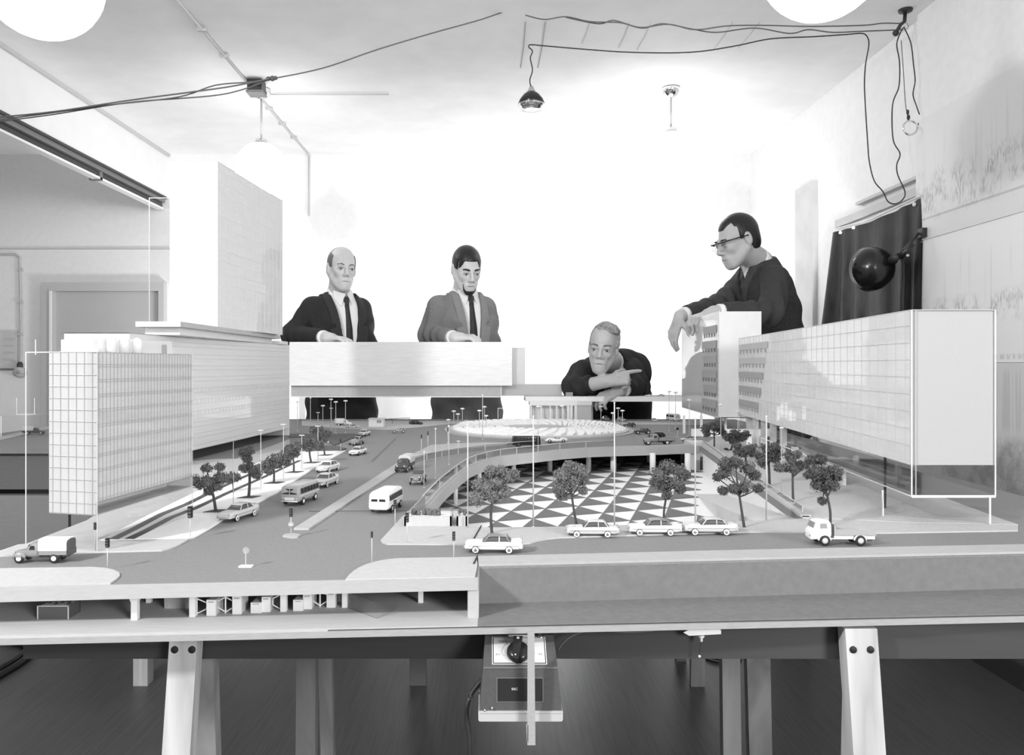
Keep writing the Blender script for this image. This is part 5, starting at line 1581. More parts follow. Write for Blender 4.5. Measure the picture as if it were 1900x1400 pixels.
car(vintage, 'toy_vintage_car', 'dark vintage toy car at the right end of the roundabout', 'toy car', 1168, 792, LEFT + D(10), Lpx=26, body='car_dark', key='vinb')
car(vintage, 'toy_roadster', 'dark toy roadster with white nose beside the black beetle', 'toy car', 1192, 805, LEFT + D(8), Lpx=34, body='car_dark', key='vinc', top='car_black')
car(beetle, 'toy_beetle', 'large black toy saloon behind the flat lorry on the bridge', 'toy car', 1218, 812, LEFT + D(8), Lpx=33, body='car_black', key='beec')
car(covered_truck, 'flatbed_lorry', 'grey toy lorry with long flat bed near the right bridge end', 'toy lorry', 1221, 825, LEFT + D(2), Lpx=56, body='car_grey', tilt='car_grey', cover=False, key='covc')
car(sedan, 'toy_sedan', 'small white toy car facing us in the far right street', 'toy car', 1214, 782, S1, Lpx=22, body='car_white', roof='car_white', white=False, fins=False, key='sedf')
car(bus, 'toy_van', 'white toy van with a dark roof load at the far right', 'toy van', 1249, 781, S1 + D(20), Lpx=30, body='car_white', roof='car_black', wid=.22, hgt=.46, nwin=3, key='busc')
car(sedan, 'toy_sedan', 'small pale toy car half hidden by the tall pole at right', 'toy car', 1277, 818, LEFT + D(5), Lpx=28, body='car_light', roof='car_dark', white=False, fins=False, key='sedg')
car(covered_truck, 'covered_lorry', 'small toy lorry with pale tilt on the far left side street', 'toy lorry', 63, 806, LEFT - D(165), Lpx=36, body='car_dark', tilt='car_light', key='covd')
car(sedan, 'toy_sedan', 'tiny white toy car driving on the bridge left of the white block', 'toy car', 1204, 735.2, LEFT, Lpx=14, h=.1485, z=E - .1485, body='car_white', roof='car_light', white=False, key='sedh')
car(sedan, 'toy_sedan', 'tiny pale toy car furthest right on the bridge', 'toy car', 1226, 735.2, LEFT, Lpx=14, h=.1485, z=E - .1485, body='car_light', roof='car_light', white=False, key='sedh')
car(covered_truck, 'covered_lorry', 'white box toy lorry parked at the rear left before the men', 'toy lorry', 638, 790, LEFT + D(178), Lpx=32, body='car_white', tilt='tilt_white', key='cove')
car(sedan, 'toy_sedan', 'pale toy car beside the white box lorry at the rear', 'toy car', 655, 794, LEFT + D(6), Lpx=24, body='car_light', roof='car_white', white=False, key='sedi')
car(beetle, 'toy_beetle', 'dark toy car standing among the trees at the right', 'toy car', 1348, 836, S1, Lpx=16, body='car_black', key='beed')

# ================================================================== TREES
PIT = 0


def tree(px, py, lumps, label, m='foliage', bend=None, pit=False, trunk=4.0, dens=420):
    """lumps: crown puffs as pixel centre and radius; the puffs are spread in depth around the trunk"""
    g = G(px, py)
    y = g.y
    rn = random.Random(int(px * 7 + py))
    t = thing('model_tree', label, 'model tree', g, group='lichen trees on the model')
    k = y / F
    cxs = sum(l[0] for l in lumps) / len(lumps)
    cys = sum(l[1] for l in lumps) / len(lumps)
    top = W(cxs, cys, y)
    mid = g.lerp(top, 0.5) + Vector((rn.uniform(-2, 2) * k, 0, 0))
    if bend:
        mid = W(bend[0], bend[1], y)
    mb = MB().tube(smooth_path([g, mid, top], 5), [trunk * .5 * k * (1 - .35 * i / 10) for i in range(11)], 7)
    mb.tube([g + Vector((0, 0, 0)), g + Vector((0, 0, 3.5 * k))], [trunk * .9 * k, trunk * .5 * k], 7)
    cs = []
    for (lx, ly, lr) in lumps:
        c = W(lx, ly, y)
        c.y += rn.uniform(-.5, .5) * lr * k * 1.6
        cs.append((c, lr * k))
        st = mid.lerp(top, rn.uniform(.3, .8))
        mb.tube(smooth_path([st, st.lerp(c, .5) + Vector((0, 0, -lr * k * .15)), c], 3), [trunk * .28 * k] * 3 + [trunk * .2 * k] * 4, 5)
    part('trunk', mb, 'trunk', t, True)
    cm = MB()
    for c, r in cs:
        # a rough inner puff and many small tufts around it
        n, mm = 12, 8
        vs = []
        for i in range(mm + 1):
            th = math.pi * i / mm
            for j in range(n):
                a = 2 * math.pi * j / n
                rr = r * rn.uniform(.50, .85)
                vs.append((c.x + rr * math.sin(th) * math.cos(a), c.y + rr * math.sin(th) * math.sin(a), c.z + rr * .85 * math.cos(th)))
        fs = [(i * n + j, i * n + (j + 1) % n, (i + 1) * n + (j + 1) % n, (i + 1) * n + j) for i in range(mm) for j in range(n)]
        cm.add(vs, [f[::-1] for f in fs])
        for q in range(int(dens * 1.2 * min(1.0, (lr / 13) ** 1.5))):
            th = math.acos(rn.uniform(-1, 1))
            a = rn.uniform(0, 2 * math.pi)
            rr = r * rn.uniform(.62, 1.14)
            p = Vector((c.x + rr * math.sin(th) * math.cos(a), c.y + rr * math.sin(th) * math.sin(a), c.z + rr * .85 * math.cos(th)))
            s = k * rn.uniform(1.4, 3.4)
            d1 = Vector((rn.uniform(-1, 1), rn.uniform(-1, 1), rn.uniform(-1, 1))) * s
            d2 = Vector((rn.uniform(-1, 1), rn.uniform(-1, 1), rn.uniform(-1, 1))) * s
            d3 = Vector((rn.uniform(-1, 1), rn.uniform(-1, 1), rn.uniform(-1, 1))) * s
            cm.add([p, p + d1, p + d2, p + d3], [(0, 1, 2), (0, 2, 3), (0, 3, 1), (1, 3, 2)])
    part('crown', cm, m, t)
    if pit:
        ox, oy = pit
        part('tree_pit', MB().prism([(g.x - .020, g.y - .012), (g.x + .012, g.y - .012), (g.x + .022, g.y + .014), (g.x - .006, g.y + .014)], Z0 + .002, Z0 + .0042), 'strip_dark', t)
    return t


PT = (0, 0)
tree(401, 951, [(358, 894, 14), (385, 893, 15), (405, 888, 15), (398, 903, 12), (386, 911, 9), (386, 867, 10), (409, 866, 9), (372, 900, 8)], 'first tree of the left pavement row with spreading flat branches', pit=PT, trunk=6)
tree(433, 915, [(428, 885, 11), (438, 884, 9), (423, 890, 7)], 'small single puff tree behind the first tree of the left row', trunk=3)
tree(461, 925, [(452, 838, 9), (463, 835, 8), (457, 850, 9), (462, 866, 10), (453, 868, 9), (470, 872, 10), (478, 880, 9)], 'tall slim tree second in the left pavement row', pit=PT, trunk=6)
tree(508, 898, [(483, 868, 10), (495, 860, 12), (508, 853, 12), (520, 848, 12), (530, 856, 9), (500, 872, 8), (513, 862, 9)], 'broad crowned tree third in the left pavement row', pit=PT, trunk=4.5)
tree(545, 878, [(530, 838, 9), (541, 832, 10), (552, 826, 9), (536, 846, 8), (548, 842, 8)], 'fourth tree of the left pavement row', pit=PT, trunk=4)
tree(578, 860, [(556, 826, 8), (568, 818, 10), (580, 822, 10), (592, 826, 9), (574, 830, 8)], 'fifth tree of the left pavement row', pit=PT, trunk=4)
tree(603, 846, [(581, 797, 7), (594, 794, 6), (606, 804, 8), (588, 808, 8), (600, 815, 7)], 'furthest tree of the left pavement row with two raised puffs', pit=PT, trunk=3.5)
tree(913, 991, [(885, 925, 17), (903, 905, 20), (925, 895, 17), (945, 882, 14), (912, 875, 13), (930, 872, 10), (890, 900, 15), (938, 915, 12), (915, 920, 14), (955, 878, 9)], 'broad ragged tree at the left end before the plaza', 'foliage_light', (911, 950), trunk=6, dens=520)
tree(1071, 978, [(1042, 880, 15), (1060, 868, 15), (1075, 872, 14), (1050, 895, 14), (1035, 905, 12), (1080, 892, 12), (1043, 920, 10), (1082, 910, 8), (1062, 888, 12)], 'leaning tree behind the first parked sedan', 'foliage_light', (1063, 935), trunk=5, dens=520)
tree(1232, 970, [(1222, 880, 16), (1240, 866, 16), (1258, 872, 15), (1270, 882, 11), (1230, 900, 15), (1250, 895, 15), (1215, 895, 10), (1262, 905, 10), (1236, 918, 9)], 'dense round tree behind the middle parked sedan', 'foliage', (1233, 940), trunk=5, dens=520)
tree(1381, 980, [(1350, 862, 15), (1365, 857, 13), (1345, 880, 14), (1390, 870, 14), (1402, 882, 11), (1378, 905, 13), (1342, 910, 9), (1360, 905, 12), (1405, 905, 9), (1330, 885, 8)], 'open crowned tree behind the last parked sedan', 'foliage_dark', (1375, 940), trunk=5.5, dens=520)
tree(1540, 977, [(1508, 853, 11), (1525, 852, 12), (1512, 875, 16), (1530, 880, 18), (1548, 874, 14), (1520, 900, 14), (1540, 898, 14), (1528, 930, 8), (1500, 880, 9), (1552, 885, 9)], 'large dense tree beside the white flatbed lorry', 'foliage_dark', (1540, 945), trunk=5.5, dens=520)
tree(1325, 834, [(1311, 796, 9), (1322, 792, 9), (1336, 795, 9), (1343, 803, 7), (1312, 805, 6)], 'leftmost tree of the group on the right pavement', 'foliage_dark', trunk=3.5)
tree(1356, 836, [(1350, 810, 8), (1362, 803, 10), (1372, 812, 9), (1382, 806, 9), (1360, 818, 8)], 'second tree of the right pavement group', 'foliage_dark', trunk=3.5)
tree(1384, 858, [(1370, 828, 8), (1384, 835, 10), (1396, 830, 9), (1378, 842, 9), (1398, 842, 7), (1366, 838, 6)], 'short tree in the middle of the right pavement group', 'foliage', trunk=4)
tree(1428, 902, [(1412, 850, 11), (1420, 832, 10), (1437, 828, 9), (1444, 842, 10), (1430, 842, 11), (1414, 860, 8), (1438, 852, 8), (1405, 843, 7)], 'tall trunked tree by the plaza parapet', 'foliage', (1427, 870), trunk=5)
tree(1472, 932, [(1446, 867, 10), (1458, 868, 9), (1465, 845, 9), (1478, 843, 9), (1468, 853, 9), (1487, 865, 11), (1470, 870, 8), (1494, 862, 8)], 'forked tree left of the large dense tree', 'foliage', (1471, 900), trunk=5)

# ================================================================== LAMP POSTS, FLAG POLES, TRAFFIC LIGHTS


def lamp_post(px, py, ytop, label, head='disc', hw=6.0, r=1.0, z=None, h=H0):
    g = G(px, py, h)
    k = g.y / F
    top = W(px, ytop, g.y)
    top.x = g.x
    t = thing('lamp_post', label, 'lamp post', g, group='slender lamp posts of the model')
    part('post', MB().cyl(tuple(g), tuple(top), r * k, r * .8 * k, 6), 'pole', t, True)
    part('post_foot', MB().lathe([(r * 2.2 * k, 0), (r * 2.0 * k, 1.2 * k), (r * 1.1 * k, 2.2 * k)], g, 8), 'pole', t, True)
    if head == 'disc':
        part('lamp_head', MB().lathe([(.5 * k, -2.2 * k), (hw * .8 * k, -1.5 * k), (hw * k, -.4 * k), (hw * .75 * k, .7 * k), (.3 * k, 1.2 * k)], top, 16), 'edge_white', t, True)
    elif head == 'bar':
        part('lamp_head', MB().box(top.x - hw * k, top.x + hw * k, top.y - 1.5 * k, top.y + 1.5 * k, top.z - .8 * k, top.z + .8 * k), 'pole', t)
    elif head == 'knob':
        part('lamp_head', MB().ball(top, 1.6 * k, 8, 6), 'edge_white', t, True)
    return t


for i, (px, py, yt) in enumerate(((433, 943, 814), (484, 913, 798), (526, 890, 787), (560, 872, 807), (590, 857, 790))):
    lamp_post(px, py, yt, '%s T headed street lamp along the white left pavement, counted from the front' % ('nearest', 'second', 'third', 'fourth', 'farthest')[i], 'bar', 5.0, .7)
for px, py, yt, lab in ((868, 981, 787, 'tall bare white pole at the left corner of the plaza'), (989.5, 978, 772, 'tall white pole left of the first parked sedan'), (1140, 975, 747, 'tallest white pole in front of the plaza centre'), (1290, 970.5, 774, 'tall white pole between the last two front trees'), (1422, 967, 772, 'tall white pole at the right corner of the plaza')):
    lamp_post(px, py, yt, lab, 'knob', r=1.5)
for px, py, yt, hd, lab in (
        (599, 797, 752, 'disc', 'disc lamp before the jacket hem of the left man'), (614, 799, 740, 'disc', 'disc lamp near the trouser edge of the left man'),
        (623, 804, 745, 'disc', 'disc lamp left of the white box lorry'), (641, 803, 743, 'disc', 'disc lamp in front of the left man trousers'),
        (552, 800, 745, 'bar', 'thin lamp at the far left of the rear group'), (576, 800, 738, 'knob', 'thin mast second from left in the rear group'),
        (590, 796, 765, 'bar', 'short lamp in the rear left group'), (614.5, 806, 757, 'bar', 'lamp with small bar head behind the left row trees'),
        (832, 790, 778, 'disc', 'shortest disc lamp at the left of the roundabout'), (842, 786, 762, 'disc', 'disc lamp second from left behind the roundabout'),
        (849.5, 786, 767.5, 'disc', 'low disc lamp third from left behind the roundabout'), (858, 785, 757.5, 'disc', 'disc lamp above the white rounded toy car'),
        (889.5, 800, 761, 'disc', 'disc lamp before the trousers of the young man'), (899, 785, 754, 'disc', 'high disc lamp behind the roundabout'),
        (902, 798, 770.5, 'disc', 'low disc lamp next to the high one by the roundabout'), (895.5, 815, 733, 'knob', 'tall mast crossing the lower edge of the rear block'),
        (998.5, 830, 753.5, 'disc', 'disc lamp rising over the white open sports car'), (1043, 800, 752.5, 'disc', 'disc lamp in front of the pavilion'),
        (1115, 783, 753.5, 'disc', 'left disc lamp before the dark bridge opening'), (1147, 786, 756.5, 'disc', 'middle disc lamp before the dark bridge opening'),
        (1155, 796, 761, 'disc', 'right disc lamp before the dark bridge opening'), (1137, 790, 765.5, 'disc', 'low disc lamp beside the tallest pole'),
        (1241.5, 800, 725, 'disc', 'left lamp of the pair beyond the bridge at right'), (1253.5, 795, 727, 'disc', 'right lamp of the pair beyond the bridge at right'),
        (1279, 815, 741.5, 'disc', 'disc lamp left of the clear sided block'), (1301, 792, 733, 'disc', 'disc lamp in front of the clear sided block'),
        (1337.5, 840, 750, 'disc', 'disc lamp in front of the white block face'), (1369, 822, 762.5, 'disc', 'disc lamp at the near edge of the long glassy block'),
        (1450, 917, 793, 'disc', 'disc lamp standing between the two forked right trees'), (1400, 840, 775, 'bar', 'thin lamp among the right pavement trees'),
        (787, 905, 838, 'knob', 'left of two thin masts on the ramp railing'), (808, 888, 795, 'knob', 'thin mast in the middle of the ramp railing'),
        (833, 862, 790, 'knob', 'right thin mast on the ramp railing'), (850.5, 840, 818, 'bar', 'short post on the traffic island')):
    lamp_post(px, py, yt, lab, hd, 4.2 if hd == 'disc' else 3.0, .75)


def traffic_light(px, py, ytop, hgt, label, sign=None, plate=False, r=.9):
    g = G(px, py)
    k = g.y / F
    t = thing('traffic_light', label, 'traffic light', g, group='toy traffic lights')
    top = W(px, ytop, g.y)
    part('post', MB().cyl((g.x, g.y, Z0), (g.x, g.y, top.z - hgt * k * .6), r * k, n=6), 'pole', t, True)
    hw = hgt * .17 * k
    part('signal_box', MB().box(g.x - hw, g.x + hw, g.y - hw, g.y + hw, top.z - hgt * k, top.z), 'black', t)
    for j in range(3):
        part('signal_lens', MB().lathe([(.0002, -.6 * k), (hw * .8, -.4 * k), (hw * .8, .2 * k)], (g.x, g.y - hw, top.z - hgt * k * (.2 + .3 * j)), 8, 'y'), 'model_dark', t)
        part('signal_hood', MB().box(g.x - hw, g.x + hw, g.y - hw * 1.9, g.y - hw, top.z - hgt * k * (.06 + .3 * j) - .5 * k, top.z - hgt * k * (.06 + .3 * j)), 'black', t)
    if sign:
        c = W(px, sign, g.y)
        part('round_sign', MB().lathe([(.0002, -1.2 * k), (5.5 * k, -1.2 * k), (5.8 * k, -.6 * k), (5.5 * k, 0)], (g.x, g.y, c.z), 18, 'y'), 'model_grey', t, True)
        part('arrow_mark', MB().box(g.x - 3.4 * k, g.x + 3.4 * k, g.y - 1.6 * k, g.y - 1.2 * k, c.z - 1.1 * k, c.z + 1.1 * k), 'car_white', t)
    part('post_foot', MB().lathe([(2.2 * k, 0), (1.2 * k, 1.5 * k)], (g.x, g.y, Z0), 8), 'pole', t)
    return t


traffic_light(353, 999.5, 939, 21, 'traffic light at the tip of the white left pavement')
traffic_light(177, 1024, 969, 13, 'traffic light on the pavement corner under the left block')
traffic_light(199.5, 1056, 998, 17, 'traffic light beside the covered lorry at left front')
traffic_light(540, 996, 943, 15, 'traffic light with a round arrow sign on the small island', sign=973)
traffic_light(690, 1047, 986, 11, 'traffic light on the near kerb left of the white bus')
traffic_light(733, 979, 927, 15, 'traffic light directly right of the white bus')
traffic_light(755.5, 1009, 951, 17, 'traffic light before the long stone planter')
traffic_light(842, 1037, 986, 16, 'traffic light on the near kerb left of the lone white sedan')
for px, py, yt, lab in ((632, 839, 814, 'small traffic light at the far tip of the left pavement'), (782, 838, 806, 'small traffic light left on the rear island'), (794, 830, 800, 'small traffic light right on the rear island'), (831, 822, 793, 'small traffic light at the left end of the roundabout'), (656, 832, 825, 'small traffic light between the two rear cars of the left lane')):
    traffic_light(px, py, yt, 7, lab, r=.6)
rs = thing('round_sign', 'grey round sign on a white foot in the middle of the front road', 'road sign', G(456, 1052))
g = G(456, 1052)
k = g.y / F
c = W(456, 1021, g.y)
part('sign_foot', MB().prism([(g.x - 13 * k, g.y - .002), (g.x + 11 * k, g.y - .002), (g.x + 12 * k, g.y + .006), (g.x - 10 * k, g.y + .006)], Z0, Z0 + .0022), 'model_white', rs)
part('sign_post', MB().cyl((g.x, g.y, Z0), (c.x, g.y, c.z), .9 * k, n=6), 'pole', rs)
part('sign_disc', MB().lathe([(.0002, -1 * k), (6.3 * k, -1 * k), (6.3 * k, 0.6 * k), (.0002, .6 * k)], (g.x, g.y + 1.5 * k, c.z), 20, 'y'), 'model_grey', rs)
for px, py, yt, lab in ((1257, 810, 795, 'small dark round sign on the far right road'),):
    g = G(px, py)
    k = g.y / F
    c = W(px, yt, g.y)
    t = thing('round_sign', lab, 'road sign', g)
    part('sign_post', MB().cyl((g.x, g.y, Z0), (c.x, g.y, c.z), .6 * k, n=5), 'pole', t)
    part('sign_disc', MB().lathe([(.0002, -1 * k), (2.6 * k, -1 * k), (2.6 * k, 0.4 * k), (.0002, .4 * k)], (g.x, g.y, c.z), 14, 'y'), 'black', t)

# ================================================================== TRESTLES, TRANSFORMER AND THINGS UNDER THE TABLE
ZU = ZL - .0112


def plank(a, b, w, t, side):
    """square timber from a to b; w across the view, t in depth"""
    a, b = Vector(a), Vector(b)
    return MB().hexa([(a.x - w, a.y, a.z), (a.x + w, a.y, a.z), (a.x + w, a.y + t, a.z), (a.x - w, a.y + t, a.z), (b.x - w, b.y, b.z), (b.x + w, b.y, b.z), (b.x + w, b.y + t, b.z), (b.x - w, b.y + t, b.z)])


def trestle(label, xa, xb, y, zt, legs, hb=.036, lm='pine'):
    t = thing('trestle', label, 'trestle', ((xa + xb) / 2, y, 0), group='wooden trestles under the model')
    part('beam', MB().box(xa, xb, y, y + .03, zt - hb, zt), 'beam_wood', t)
    for xt, xf, yf_, m, w in legs:
        part('leg', plank((xf, yf_, 0), (xt, y - .026 if yf_ < y + .02 else y + .03, zt - .004), w, .022, 0), m, t)
        if yf_ < y + .02:
            for s in (-1, 1):
                part('bolt', MB().lathe([(.0004, -.004), (.0045, -.003), (.005, 0)], (xt + s * .011, y - .026, zt - .030), 10, 'y'), 'black', t)
    return t


y1 = 1.022
Xa = lambda px, y: (px - CX) / F * y
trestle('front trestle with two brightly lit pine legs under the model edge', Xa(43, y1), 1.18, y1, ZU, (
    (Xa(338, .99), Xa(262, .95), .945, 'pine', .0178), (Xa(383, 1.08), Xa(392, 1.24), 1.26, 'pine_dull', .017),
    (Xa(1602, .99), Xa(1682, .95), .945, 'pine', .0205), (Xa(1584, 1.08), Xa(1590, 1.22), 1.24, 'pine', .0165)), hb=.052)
y2 = 1.62
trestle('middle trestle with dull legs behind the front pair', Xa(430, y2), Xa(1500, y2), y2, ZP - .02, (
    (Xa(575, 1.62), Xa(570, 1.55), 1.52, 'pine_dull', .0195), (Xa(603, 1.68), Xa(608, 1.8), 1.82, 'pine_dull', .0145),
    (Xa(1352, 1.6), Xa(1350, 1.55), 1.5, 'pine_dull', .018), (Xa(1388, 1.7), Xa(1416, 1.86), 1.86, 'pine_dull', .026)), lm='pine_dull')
y3 = 2.83
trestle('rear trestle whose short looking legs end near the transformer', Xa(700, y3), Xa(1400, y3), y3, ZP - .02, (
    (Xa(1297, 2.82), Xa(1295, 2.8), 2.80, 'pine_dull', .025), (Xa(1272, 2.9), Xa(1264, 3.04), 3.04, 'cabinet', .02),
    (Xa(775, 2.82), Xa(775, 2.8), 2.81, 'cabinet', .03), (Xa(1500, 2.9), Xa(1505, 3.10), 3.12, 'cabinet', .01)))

# toy transformer on a small shelf hung under the table edge
YT = 0.948
tf = thing('transformer', 'dark grey toy transformer with white dial plate hung under the table edge', 'transformer', (Xa(966, YT), YT, W(966, 1338, YT).z))
w0, w1 = (1044 - 887) / 2 / F * YT, (1037 - 898) / 2 / F * YT
xc = Xa(966, YT)
zlo, zba, zf = W(966, 1338, YT).z, W(966, 1319, YT).z, W(966, 1241, YT).z
part('base_plate', MB().loft([[(xc + sx * (w0 - .0015 * (1 - q)), YT + (.0 if sy < 0 else .062), z) for sx, sy in ((-1, -1), (1, -1), (1, 1), (-1, 1))] for z, q in ((zlo, 0), (zlo + .002, 1), (zba, 1))]), 'trafo_base', tf)
part('base_groove', MB().box(xc - w0 * .96, xc + w0 * .96, YT - .0004, YT, zba - .0028, zba - .0020), 'model_grey', tf)
RISE = .0262
prof = [(YT + .002, zba, w0 * .975), (YT + .0045, zf, w1 * 1.0), (YT + .0445, zf + RISE, w1 * .955), (YT + .056, zf + RISE, w1 * .955), (YT + .060, zba, w0 * .975)]
mb = MB()
vs = []
for y, z, w in prof:
    vs += [(xc - w, y, z), (xc + w, y, z)]
n = len(prof)
fs = [(2 * i, 2 * i + 1, 2 * i + 3, 2 * i + 2) for i in range(n - 1)]
fs += [tuple(2 * i for i in range(n))[::-1], tuple(2 * i + 1 for i in range(n)), (2 * n - 2, 2 * n - 1, 1, 0)]
mb.add(vs, fs)
part('casing', mb, 'trafo', tf)
part('fold_edge', MB().tube([(xc - w1, YT + .0042, zf), (xc + w1, YT + .0042, zf)], .0007, 6), 'rail_steel', tf)
sl0, sl1 = Vector((xc, YT + .0045, zf)), Vector((xc, YT + .0445, zf + RISE))
us = (sl1 - sl0)
ul = us.normalized()
un = Vector((0, -us.z, us.y)).normalized()


def on_top(x, v, out=0.0):
    q = sl0 + us * v + un * out
    return (xc + x, q.y, q.z)


def top_plate(x0, x1, v0, v1, o0, o1):
    return MB().hexa([on_top(x0, v0, o0), on_top(x1, v0, o0), on_top(x1, v1, o0), on_top(x0, v1, o0), on_top(x0, v0, o1), on_top(x1, v0, o1), on_top(x1, v1, o1), on_top(x0, v1, o1)])


pw = w1
part('plate_rim', top_plate(-pw * .76, pw * .72, .10, .93, 0, .0004), 'edge_white', tf)
part('plate_gap', top_plate(-pw * .74, pw * .70, .115, .915, .0003, .0006), 'black', tf)
dpl = part('dial_plate', top_plate(-pw * .715, pw * .675, .14, .895, .0003, .0009), 'plate_white', tf)
sc = Vector(on_top(-.0022, .43, .0009))


def disc_on(c, r0, r1, h0, h1, n=24):
    a = Vector((1, 0, 0))
    return MB().loft([[c + (a * math.cos(2 * math.pi * k / n) * r + ul * math.sin(2 * math.pi * k / n) * r) + un * h for k in range(n)] for r, h in ((r0, h0), (r0, h0 + (h1 - h0) * .3), (r1, h1 * .9), (r1 * .6, h1))])


arcp = []
for k in range(25):
    a = math.pi * (-.03 + 1.06 * k / 24)
    arcp.append(sc + Vector((1, 0, 0)) * math.cos(a) * .0205 + ul * math.sin(a) * .0185 + un * .0002)
part('dial_scale', MB().tube(arcp, .0002, 4), 'ink', tf)
part('dial_scale', MB().tube([sc + (p - sc) * .80 for p in arcp], .00016, 4), 'ink', tf)
kb = part('control_knob', disc_on(sc, .0145, .0125, 0, .008), 'bakelite', tf, True)
part('knob_bar', MB().hexa([tuple(sc + Vector((x, 0, 0)) + ul * v + un * o) for o in (.005, .013) for x, v in ((-.0075, -.0165), (-.0005, -.018), (.0060, .0150), (-.0055, .0155))]), 'bakelite', kb)
part('knob_mark', disc_on(sc + ul * .0125 + un * .013, .0018, .0018, 0, .0006, 10), 'conduit', kb)
part('knob_mark', disc_on(sc - ul * .012 + Vector((-.004, 0, 0)) + un * .013, .0010, .0010, 0, .0005, 8), 'edge_white', kb)
part('pilot_lamp', disc_on(Vector(on_top(-.0022, .79, .0009)), .0050, .0036, 0, .0025, 16), 'bakelite', tf, True)
part('fuse_cap', disc_on(Vector(on_top(.0265, .965, .0003)), .0042, .0028, 0, .0016, 14), 'chrome', tf, True)
part('paper_label', top_plate(-.0135, .0120, .94, 1.0, .0001, .0004), 'plate_white', tf)
ph0, ph1 = W(925, 1302, YT).z, W(925, 1260, YT).z


def front_plate(x0, x1, za, zb2, out):
    ya, yb2 = YT + .002 + .0025 * (za - zba) / (zf - zba), YT + .002 + .0025 * (zb2 - zba) / (zf - zba)
    return MB().hexa([(x0, ya - out, za), (x1, ya - out, za), (x1, ya, za), (x0, ya, za), (x0, yb2 - out, zb2), (x1, yb2 - out, zb2), (x1, yb2, zb2), (x0, yb2, zb2)])


part('name_plate_rim', front_plate(Xa(921.5, YT), Xa(1008.5, YT), ph0 - .0008, ph1 + .0008, .0004), 'rail_steel', tf)
part('name_plate', front_plate(Xa(923, YT), Xa(1007, YT), ph0, ph1, .0007), 'black', tf)
for px, py in ((899.5, 1317), (913, 1313)):
    part('screw', MB().ball(W(px, py, YT + .0008), .0019, 8, 6), 'chrome', tf, True)


def text(body, parent, loc, size, m, rot=(math.pi / 2, 0, 0), name='lettering', align='CENTER'):
    cu = bpy.data.curves.new(name, 'FONT')
    cu.body = body
    cu.size = size
    cu.align_x = align
    cu.extrude = 0.0001
    tmp = bpy.data.objects.new(name, cu)
    COL.objects.link(tmp)
    dg = bpy.context.evaluated_depsgraph_get()
    me = bpy.data.meshes.new_from_object(tmp.evaluated_get(dg))
    bpy.data.objects.remove(tmp)
    me.transform(Matrix.Translation(Vector(loc)) @ Matrix.Rotation(rot[0], 4, 'X'))
    me.materials.clear()
    return link(name, me, m, parent)


tilt = math.atan2(us.z, us.y)
text('220 V', tf, on_top(-pw * .46, .755, .0010), .0048, 'ink_dark', (tilt, 0, 0))
text('\u201eAUTDRIT REGL\u201c', tf, on_top(-.001, .665, .0010), .0050, 'ink_dark', (tilt, 0, 0))
text('R.V.', tf, on_top(-pw * .60, .36, .0010), .0034, 'ink_dark', (tilt, 0, 0))
text('R.2', tf, on_top(pw * .56, .37, .0010), .0034, 'ink_dark', (tilt, 0, 0))
text('0 0 1', tf, on_top(-pw * .42, .35, .0010), .0026, 'ink', (tilt, 0, 0))
text('BBC', tf, (Xa(955, YT), YT + .0018, W(950, 1281, YT).z), .0042, 'plate_white')
st = thing('wooden_stick', 'pale wooden strip hanging upright in front of the toy transformer', 'stick', W(986, 1178, YT - .018))
ys = YT - .016
z0s, z1s = W(986, 1382, ys).z, W(986, 1172, ys).z
part('stick_bar', MB().hexa([(Xa(978.5, ys), ys, z0s), (Xa(993.5, ys), ys, z0s), (Xa(993.5, ys), ys + .004, z0s), (Xa(978.5, ys), ys + .004, z0s), (Xa(979, ys), ys, z1s), (Xa(991.5, ys), ys, z1s), (Xa(991.5, ys), ys + .004, z1s), (Xa(979, ys), ys + .004, z1s)]), 'board', st)
part('stick_chamfer', MB().hexa([(Xa(978, ys), ys, z0s + .004), (Xa(980, ys), ys, z0s + .004), (Xa(980, ys), ys + .004, z0s + .004), (Xa(978, ys), ys + .004, z0s + .004), (Xa(976.5, ys), ys, z0s + .024), (Xa(980, ys), ys, z0s + .024), (Xa(980, ys), ys + .004, z0s + .024), (Xa(976.5, ys), ys + .004, z0s + .024)]), 'board', st)
part('bracket_strap', MB().box(xc - .02, xc + .02, YT + .0635, YT + .0735, zlo, ZU - .02), 'dark_iron', tf)
part('bracket_tray', MB().box(xc - w0 * .8, xc + w0 * .8, YT + .01, YT + .0735, zlo - .003, zlo), 'dark_iron', tf)
solo('mains_cable', MB().tube(smooth_path([W(899, 1255, YT + .05), W(888, 1268, YT + .05), W(874, 1288, YT + .045), W(866, 1312, YT + .04), W(866, 1335, YT + .04), W(870, 1360, YT + .04), W(872, 1400, YT + .04), W(868, 1480, YT + .05), W(860, 1600, YT + .08)], 6), .0032, 8), 'cable', 'black mains cable hanging down from the left of the toy transformer', 'cable', smooth=True)
solo('thin_wire', MB().tube(smooth_path([W(1036, 1205, 1.0), W(1045, 1192, 1.0), W(1060, 1180, 1.0), W(1080, 1172, 1.0), W(1110, 1169, 1.0), W(1160, 1172, 1.0), W(1205, 1170, 1.0), W(1232, 1165, 1.0), W(1240, 1158, 1.0)], 6), .0011, 6), 'cable_grey', 'thin grey wire running from the transformer along the table edge', 'cable', smooth=True)
solo('floor_cable', MB().tube(smooth_path([G(-40, 1262, E - .012), G(0, 1240, E - .012), G(30, 1222, E - .012), G(50, 1203, E - .012), G(44, 1196, E - .012), G(28, 1190, E - .012), G(-30, 1184, E - .012)], 6), .012, 8), 'cable', 'inner loop of black cable lying on the floor at far left', 'cable', smooth=True)
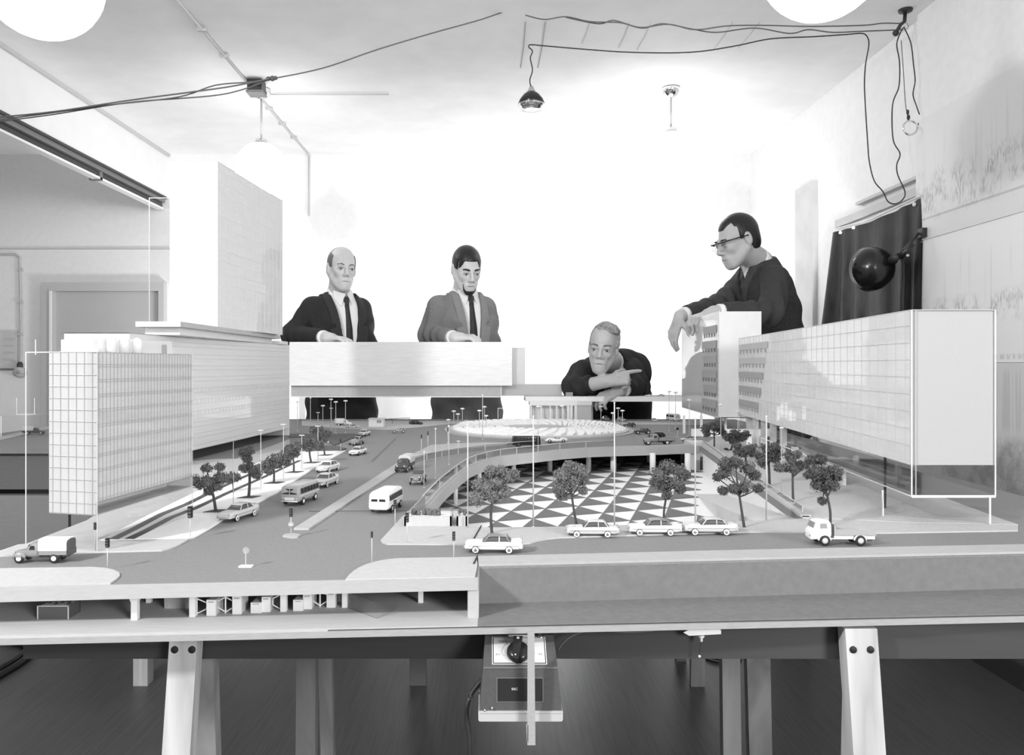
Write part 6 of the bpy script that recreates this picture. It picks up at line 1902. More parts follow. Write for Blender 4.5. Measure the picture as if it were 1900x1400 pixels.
solo('floor_cable', MB().tube(smooth_path([G(-40, 1278, E - .012), G(0, 1252, E - .012), G(30, 1234, E - .012), G(58, 1212, E - .012), G(64, 1200, E - .012), G(60, 1190, E - .012)], 6), .012, 8), 'cable', 'outer loop of black cable lying on the floor at far left', 'cable', smooth=True)
# little arrow sign hanging at the front beam
y = 1.008
ar = thing('arrow_sign', 'small white arrow shaped sign hanging before the front beam', 'arrow sign', W(1302, 1170, y))
a = [W(x, yy, y) for x, yy in ((1268, 1173), (1277, 1168.5), (1336, 1167), (1338, 1169), (1338, 1176), (1279, 1179))]
n = len(a)
part('arrow_plate', MB().add([(p.x, y, p.z) for p in a] + [(p.x, y + .002, p.z) for p in a], [tuple(range(n)), tuple(range(2 * n - 1, n - 1, -1))] + [(i, i + n, (i + 1) % n + n, (i + 1) % n) for i in range(n)]), 'edge_white', ar)
c = W(1301, 1179, y)
k = y / F
part('arrow_boss', MB().lathe([(6 * k, -.2 * k), (6 * k, -1.5 * k), (3.2 * k, -4 * k), (3 * k, -10 * k), (2.2 * k, -10.5 * k)], c, 14), 'edge_white', ar, True)
part('arrow_wire', MB().cyl(tuple(W(1298, 1217, y)), tuple(W(1300, 1187, y)), .5 * k, n=5), 'black', ar)
part('arrow_bead', MB().ball(W(1298, 1217, y), 2.6 * k, 8, 6), 'edge_white', ar, True)
part('arrow_screw', MB().cyl((c.x + .01, y + .002, c.z + .004), (c.x + .01, y + .014, c.z + .004), .0015, n=6), 'dark_iron', ar)
g = G(1328, 1217, E - .0)
dc = thing('floor_disc', 'flat black disc lying on the floor behind the rear trestle', 'disc', (g.x + .02, g.y, 0))
part('disc_body', MB().lathe([(.0004, .0), (.075, .0), (.078, .012), (.07, .02), (.03, .024), (.0004, .024)], (g.x + .02, g.y, 0), 24), 'black_gloss', dc, True)
part('disc_rim', MB().lathe([(.078, .004), (.0815, .007), (.078, .010)], (g.x + .02, g.y, 0), 24), 'rail_steel', dc, True)
part('disc_knob', MB().lathe([(.012, .022), (.012, .032), (.0004, .034)], (g.x + .02, g.y, 0), 12), 'rail_steel', dc, True)

# ================================================================== PEOPLE (bodies grown from distance fields)


def smin(a, b, k):
    h = np.maximum(k - np.abs(a - b), 0.0) / k
    return np.minimum(a, b) - h * h * k * 0.25


class Field:
    def __init__(s, res):
        s.res, s.ops = res, []

    def cap(s, a, b, r0, r1=None, k=0.015, op='u', fr=None):
        r1 = r0 if r1 is None else r1
        if fr:
            a, b = fr(a), fr(b)
        a, b = np.array(a, np.float32), np.array(b, np.float32)
        r = max(r0, r1)
        ba = b - a
        L2 = float(ba.dot(ba)) + 1e-9

        def f(P):
            pa = P - a
            h = np.clip((pa @ ba) / L2, 0, 1)
            return np.linalg.norm(pa - h[..., None] * ba, axis=-1) - (r0 + (r1 - r0) * h)
        s.ops.append((op, k, np.minimum(a, b) - r, np.maximum(a, b) + r, f))
        return s

    def ell(s, c, r, R=None, k=0.015, op='u', fr=None):
        if fr:
            c = fr(c)
            R = fr.R
        c = np.array(c, np.float32)
        r = np.array(r, np.float32)
        Rm = np.eye(3, dtype=np.float32) if R is None else np.array(R, np.float32)

        def f(P):
            q = (P - c) @ Rm
            k0 = np.linalg.norm(q / r, axis=-1)
            k1 = np.linalg.norm(q / (r * r), axis=-1) + 1e-6
            return k0 * (k0 - 1.0) / k1
        m = float(r.max())
        s.ops.append((op, k, c - m, c + m, f))
        return s

    def fn(s, f, lo, hi, k=0.015, op='u'):
        s.ops.append((op, k, np.array(lo, np.float32), np.array(hi, np.float32), f))
        return s

    def mesh(s, name):
        res = s.res
        lo = np.min([o[2] for o in s.ops if o[0] == 'u'], axis=0) - 3 * res
        hi = np.max([o[3] for o in s.ops if o[0] == 'u'], axis=0) + 3 * res
        n = np.ceil((hi - lo) / res).astype(int) + 1
        BIG = 0.06
        Fv = np.full(n, BIG, np.float32)
        ax = [lo[i] + res * np.arange(n[i], dtype=np.float32) for i in range(3)]
        pad = 0.045
        for op, k, a, b, f in s.ops:
            i0 = np.clip(np.floor((a - pad - lo) / res).astype(int), 0, n - 1)
            i1 = np.clip(np.ceil((b + pad - lo) / res).astype(int) + 1, 1, n)
            if np.any(i1 <= i0):
                continue
            sl = tuple(slice(i0[i], i1[i]) for i in range(3))
            P = np.stack(np.meshgrid(*[ax[i][sl[i]] for i in range(3)], indexing='ij'), -1)
            d = f(P).astype(np.float32)
            cur = Fv[sl]
            if op == 'u':
                Fv[sl] = smin(cur, np.minimum(d, BIG), k)
            elif op == 's':
                Fv[sl] = -smin(-cur, d, k)
            elif op == 'i':
                Fv[sl] = -smin(-cur, -d, k)
            elif op == 'add':
                Fv[sl] = cur + d
        return nets(Fv, lo, res, name)


def nets(Fv, lo, res, name):
    S = Fv < 0
    c = [(0, 0, 0), (1, 0, 0), (0, 1, 0), (1, 1, 0), (0, 0, 1), (1, 0, 1), (0, 1, 1), (1, 1, 1)]
    n = np.array(Fv.shape)
    cnt = np.zeros(n - 1, np.int8)
    for d in c:
        cnt += S[d[0]:n[0] - 1 + d[0], d[1]:n[1] - 1 + d[1], d[2]:n[2] - 1 + d[2]]
    I = np.argwhere((cnt > 0) & (cnt < 8))
    idx = np.full(n - 1, -1, np.int64)
    idx[tuple(I.T)] = np.arange(len(I))
    V = np.stack([Fv[I[:, 0] + d[0], I[:, 1] + d[1], I[:, 2] + d[2]] for d in c], 1)
    acc = np.zeros((len(I), 3))
    num = np.zeros(len(I))
    for a in range(8):
        for b in range(a + 1, 8):
            df = [c[b][i] - c[a][i] for i in range(3)]
            if sum(abs(x) for x in df) != 1:
                continue
            m = (V[:, a] < 0) != (V[:, b] < 0)
            t = V[:, a] / (V[:, a] - V[:, b] + 1e-12)
            p = np.array(c[a])[None, :] + np.array(df)[None, :] * t[:, None]
            acc[m] += p[m]
            num[m] += 1
    pos = lo + (I + acc / num[:, None]) * res
    quads = []
    for axis in range(3):
        o1, o2 = [(1, 2), (2, 0), (0, 1)][axis]
        sl0 = [slice(None)] * 3
        sl1 = [slice(None)] * 3
        sl0[axis] = slice(0, -1)
        sl1[axis] = slice(1, None)
        A, B = S[tuple(sl0)], S[tuple(sl1)]
        ed = np.argwhere(A != B)
        sg = A[tuple(ed.T)]
        ok = (ed[:, o1] > 0) & (ed[:, o2] > 0) & (ed[:, o1] < n[o1] - 1) & (ed[:, o2] < n[o2] - 1)
        ed, sg = ed[ok], sg[ok]

        def cell(d1, d2):
            e = ed.copy()
            e[:, o1] -= d1
            e[:, o2] -= d2
            return idx[tuple(e.T)]
        q = np.stack([cell(1, 1), cell(0, 1), cell(0, 0), cell(1, 0)], 1)
        q[~sg] = q[~sg][:, ::-1]
        quads.append(q)
    Q = np.concatenate(quads)
    Q = Q[(Q >= 0).all(1)]
    me = bpy.data.meshes.new(name)
    me.vertices.add(len(pos))
    me.vertices.foreach_set('co', pos.astype(np.float32).ravel())
    me.loops.add(len(Q) * 4)
    me.loops.foreach_set('vertex_index', Q.astype(np.int32).ravel())
    me.polygons.add(len(Q))
    me.polygons.foreach_set('loop_start', np.arange(0, len(Q) * 4, 4, dtype=np.int32))
    me.polygons.foreach_set('use_smooth', np.ones(len(Q), bool))
    me.update(calc_edges=True)
    return me


class Frame:
    def __init__(s, o, R):
        s.o = np.array(o, float)
        s.R = np.array(R, float)     # columns are the local axes

    def __call__(s, p):
        return s.o + s.R @ np.array(p, float)

    def inv(s, P):
        return (P - s.o.astype(np.float32)) @ s.R.astype(np.float32)


def rot(yaw, pitch, roll):
    return np.array(Matrix.Rotation(yaw, 3, 'Z') @ Matrix.Rotation(pitch, 3, 'X') @ Matrix.Rotation(roll, 3, 'Y'))


def head_field(F_, h, jaw=1.0, slim=1.0):
    F_.ell((0, .016, .035), (.0745 * slim, .093, .086), fr=h)
    F_.ell((0, -.028, -.03), (.054 * slim * jaw, .066, .088), fr=h, k=.03)
    for s in (-1, 1):
        F_.cap((s * .054 * jaw, .0, -.045), (s * .022 * jaw, -.066, -.098), .019, .016, fr=h, k=.03)
        F_.ell((s * .037 * slim, -.064, -.018), (.018, .019, .018), fr=h, k=.025)
    F_.ell((0, -.076, -.098), (.024, .020, .019), fr=h, k=.02)
    F_.cap((-.034, -.084, .021), (.034, -.084, .021), .010, fr=h, k=.014)
    for s in (-1, 1):
        F_.ell((s * .0315, -.104, .001), (.019, .018, .013), fr=h, k=.012, op='s')
        F_.ell((s * .0315, -.081, .001), (.0145, .0135, .0125), fr=h, k=.004)
    F_.cap((0, -.092, .012), (0, -.113, -.026), .0075, .0115, fr=h, k=.010)
    for s in (-1, 1):
        F_.ell((s * .0125, -.102, -.033), (.009, .011, .008), fr=h, k=.006)
        F_.ell((s * .077 * slim, .012, -.004), (.009, .019, .033), fr=h, k=.006)
        F_.ell((s * .086 * slim, .010, .0), (.005, .010, .018), fr=h, k=.004, op='s')
    F_.ell((0, -.083, -.066), (.030, .017, .024), fr=h, k=.02)
    F_.cap((-.018, -.0945, -.0605), (.018, -.0945, -.0605), .0045, fr=h, k=.005)
    F_.cap((-.016, -.0935, -.072), (.016, -.0935, -.072), .0048, fr=h, k=.005)
    F_.cap((-.024, -.1005, -.0662), (.024, -.1005, -.0662), .0026, fr=h, k=.003, op='s')


def hand(F_, w, d, nrm, thumb, curl=(25, 30, 20), spread=.06, point=False, r=1.0, tcurl=20):
    """w wrist, d towards the fingers, nrm back of the hand, thumb side vector sign along d x nrm"""
    d, nrm = Vector(d).normalized(), Vector(nrm).normalized()
    s = d.cross(nrm).normalized() * thumb
    nrm = s.cross(d).normalized() * (1 if s.cross(d).dot(nrm) > 0 else -1)
    w = Vector(w)
    tips = []
    for i, (off, ln, pl) in enumerate(((.031, .072, .088), (.010, .080, .091), (-.011, .074, .087), (-.030, .058, .080))):
        kn = w + d * pl + s * off
        F_.cap(w + s * off * .6 + d * .005, kn, .0135 * r, .0115 * r, k=.012)
        dd = (d + s * (off * spread / .03)).normalized()
        p = kn
        cu = curl
        if point:
            cu = (4, 6, 4) if i == 0 else (75, 80, 50)
        for seg, (fr_, rr) in enumerate(((.45, .0093), (.30, .0085), (.25, .0076))):
            a = math.radians(cu[seg] + i * 3)
            dd = Matrix.Rotation(a, 3, nrm.cross(dd)) @ dd
            q = p + dd * ln * fr_
            F_.cap(p, q, rr * r * 1.05, rr * r, k=.003)
            p = q
        tips.append(p)
    # thumb leaves the side of the palm
    b = w + d * .022 + s * .022
    dd = (d * .62 + s * .75 - nrm * .35).normalized()
    p = b
    for ln, rr in ((.042, .0135), (.032, .0105), (.026, .0088)):
        q = p + dd * ln
        F_.cap(p, q, rr * r, rr * r * .9, k=.006)
        p = q
        dd = (dd + d * .28 - nrm * math.radians(tcurl) * .6).normalized()
    return tips


def torso_fn(fr, L, secs, p=2.4, grow=0.0, wob=0.0):
    zs = np.array([q[0] * L for q in secs], np.float32)
    ws = np.array([q[1] for q in secs], np.float32) + grow
    ds = np.array([q[2] for q in secs], np.float32) + grow
    ys = np.array([q[3] if len(q) > 3 else 0.0 for q in secs], np.float32)

    def f(P):
        q = fr.inv(P)
        z = np.clip(q[..., 2], zs[0], zs[-1])
        w = np.interp(z, zs, ws)
        dp = np.interp(z, zs, ds)
        y0 = np.interp(z, zs, ys)
        e = (np.abs(q[..., 0] / w) ** p + np.abs((q[..., 1] - y0) / dp) ** p) ** (1 / p)
        side = (e - 1) * np.minimum(w, dp)
        capd = np.maximum(zs[0] - q[..., 2], q[..., 2] - zs[-1] - grow)
        out = np.maximum(side, capd)
        if wob:
            out = out + wob * np.sin(q[..., 2] * 47 + 9 * q[..., 0]) * np.sin(q[..., 0] * 31 + 1.3)
        return out
    return f


SECS = [(-.30, .205, .150), (-.05, .200, .145), (.15, .192, .135), (.40, .182, .122), (.62, .194, .128), (.78, .190, .122), (.88, .150, .108), (.95, .105, .092), (1.03, .072, .072)]
mat('skin', 0.60, 0.5, 0.05, 60)
mat('skin_mid', 0.48, 0.5, 0.06, 60)
mat('hair_dark', 0.018, 0.4, 0.4, 120)
mat('hair_grey', 0.14, 0.5, 0.4, 160)
mat('hair_pale', 0.26, 0.5, 0.5, 90)
mat('suit_black', 0.022, 0.85, 0.25, 160)
mat('suit_charcoal', 0.042, 0.85, 0.3, 160)
mat('suit_grey', 0.21, 0.9, 0.25, 260)
mat('lapel_black', 0.030, 0.8, 0.2, 160)
mat('lapel_charcoal', 0.055, 0.8, 0.2, 160)
mat('lapel_grey', 0.24, 0.9, 0.2, 260)
mat('trousers_dark', 0.022, 0.85, 0.2, 100)
mat('tie_dark', 0.025, 0.6)
mat('tie_pattern', 0.08, 0.6, 0.9, 90)
mat('eye_white', 0.55, 0.3)
mat('iris', 0.02, 0.2)
mat('lip_line', 0.16, 0.6)


def person(label, head, yaw, pitch, roll, neck, hip, sR, sL, armR, armL, handR, handL, suit, lapel, hair, skin='skin', tie='tie_dark', hairfn=None, beard=None, glasses=False, sleeve_cut=(0.0, 0.0), jaw=1.0, slim=1.0, vdepth=.17, pocket=False, brow=0.0045, shirt_w=.085, legs_fwd=0.0, tw=.017, hair_extra=(), ldepth=None):
    ldepth = vdepth if ldepth is None else ldepth
    v = lambda p: np.array(p, float)
    h = Frame(head, rot(math.radians(yaw), math.radians(pitch), math.radians(roll)))
    neck, hip, sR, sL = v(neck), v(hip), v(sR), v(sL)
    L = np.linalg.norm(neck - hip)
    zax = (neck - hip) / L
    xax = sL - sR
    xax = xax - zax * xax.dot(zax)
    xax /= np.linalg.norm(xax)
    yax = np.cross(zax, xax)
    tf = Frame(hip, np.stack([xax, yax, zax], 1))
    root_xy = (float(hip[0]), float(hip[1]), 0.0)
    # ---- body
    B = Field(0.0048)
    B.fn(torso_fn(tf, L, [(a, w - .035, d - .04) for a, w, d in SECS if a < .9]), tf.o - .33, neck + .25)
    head_field(B, h, jaw, slim)
    B.cap(h((0, .022, -.06)), neck + zax * .01, .056, .062, k=.02)
    for sh, (el, wr), hd in ((sR, armR, handR), (sL, armL, handL)):
        B.cap(neck - zax * .06, sh - zax * .02, .034, .036, k=.02)
        B.cap(sh - zax * .02, el, .038, .036, k=.015)
        B.cap(el, wr, .040, .029, k=.015)
        B.cap(v(wr) + (v(wr) - v(el)) * -.12, v(wr) + v(hd['d']) / np.linalg.norm(v(hd['d'])) * .03, .028, .025, k=.012)
        hand(B, wr, **hd)
    fwd = -yax
    fwd = np.array((fwd[0], fwd[1], 0.0))
    fwd /= np.linalg.norm(fwd)
    side = np.array((-fwd[1], fwd[0], 0.0))
    feet = []
    for s in (-1, 1):
        hj = hip + xax * s * .09
        ft = np.array((root_xy[0], root_xy[1], 0.0)) + xax * np.array((1, 1, 0)) * s * .11 + fwd * legs_fwd
        kn = (hj + ft) / 2 + fwd * .03
        kn[2] = .48 * hip[2] / .95
        an = ft + np.array((0, 0, .09))
        feet.append((hj, kn, an, ft))
        B.cap(hj, kn, .075, .052, k=.03)
        B.cap(kn, an, .05, .036, k=.02)
        B.cap(an - np.array((0, 0, .04)), ft + fwd * .13 + np.array((0, 0, .035)), .035, .028, k=.02)
    me = B.mesh('person')
    me.materials.append(None)
    root = bpy.data.objects.new('person', me)
    root.material_slots[0].link = 'OBJECT'
    root.material_slots[0].material = MATS[skin]
    me.transform(Matrix.Translation(-Vector(root_xy)))
    root.location = root_xy
    COL.objects.link(root)
    WM[root.name] = Matrix.Translation(Vector(root_xy))
    tag(root, label, 'person')

    # ---- jacket
    slope = shirt_w / (1 - vdepth)

    def vcut(grow=0.0):
        def f(P):
            q = tf.inv(P)
            zz = q[..., 2] / L - vdepth
            return np.maximum.reduce([np.abs(q[..., 0]) - slope * zz - grow, q[..., 1] + .02, -(q[..., 1] + .165), zz - 1.2])
        return f
    lo, hi = np.minimum(hip - .36, neck - .3), np.maximum(neck + .32, hip + .3)
    J = Field(0.0058)
    J.fn(torso_fn(tf, L, SECS, 2.5, 0.0, .0045), tf.o - .36, neck + .2)
    for sh in (sR, sL):
        J.cap(neck - zax * .040, sh - zax * .016, .052, .058, k=.035)
    J.fn(vcut(), lo, hi, k=.006, op='s')
    for sh, (el, wr), cut in ((sR, armR, sleeve_cut[0]), (sL, armL, sleeve_cut[1])):
        el, wr = v(el), v(wr)
        J.cap(sh - zax * .016, el, .062, .056, k=.02)
        cuff = wr + (el - wr) * (cut + .04) / np.linalg.norm(el - wr)
        J.cap(el, cuff, .056, .043, k=.02)
        ev, cv = el, cuff

        def folds(P, a=ev, b=cv):
            dv = (P - a.astype(np.float32))
            u = (dv @ ((b - a) / np.linalg.norm(b - a)).astype(np.float32))
            r2 = np.linalg.norm(dv, axis=-1)
            return .008 * np.sin(u * 95 + 25 * dv[..., 2]) * np.exp(-(r2 / .15) ** 2)
        J.fn(folds, np.minimum(el, cuff) - .1, np.maximum(el, cuff) + .1, op='add')
        dirc = (wr - el) / np.linalg.norm(wr - el)

        def cuffcut(P, c=cuff, dc=dirc):
            q = (P - c.astype(np.float32)) @ dc.astype(np.float32)
            rr = np.linalg.norm(P - c.astype(np.float32), axis=-1)
            return np.maximum(-(q - .0), rr - .075)
        J.fn(cuffcut, cuff - .08, cuff + .08, k=.004, op='s')
    J.cap(h((0, .022, -.06)), neck + zax * .06, .060, .066, k=.006, op='s')
    jk = link('jacket', J.mesh('jacket'), suit, root)
    # ---- lapels and collar, proud of the jacket
    for s in (-1, 1):
        La = Field(0.005)
        La.fn(torso_fn(tf, L, SECS, 2.5, .010), tf.o - .3, neck + .2)
        La.cap(neck - zax * .040, sR - zax * .016, .062, .064, k=.035)
        La.cap(neck - zax * .040, sL - zax * .016, .062, .064, k=.035)

        def band(P, s=s):
            q = tf.inv(P)
            zz = q[..., 2] / L
            e = s * q[..., 0] - np.maximum(slope * (zz - vdepth), .003)
            wl = np.interp(zz, [ldepth, ldepth + .05, .62, .70, .715, .735, .75, .97, 1.0], [.004, .014, .062, .064, .030, .030, .048, .040, .034])
            return np.maximum.reduce([-e, e - wl, q[..., 1] - .03 * (zz > .9), ldepth - zz, zz - 1.02])
        La.fn(band, lo, hi, k=.003, op='i')
        La.fn(torso_fn(tf, L, SECS, 2.5, -.008), tf.o - .3, neck + .2, k=.002, op='s')
        La.cap(h((0, .022, -.06)), neck + zax * .06, .062, .068, k=.004, op='s')
        link('lapel', La.mesh('lapel'), lapel, jk)
    # ---- shirt with collar, tie
    S = Field(0.0055)
    S.fn(torso_fn(tf, L, [q for q in SECS if q[0] > .1], 2.5, -.011), tf.o - .1, neck + .2)
    nk = v(h((0, .022, -.06)))
    cdir = (nk - neck) / np.linalg.norm(nk - neck)
    S.cap(neck - zax * .03, neck + cdir * .028, .074, .066, k=.02)

    def collar_cut(P):
        q = (P - neck.astype(np.float32)) @ cdir.astype(np.float32)
        u = tf.inv(P)
        return -(q - .040 - .0 * u[..., 1] + np.clip(-u[..., 1], 0, .1) * .30)
    S.fn(collar_cut, neck - .12, neck + .14, k=.003, op='s')
    link('shirt', S.mesh('shirt'), 'shirt', root)
    dep = lambda z: float(np.interp(z, [q[0] for q in SECS], [q[2] for q in SECS]))
    rings = []
    T = lambda p: tuple(tf(p))
    for z, w in ((.995, tw * .9), (.98, tw * 1.15), (.96, tw * 1.05), (.93, tw * .65), (.90, tw * .78), (.70, tw * 1.15), (.5, tw * 1.5), (.3, tw * 1.75), (.16, tw * 1.9)):
        if z < vdepth - .02:
            continue
        y = -(dep(z) - .010) - .006 - (.010 if z > .92 else 0)
        rings.append([T((-w, y, z * L)), T((0, y - .006, z * L)), T((w, y, z * L)), T((w, y + .012, z * L)), T((-w, y + .012, z * L))])
    part('necktie', MB().loft(rings), tie, root, False)
    # collar wings
    for s in (-1, 1):
        y = -(dep(.97) - .010) - .012
        part('collar_wing', MB().hexa([T((s * .004, y - .002, 1.02 * L)), T((s * .034, y - .004, .905 * L)), T((s * .062, y + .03, .985 * L)), T((s * .056, y + .04, 1.05 * L)), T((s * .004, y + .004, 1.02 * L)), T((s * .034, y + .002, .905 * L)), T((s * .062, y + .036, .985 * L)), T((s * .056, y + .046, 1.05 * L))]), 'shirt', root)
    for sh, (el, wr), cut in ((sR, armR, sleeve_cut[0]), (sL, armL, sleeve_cut[1])):
        el, wr = v(el), v(wr)
        u = (el - wr) / np.linalg.norm(el - wr)
        if cut <= 0.02:
            part('shirt_cuff', MB().tube([wr + u * .045, wr + u * .018], [.037, .036], 14), 'shirt', root, True)
    if pocket:
        p = tf((.095, -(dep(.62) * .93) - .006, .64 * L))
        q = tf((.125, -(dep(.62) * .84) - .006, .665 * L))
        part('pocket_square', MB().tube([p, q], [.006, .008], 6), 'shirt', root, True)
    # ---- trousers, shoes
    Tr = Field(0.008)
    Tr.fn(torso_fn(tf, L, [(-.34, .17, .125), (.1, .172, .12)], 2.4), tf.o - .28, tf.o + .26)
    for hj, kn, an, ft in feet:
        Tr.cap(hj, kn, .098, .08, k=.03)
        Tr.cap(kn, an, .08, .068, k=.02)
    link('trousers', Tr.mesh('trousers'), 'trousers_dark' if suit != 'suit_charcoal' else suit, root)
    for hj, kn, an, ft in feet:
        Sh = Field(0.007)
        Sh.cap(an - np.array((0, 0, .05)), ft + fwd * .14 + np.array((0, 0, .036)), .045, .036, k=.02)
        Sh.fn(lambda P: -(P[..., 2] - .002), ft - .2, ft + .2, k=.002, op='s')
        link('shoe', Sh.mesh('shoe'), 'shoe', root)
    # ---- hair, brows, eyes, mouth
    H = Field(0.0042)
    H.ell((0, .016, .035), (.0795 * slim, .098, .0915), fr=h)
    H.ell((0, .03, -.02), (.070 * slim, .078, .07), fr=h, k=.02)

    for c_, r_ in hair_extra:
        H.ell(c_, r_, fr=h, k=.008)

    def keep(P):
        q = h.inv(P)
        return hairfn(q[..., 0], q[..., 1], q[..., 2])
    H.fn(keep, v(h((0, 0, 0))) - .2, v(h((0, 0, 0))) + .2, k=.006, op='i')
    link('hair', H.mesh('hair'), hair, root)
    if beard:
        Bd = Field(0.0042)
        Bd.ell((0, -.0755, -.099), (.031, .0245, .026), fr=h)
        for s in (-1, 1):
            Bd.cap((s * .027, -.080, -.092), (s * .033, -.074, -.062), .009, .006, fr=h, k=.008)

        def bkeep(P):
            q = h.inv(P)
            return np.maximum(q[..., 2] + .058, -(q[..., 2] + .083) * 0 - .0) + 0 * q[..., 0]
        Bd.ell((0, -.108, -.076), (.021, .02, .012), fr=h, k=.004, op='s')
        link('beard', Bd.mesh('beard'), beard, root)
    for s in (-1, 1):
        part('eyebrow', MB().tube([h((s * .014, -.0955, .0215)), h((s * .030, -.0965, .0265)), h((s * .048, -.082, .023))], [brow, brow * 1.1, brow * .7], 6), hair if hair != 'hair_pale' else 'hair_grey', root, True)
        ey = part('eye', MB().ball((0, 0, 0), 1, 10, 8), 'eye_white', root, True)
        ey.data.transform(Matrix.Translation(Vector(h((s * .0315, -.0855, .0005)))) @ Matrix(h.R.tolist()).to_4x4() @ Matrix.Diagonal((.0120, .0105, .0045, 1)))
        ir = part('iris', MB().ball((0, 0, 0), 1, 10, 8), 'iris', ey, True)
        ir.data.transform(Matrix.Translation(Vector(h((s * .0315, -.0945, -.001)))) @ Matrix(h.R.tolist()).to_4x4() @ Matrix.Diagonal((.0050, .003, .0040, 1)))
        part('eyelid', MB().tube([h((s * .018, -.0945, .0035)), h((s * .031, -.0995, .0075)), h((s * .045, -.089, .004))], [.0016, .0022, .0016], 6), 'lip_line', root, True)
    part('mouth', MB().tube([h((-.027, -.0925, -.0675)), h((-.015, -.0985, -.0663)), h((0, -.1000, -.0660)), h((.015, -.0985, -.0663)), h((.027, -.0925, -.0675))], [.0012, .0020, .0022, .0020, .0012], 6), 'lip_line', root, True)
    if glasses:
        gl = MB()
        for s in (-1, 1):
            gl.tube([h((s * .008, -.118, .012)), h((s * .030, -.119, .019)), h((s * .055, -.106, .017)), h((s * .068, -.088, .016)), h((s * .0785, -.03, .013)), h((s * .082, .012, .010))], [.0032, .0042, .0042, .0038, .0032, .0028], 6)
        fr_ = part('spectacles', gl, 'black_gloss', root, True)
        rim = MB()
        for s in (-1, 1):
            rim.tube([h((s * (.031 + .022 * math.cos(a * math.pi / 8)), -.117 + .010 * abs(math.cos(a * math.pi / 8)) * (1 if s * math.cos(a * math.pi / 8) * s > 0 else .2), .003 - .017 * math.sin(a * math.pi / 8))) for a in range(9)], .0013, 5)
        rim.tube([h((-.008, -.118, .008)), h((.008, -.118, .008))], .0016, 5)
        part('lens_rim', rim, 'chrome', fr_, True)
        for s in (-1, 1):
            part('lens', MB().add([h((s * (.031 + .021 * math.cos(a * math.pi / 8)), -.115, .006 + .014 * math.sin(a * math.pi / 8))) for a in range(16)], [tuple(range(16))]), 'lens_glass', fr_)
    return root, tf, h


mx, mn = np.maximum, np.minimum
bald = lambda x, y, z: mn(mn(mx(mx(.048 - np.abs(x) + .25 * np.clip(z - .03, 0, 1), -(y + .030)), -(z - .005)), mx(.045 - y, -(z + .05))), mx(.128 - z, -(y - .02)))
full = lambda x, y, z: mn(mn(mx(.062 - z - 2.2 * np.clip(np.abs(x) - .035, 0, .05) * (y < -.04), -(y + .12)), mx(-(y + .036), -(z - .004) - .0)), mx(.028 - y, -(z + .065)))
reced = lambda x, y, z: mn(mn(mx(.078 - z + .6 * np.clip(-.0 - x, 0, .05), -(y + .052)), mx(mx(-(y + .015), -(z - .0)), .04 - np.abs(x))), mx(.028 - y, -(z + .060)))
slick = lambda x, y, z: mn(mn(mx(.066 - z + .9 * np.clip(np.abs(x) - .018, 0, .05) * (y < -.03), -(y + .082 - .8 * np.clip(np.abs(x) - .02, 0, .05))), mx(-(y + .022 - .1 * (z - .03)), -(z - .004))), mx(.026 - y, -(z + .065)))

# left man: balding, dark suit, right hand on the rear block
A = lambda px, py, y: np.array(W(px, py, y))
person('balding man in a black suit and dark tie resting one hand on the white block',
       A(634, 499, 4.27), 26, 6, 3, A(629, 548, 4.33), A(634, 742, 4.40), A(580, 566, 4.25), A(668, 568, 4.42),
       (A(543, 622, 4.22), A(606, 626, 3.99)), (A(680, 640, 4.48), A(664, 722, 4.42)),
       dict(d=(.95, -.22, -.06), nrm=(0.05, .0, 1), thumb=-1, curl=(18, 28, 18)), dict(d=(-.35, .0, -.9), nrm=(1, 0, 0), thumb=1, curl=(15, 20, 15)),
       'suit_black', 'lapel_black', 'hair_grey', hairfn=bald, jaw=.92, slim=.96, brow=.0028, shirt_w=.075, vdepth=.05, tw=.015)
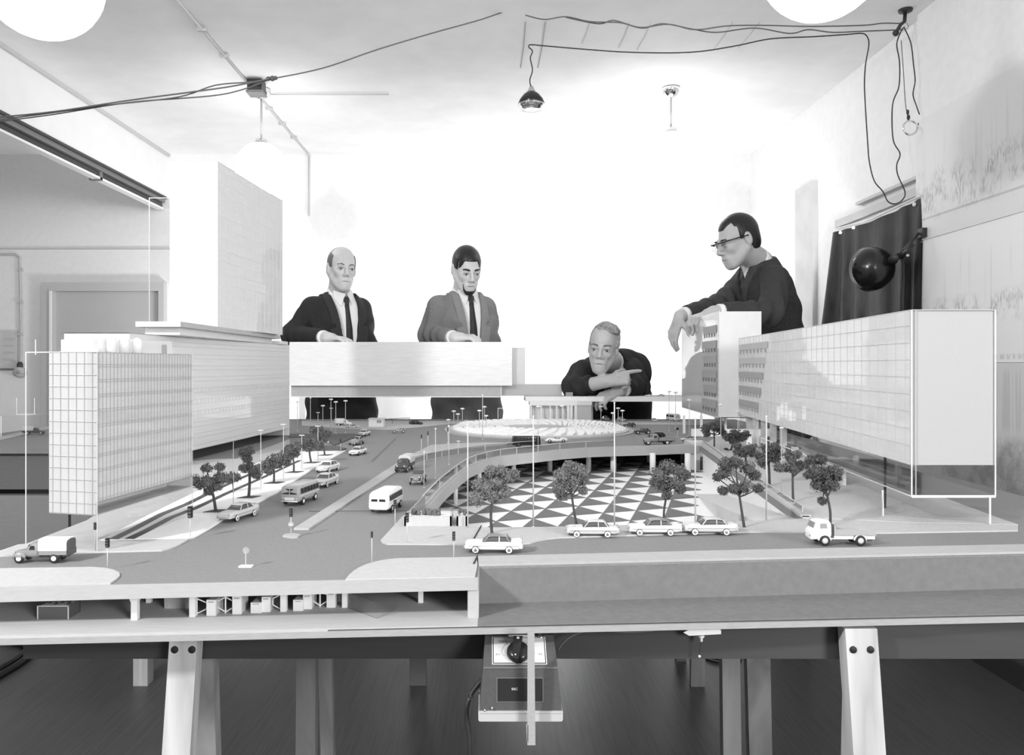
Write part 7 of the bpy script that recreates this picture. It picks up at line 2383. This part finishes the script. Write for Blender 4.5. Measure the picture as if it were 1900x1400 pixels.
# young man: goatee, tweed jacket
person('young man with dark hair and goatee in a light grey tweed jacket',
       A(866, 499, 4.24), 20, 24, -2, A(861, 546, 4.32), A(866, 742, 4.38), A(814, 564, 4.24), A(899, 566, 4.36),
       (A(797, 622, 4.20), A(845, 626, 3.97)), (A(909, 640, 4.44), A(896, 722, 4.40)),
       dict(d=(.93, -.10, .02), nrm=(0.05, -.2, 1), thumb=-1, curl=(30, 45, 30)), dict(d=(-.35, .0, -.9), nrm=(1, 0, 0), thumb=1, curl=(15, 20, 15)),
       'suit_grey', 'lapel_grey', 'hair_dark', skin='skin', hairfn=full, beard='hair_dark', brow=.0046, slim=.97, shirt_w=.062, vdepth=.10, tw=.016)
# leaning man with crossed arms on the bridge
person('grey haired man in a black suit leaning forward with crossed arms on the bridge',
       A(1119, 645, 3.80), -16, 8, 6, A(1134, 672, 3.98), A(1146, 742, 4.36), A(1080, 688, 3.94), A(1170, 688, 3.97),
       (A(1063, 720, 3.86), A(1130, 706, 3.72)), (A(1183, 718, 3.93), A(1150, 725, 3.775)),
       dict(d=(.93, -.05, .16), nrm=(.0, -.75, .65), thumb=-1, point=True), dict(d=(-.78, -.18, -.28), nrm=(-.1, -.45, .9), thumb=1, curl=(28, 35, 22)),
       'suit_black', 'lapel_black', 'hair_pale', skin='skin_mid', hairfn=reced, brow=.0036, slim=.88, jaw=.84, sleeve_cut=(.055, .02), shirt_w=.05, vdepth=.55, ldepth=.3, legs_fwd=-.02, tw=.012,
       hair_extra=(((.040, -.035, .105), (.028, .03, .020)), ((.058, -.02, .085), (.022, .03, .022)), ((.066, -.012, .055), (.016, .022, .022)), ((.068, -.006, .025), (.014, .02, .02)), ((.010, -.03, .118), (.03, .035, .016))))
# man with glasses in profile
person('man with dark framed glasses in a charcoal suit leaning on the clear sided block',
       A(1369, 446, 3.66), -78, 20, 0, A(1410, 490, 3.73), A(1452, 720, 3.86), A(1388, 508, 3.90), A(1437, 512, 3.57),
       (A(1340, 566, 3.74), A(1262, 586, 3.60)), (A(1432, 580, 3.42), A(1325, 579, 3.36)),
       dict(d=(-.34, -.05, -.85), nrm=(-.85, -.35, .35), thumb=-1, curl=(12, 22, 15), spread=.03), dict(d=(-.85, -.05, -.28), nrm=(-.3, -.2, .93), thumb=1, curl=(35, 45, 25)),
       'suit_charcoal', 'lapel_charcoal', 'hair_dark', skin='skin_mid', tie='tie_pattern', hairfn=slick, glasses=True, brow=.004, pocket=True, shirt_w=.052, vdepth=.55, ldepth=.15, slim=.95, tw=.015)
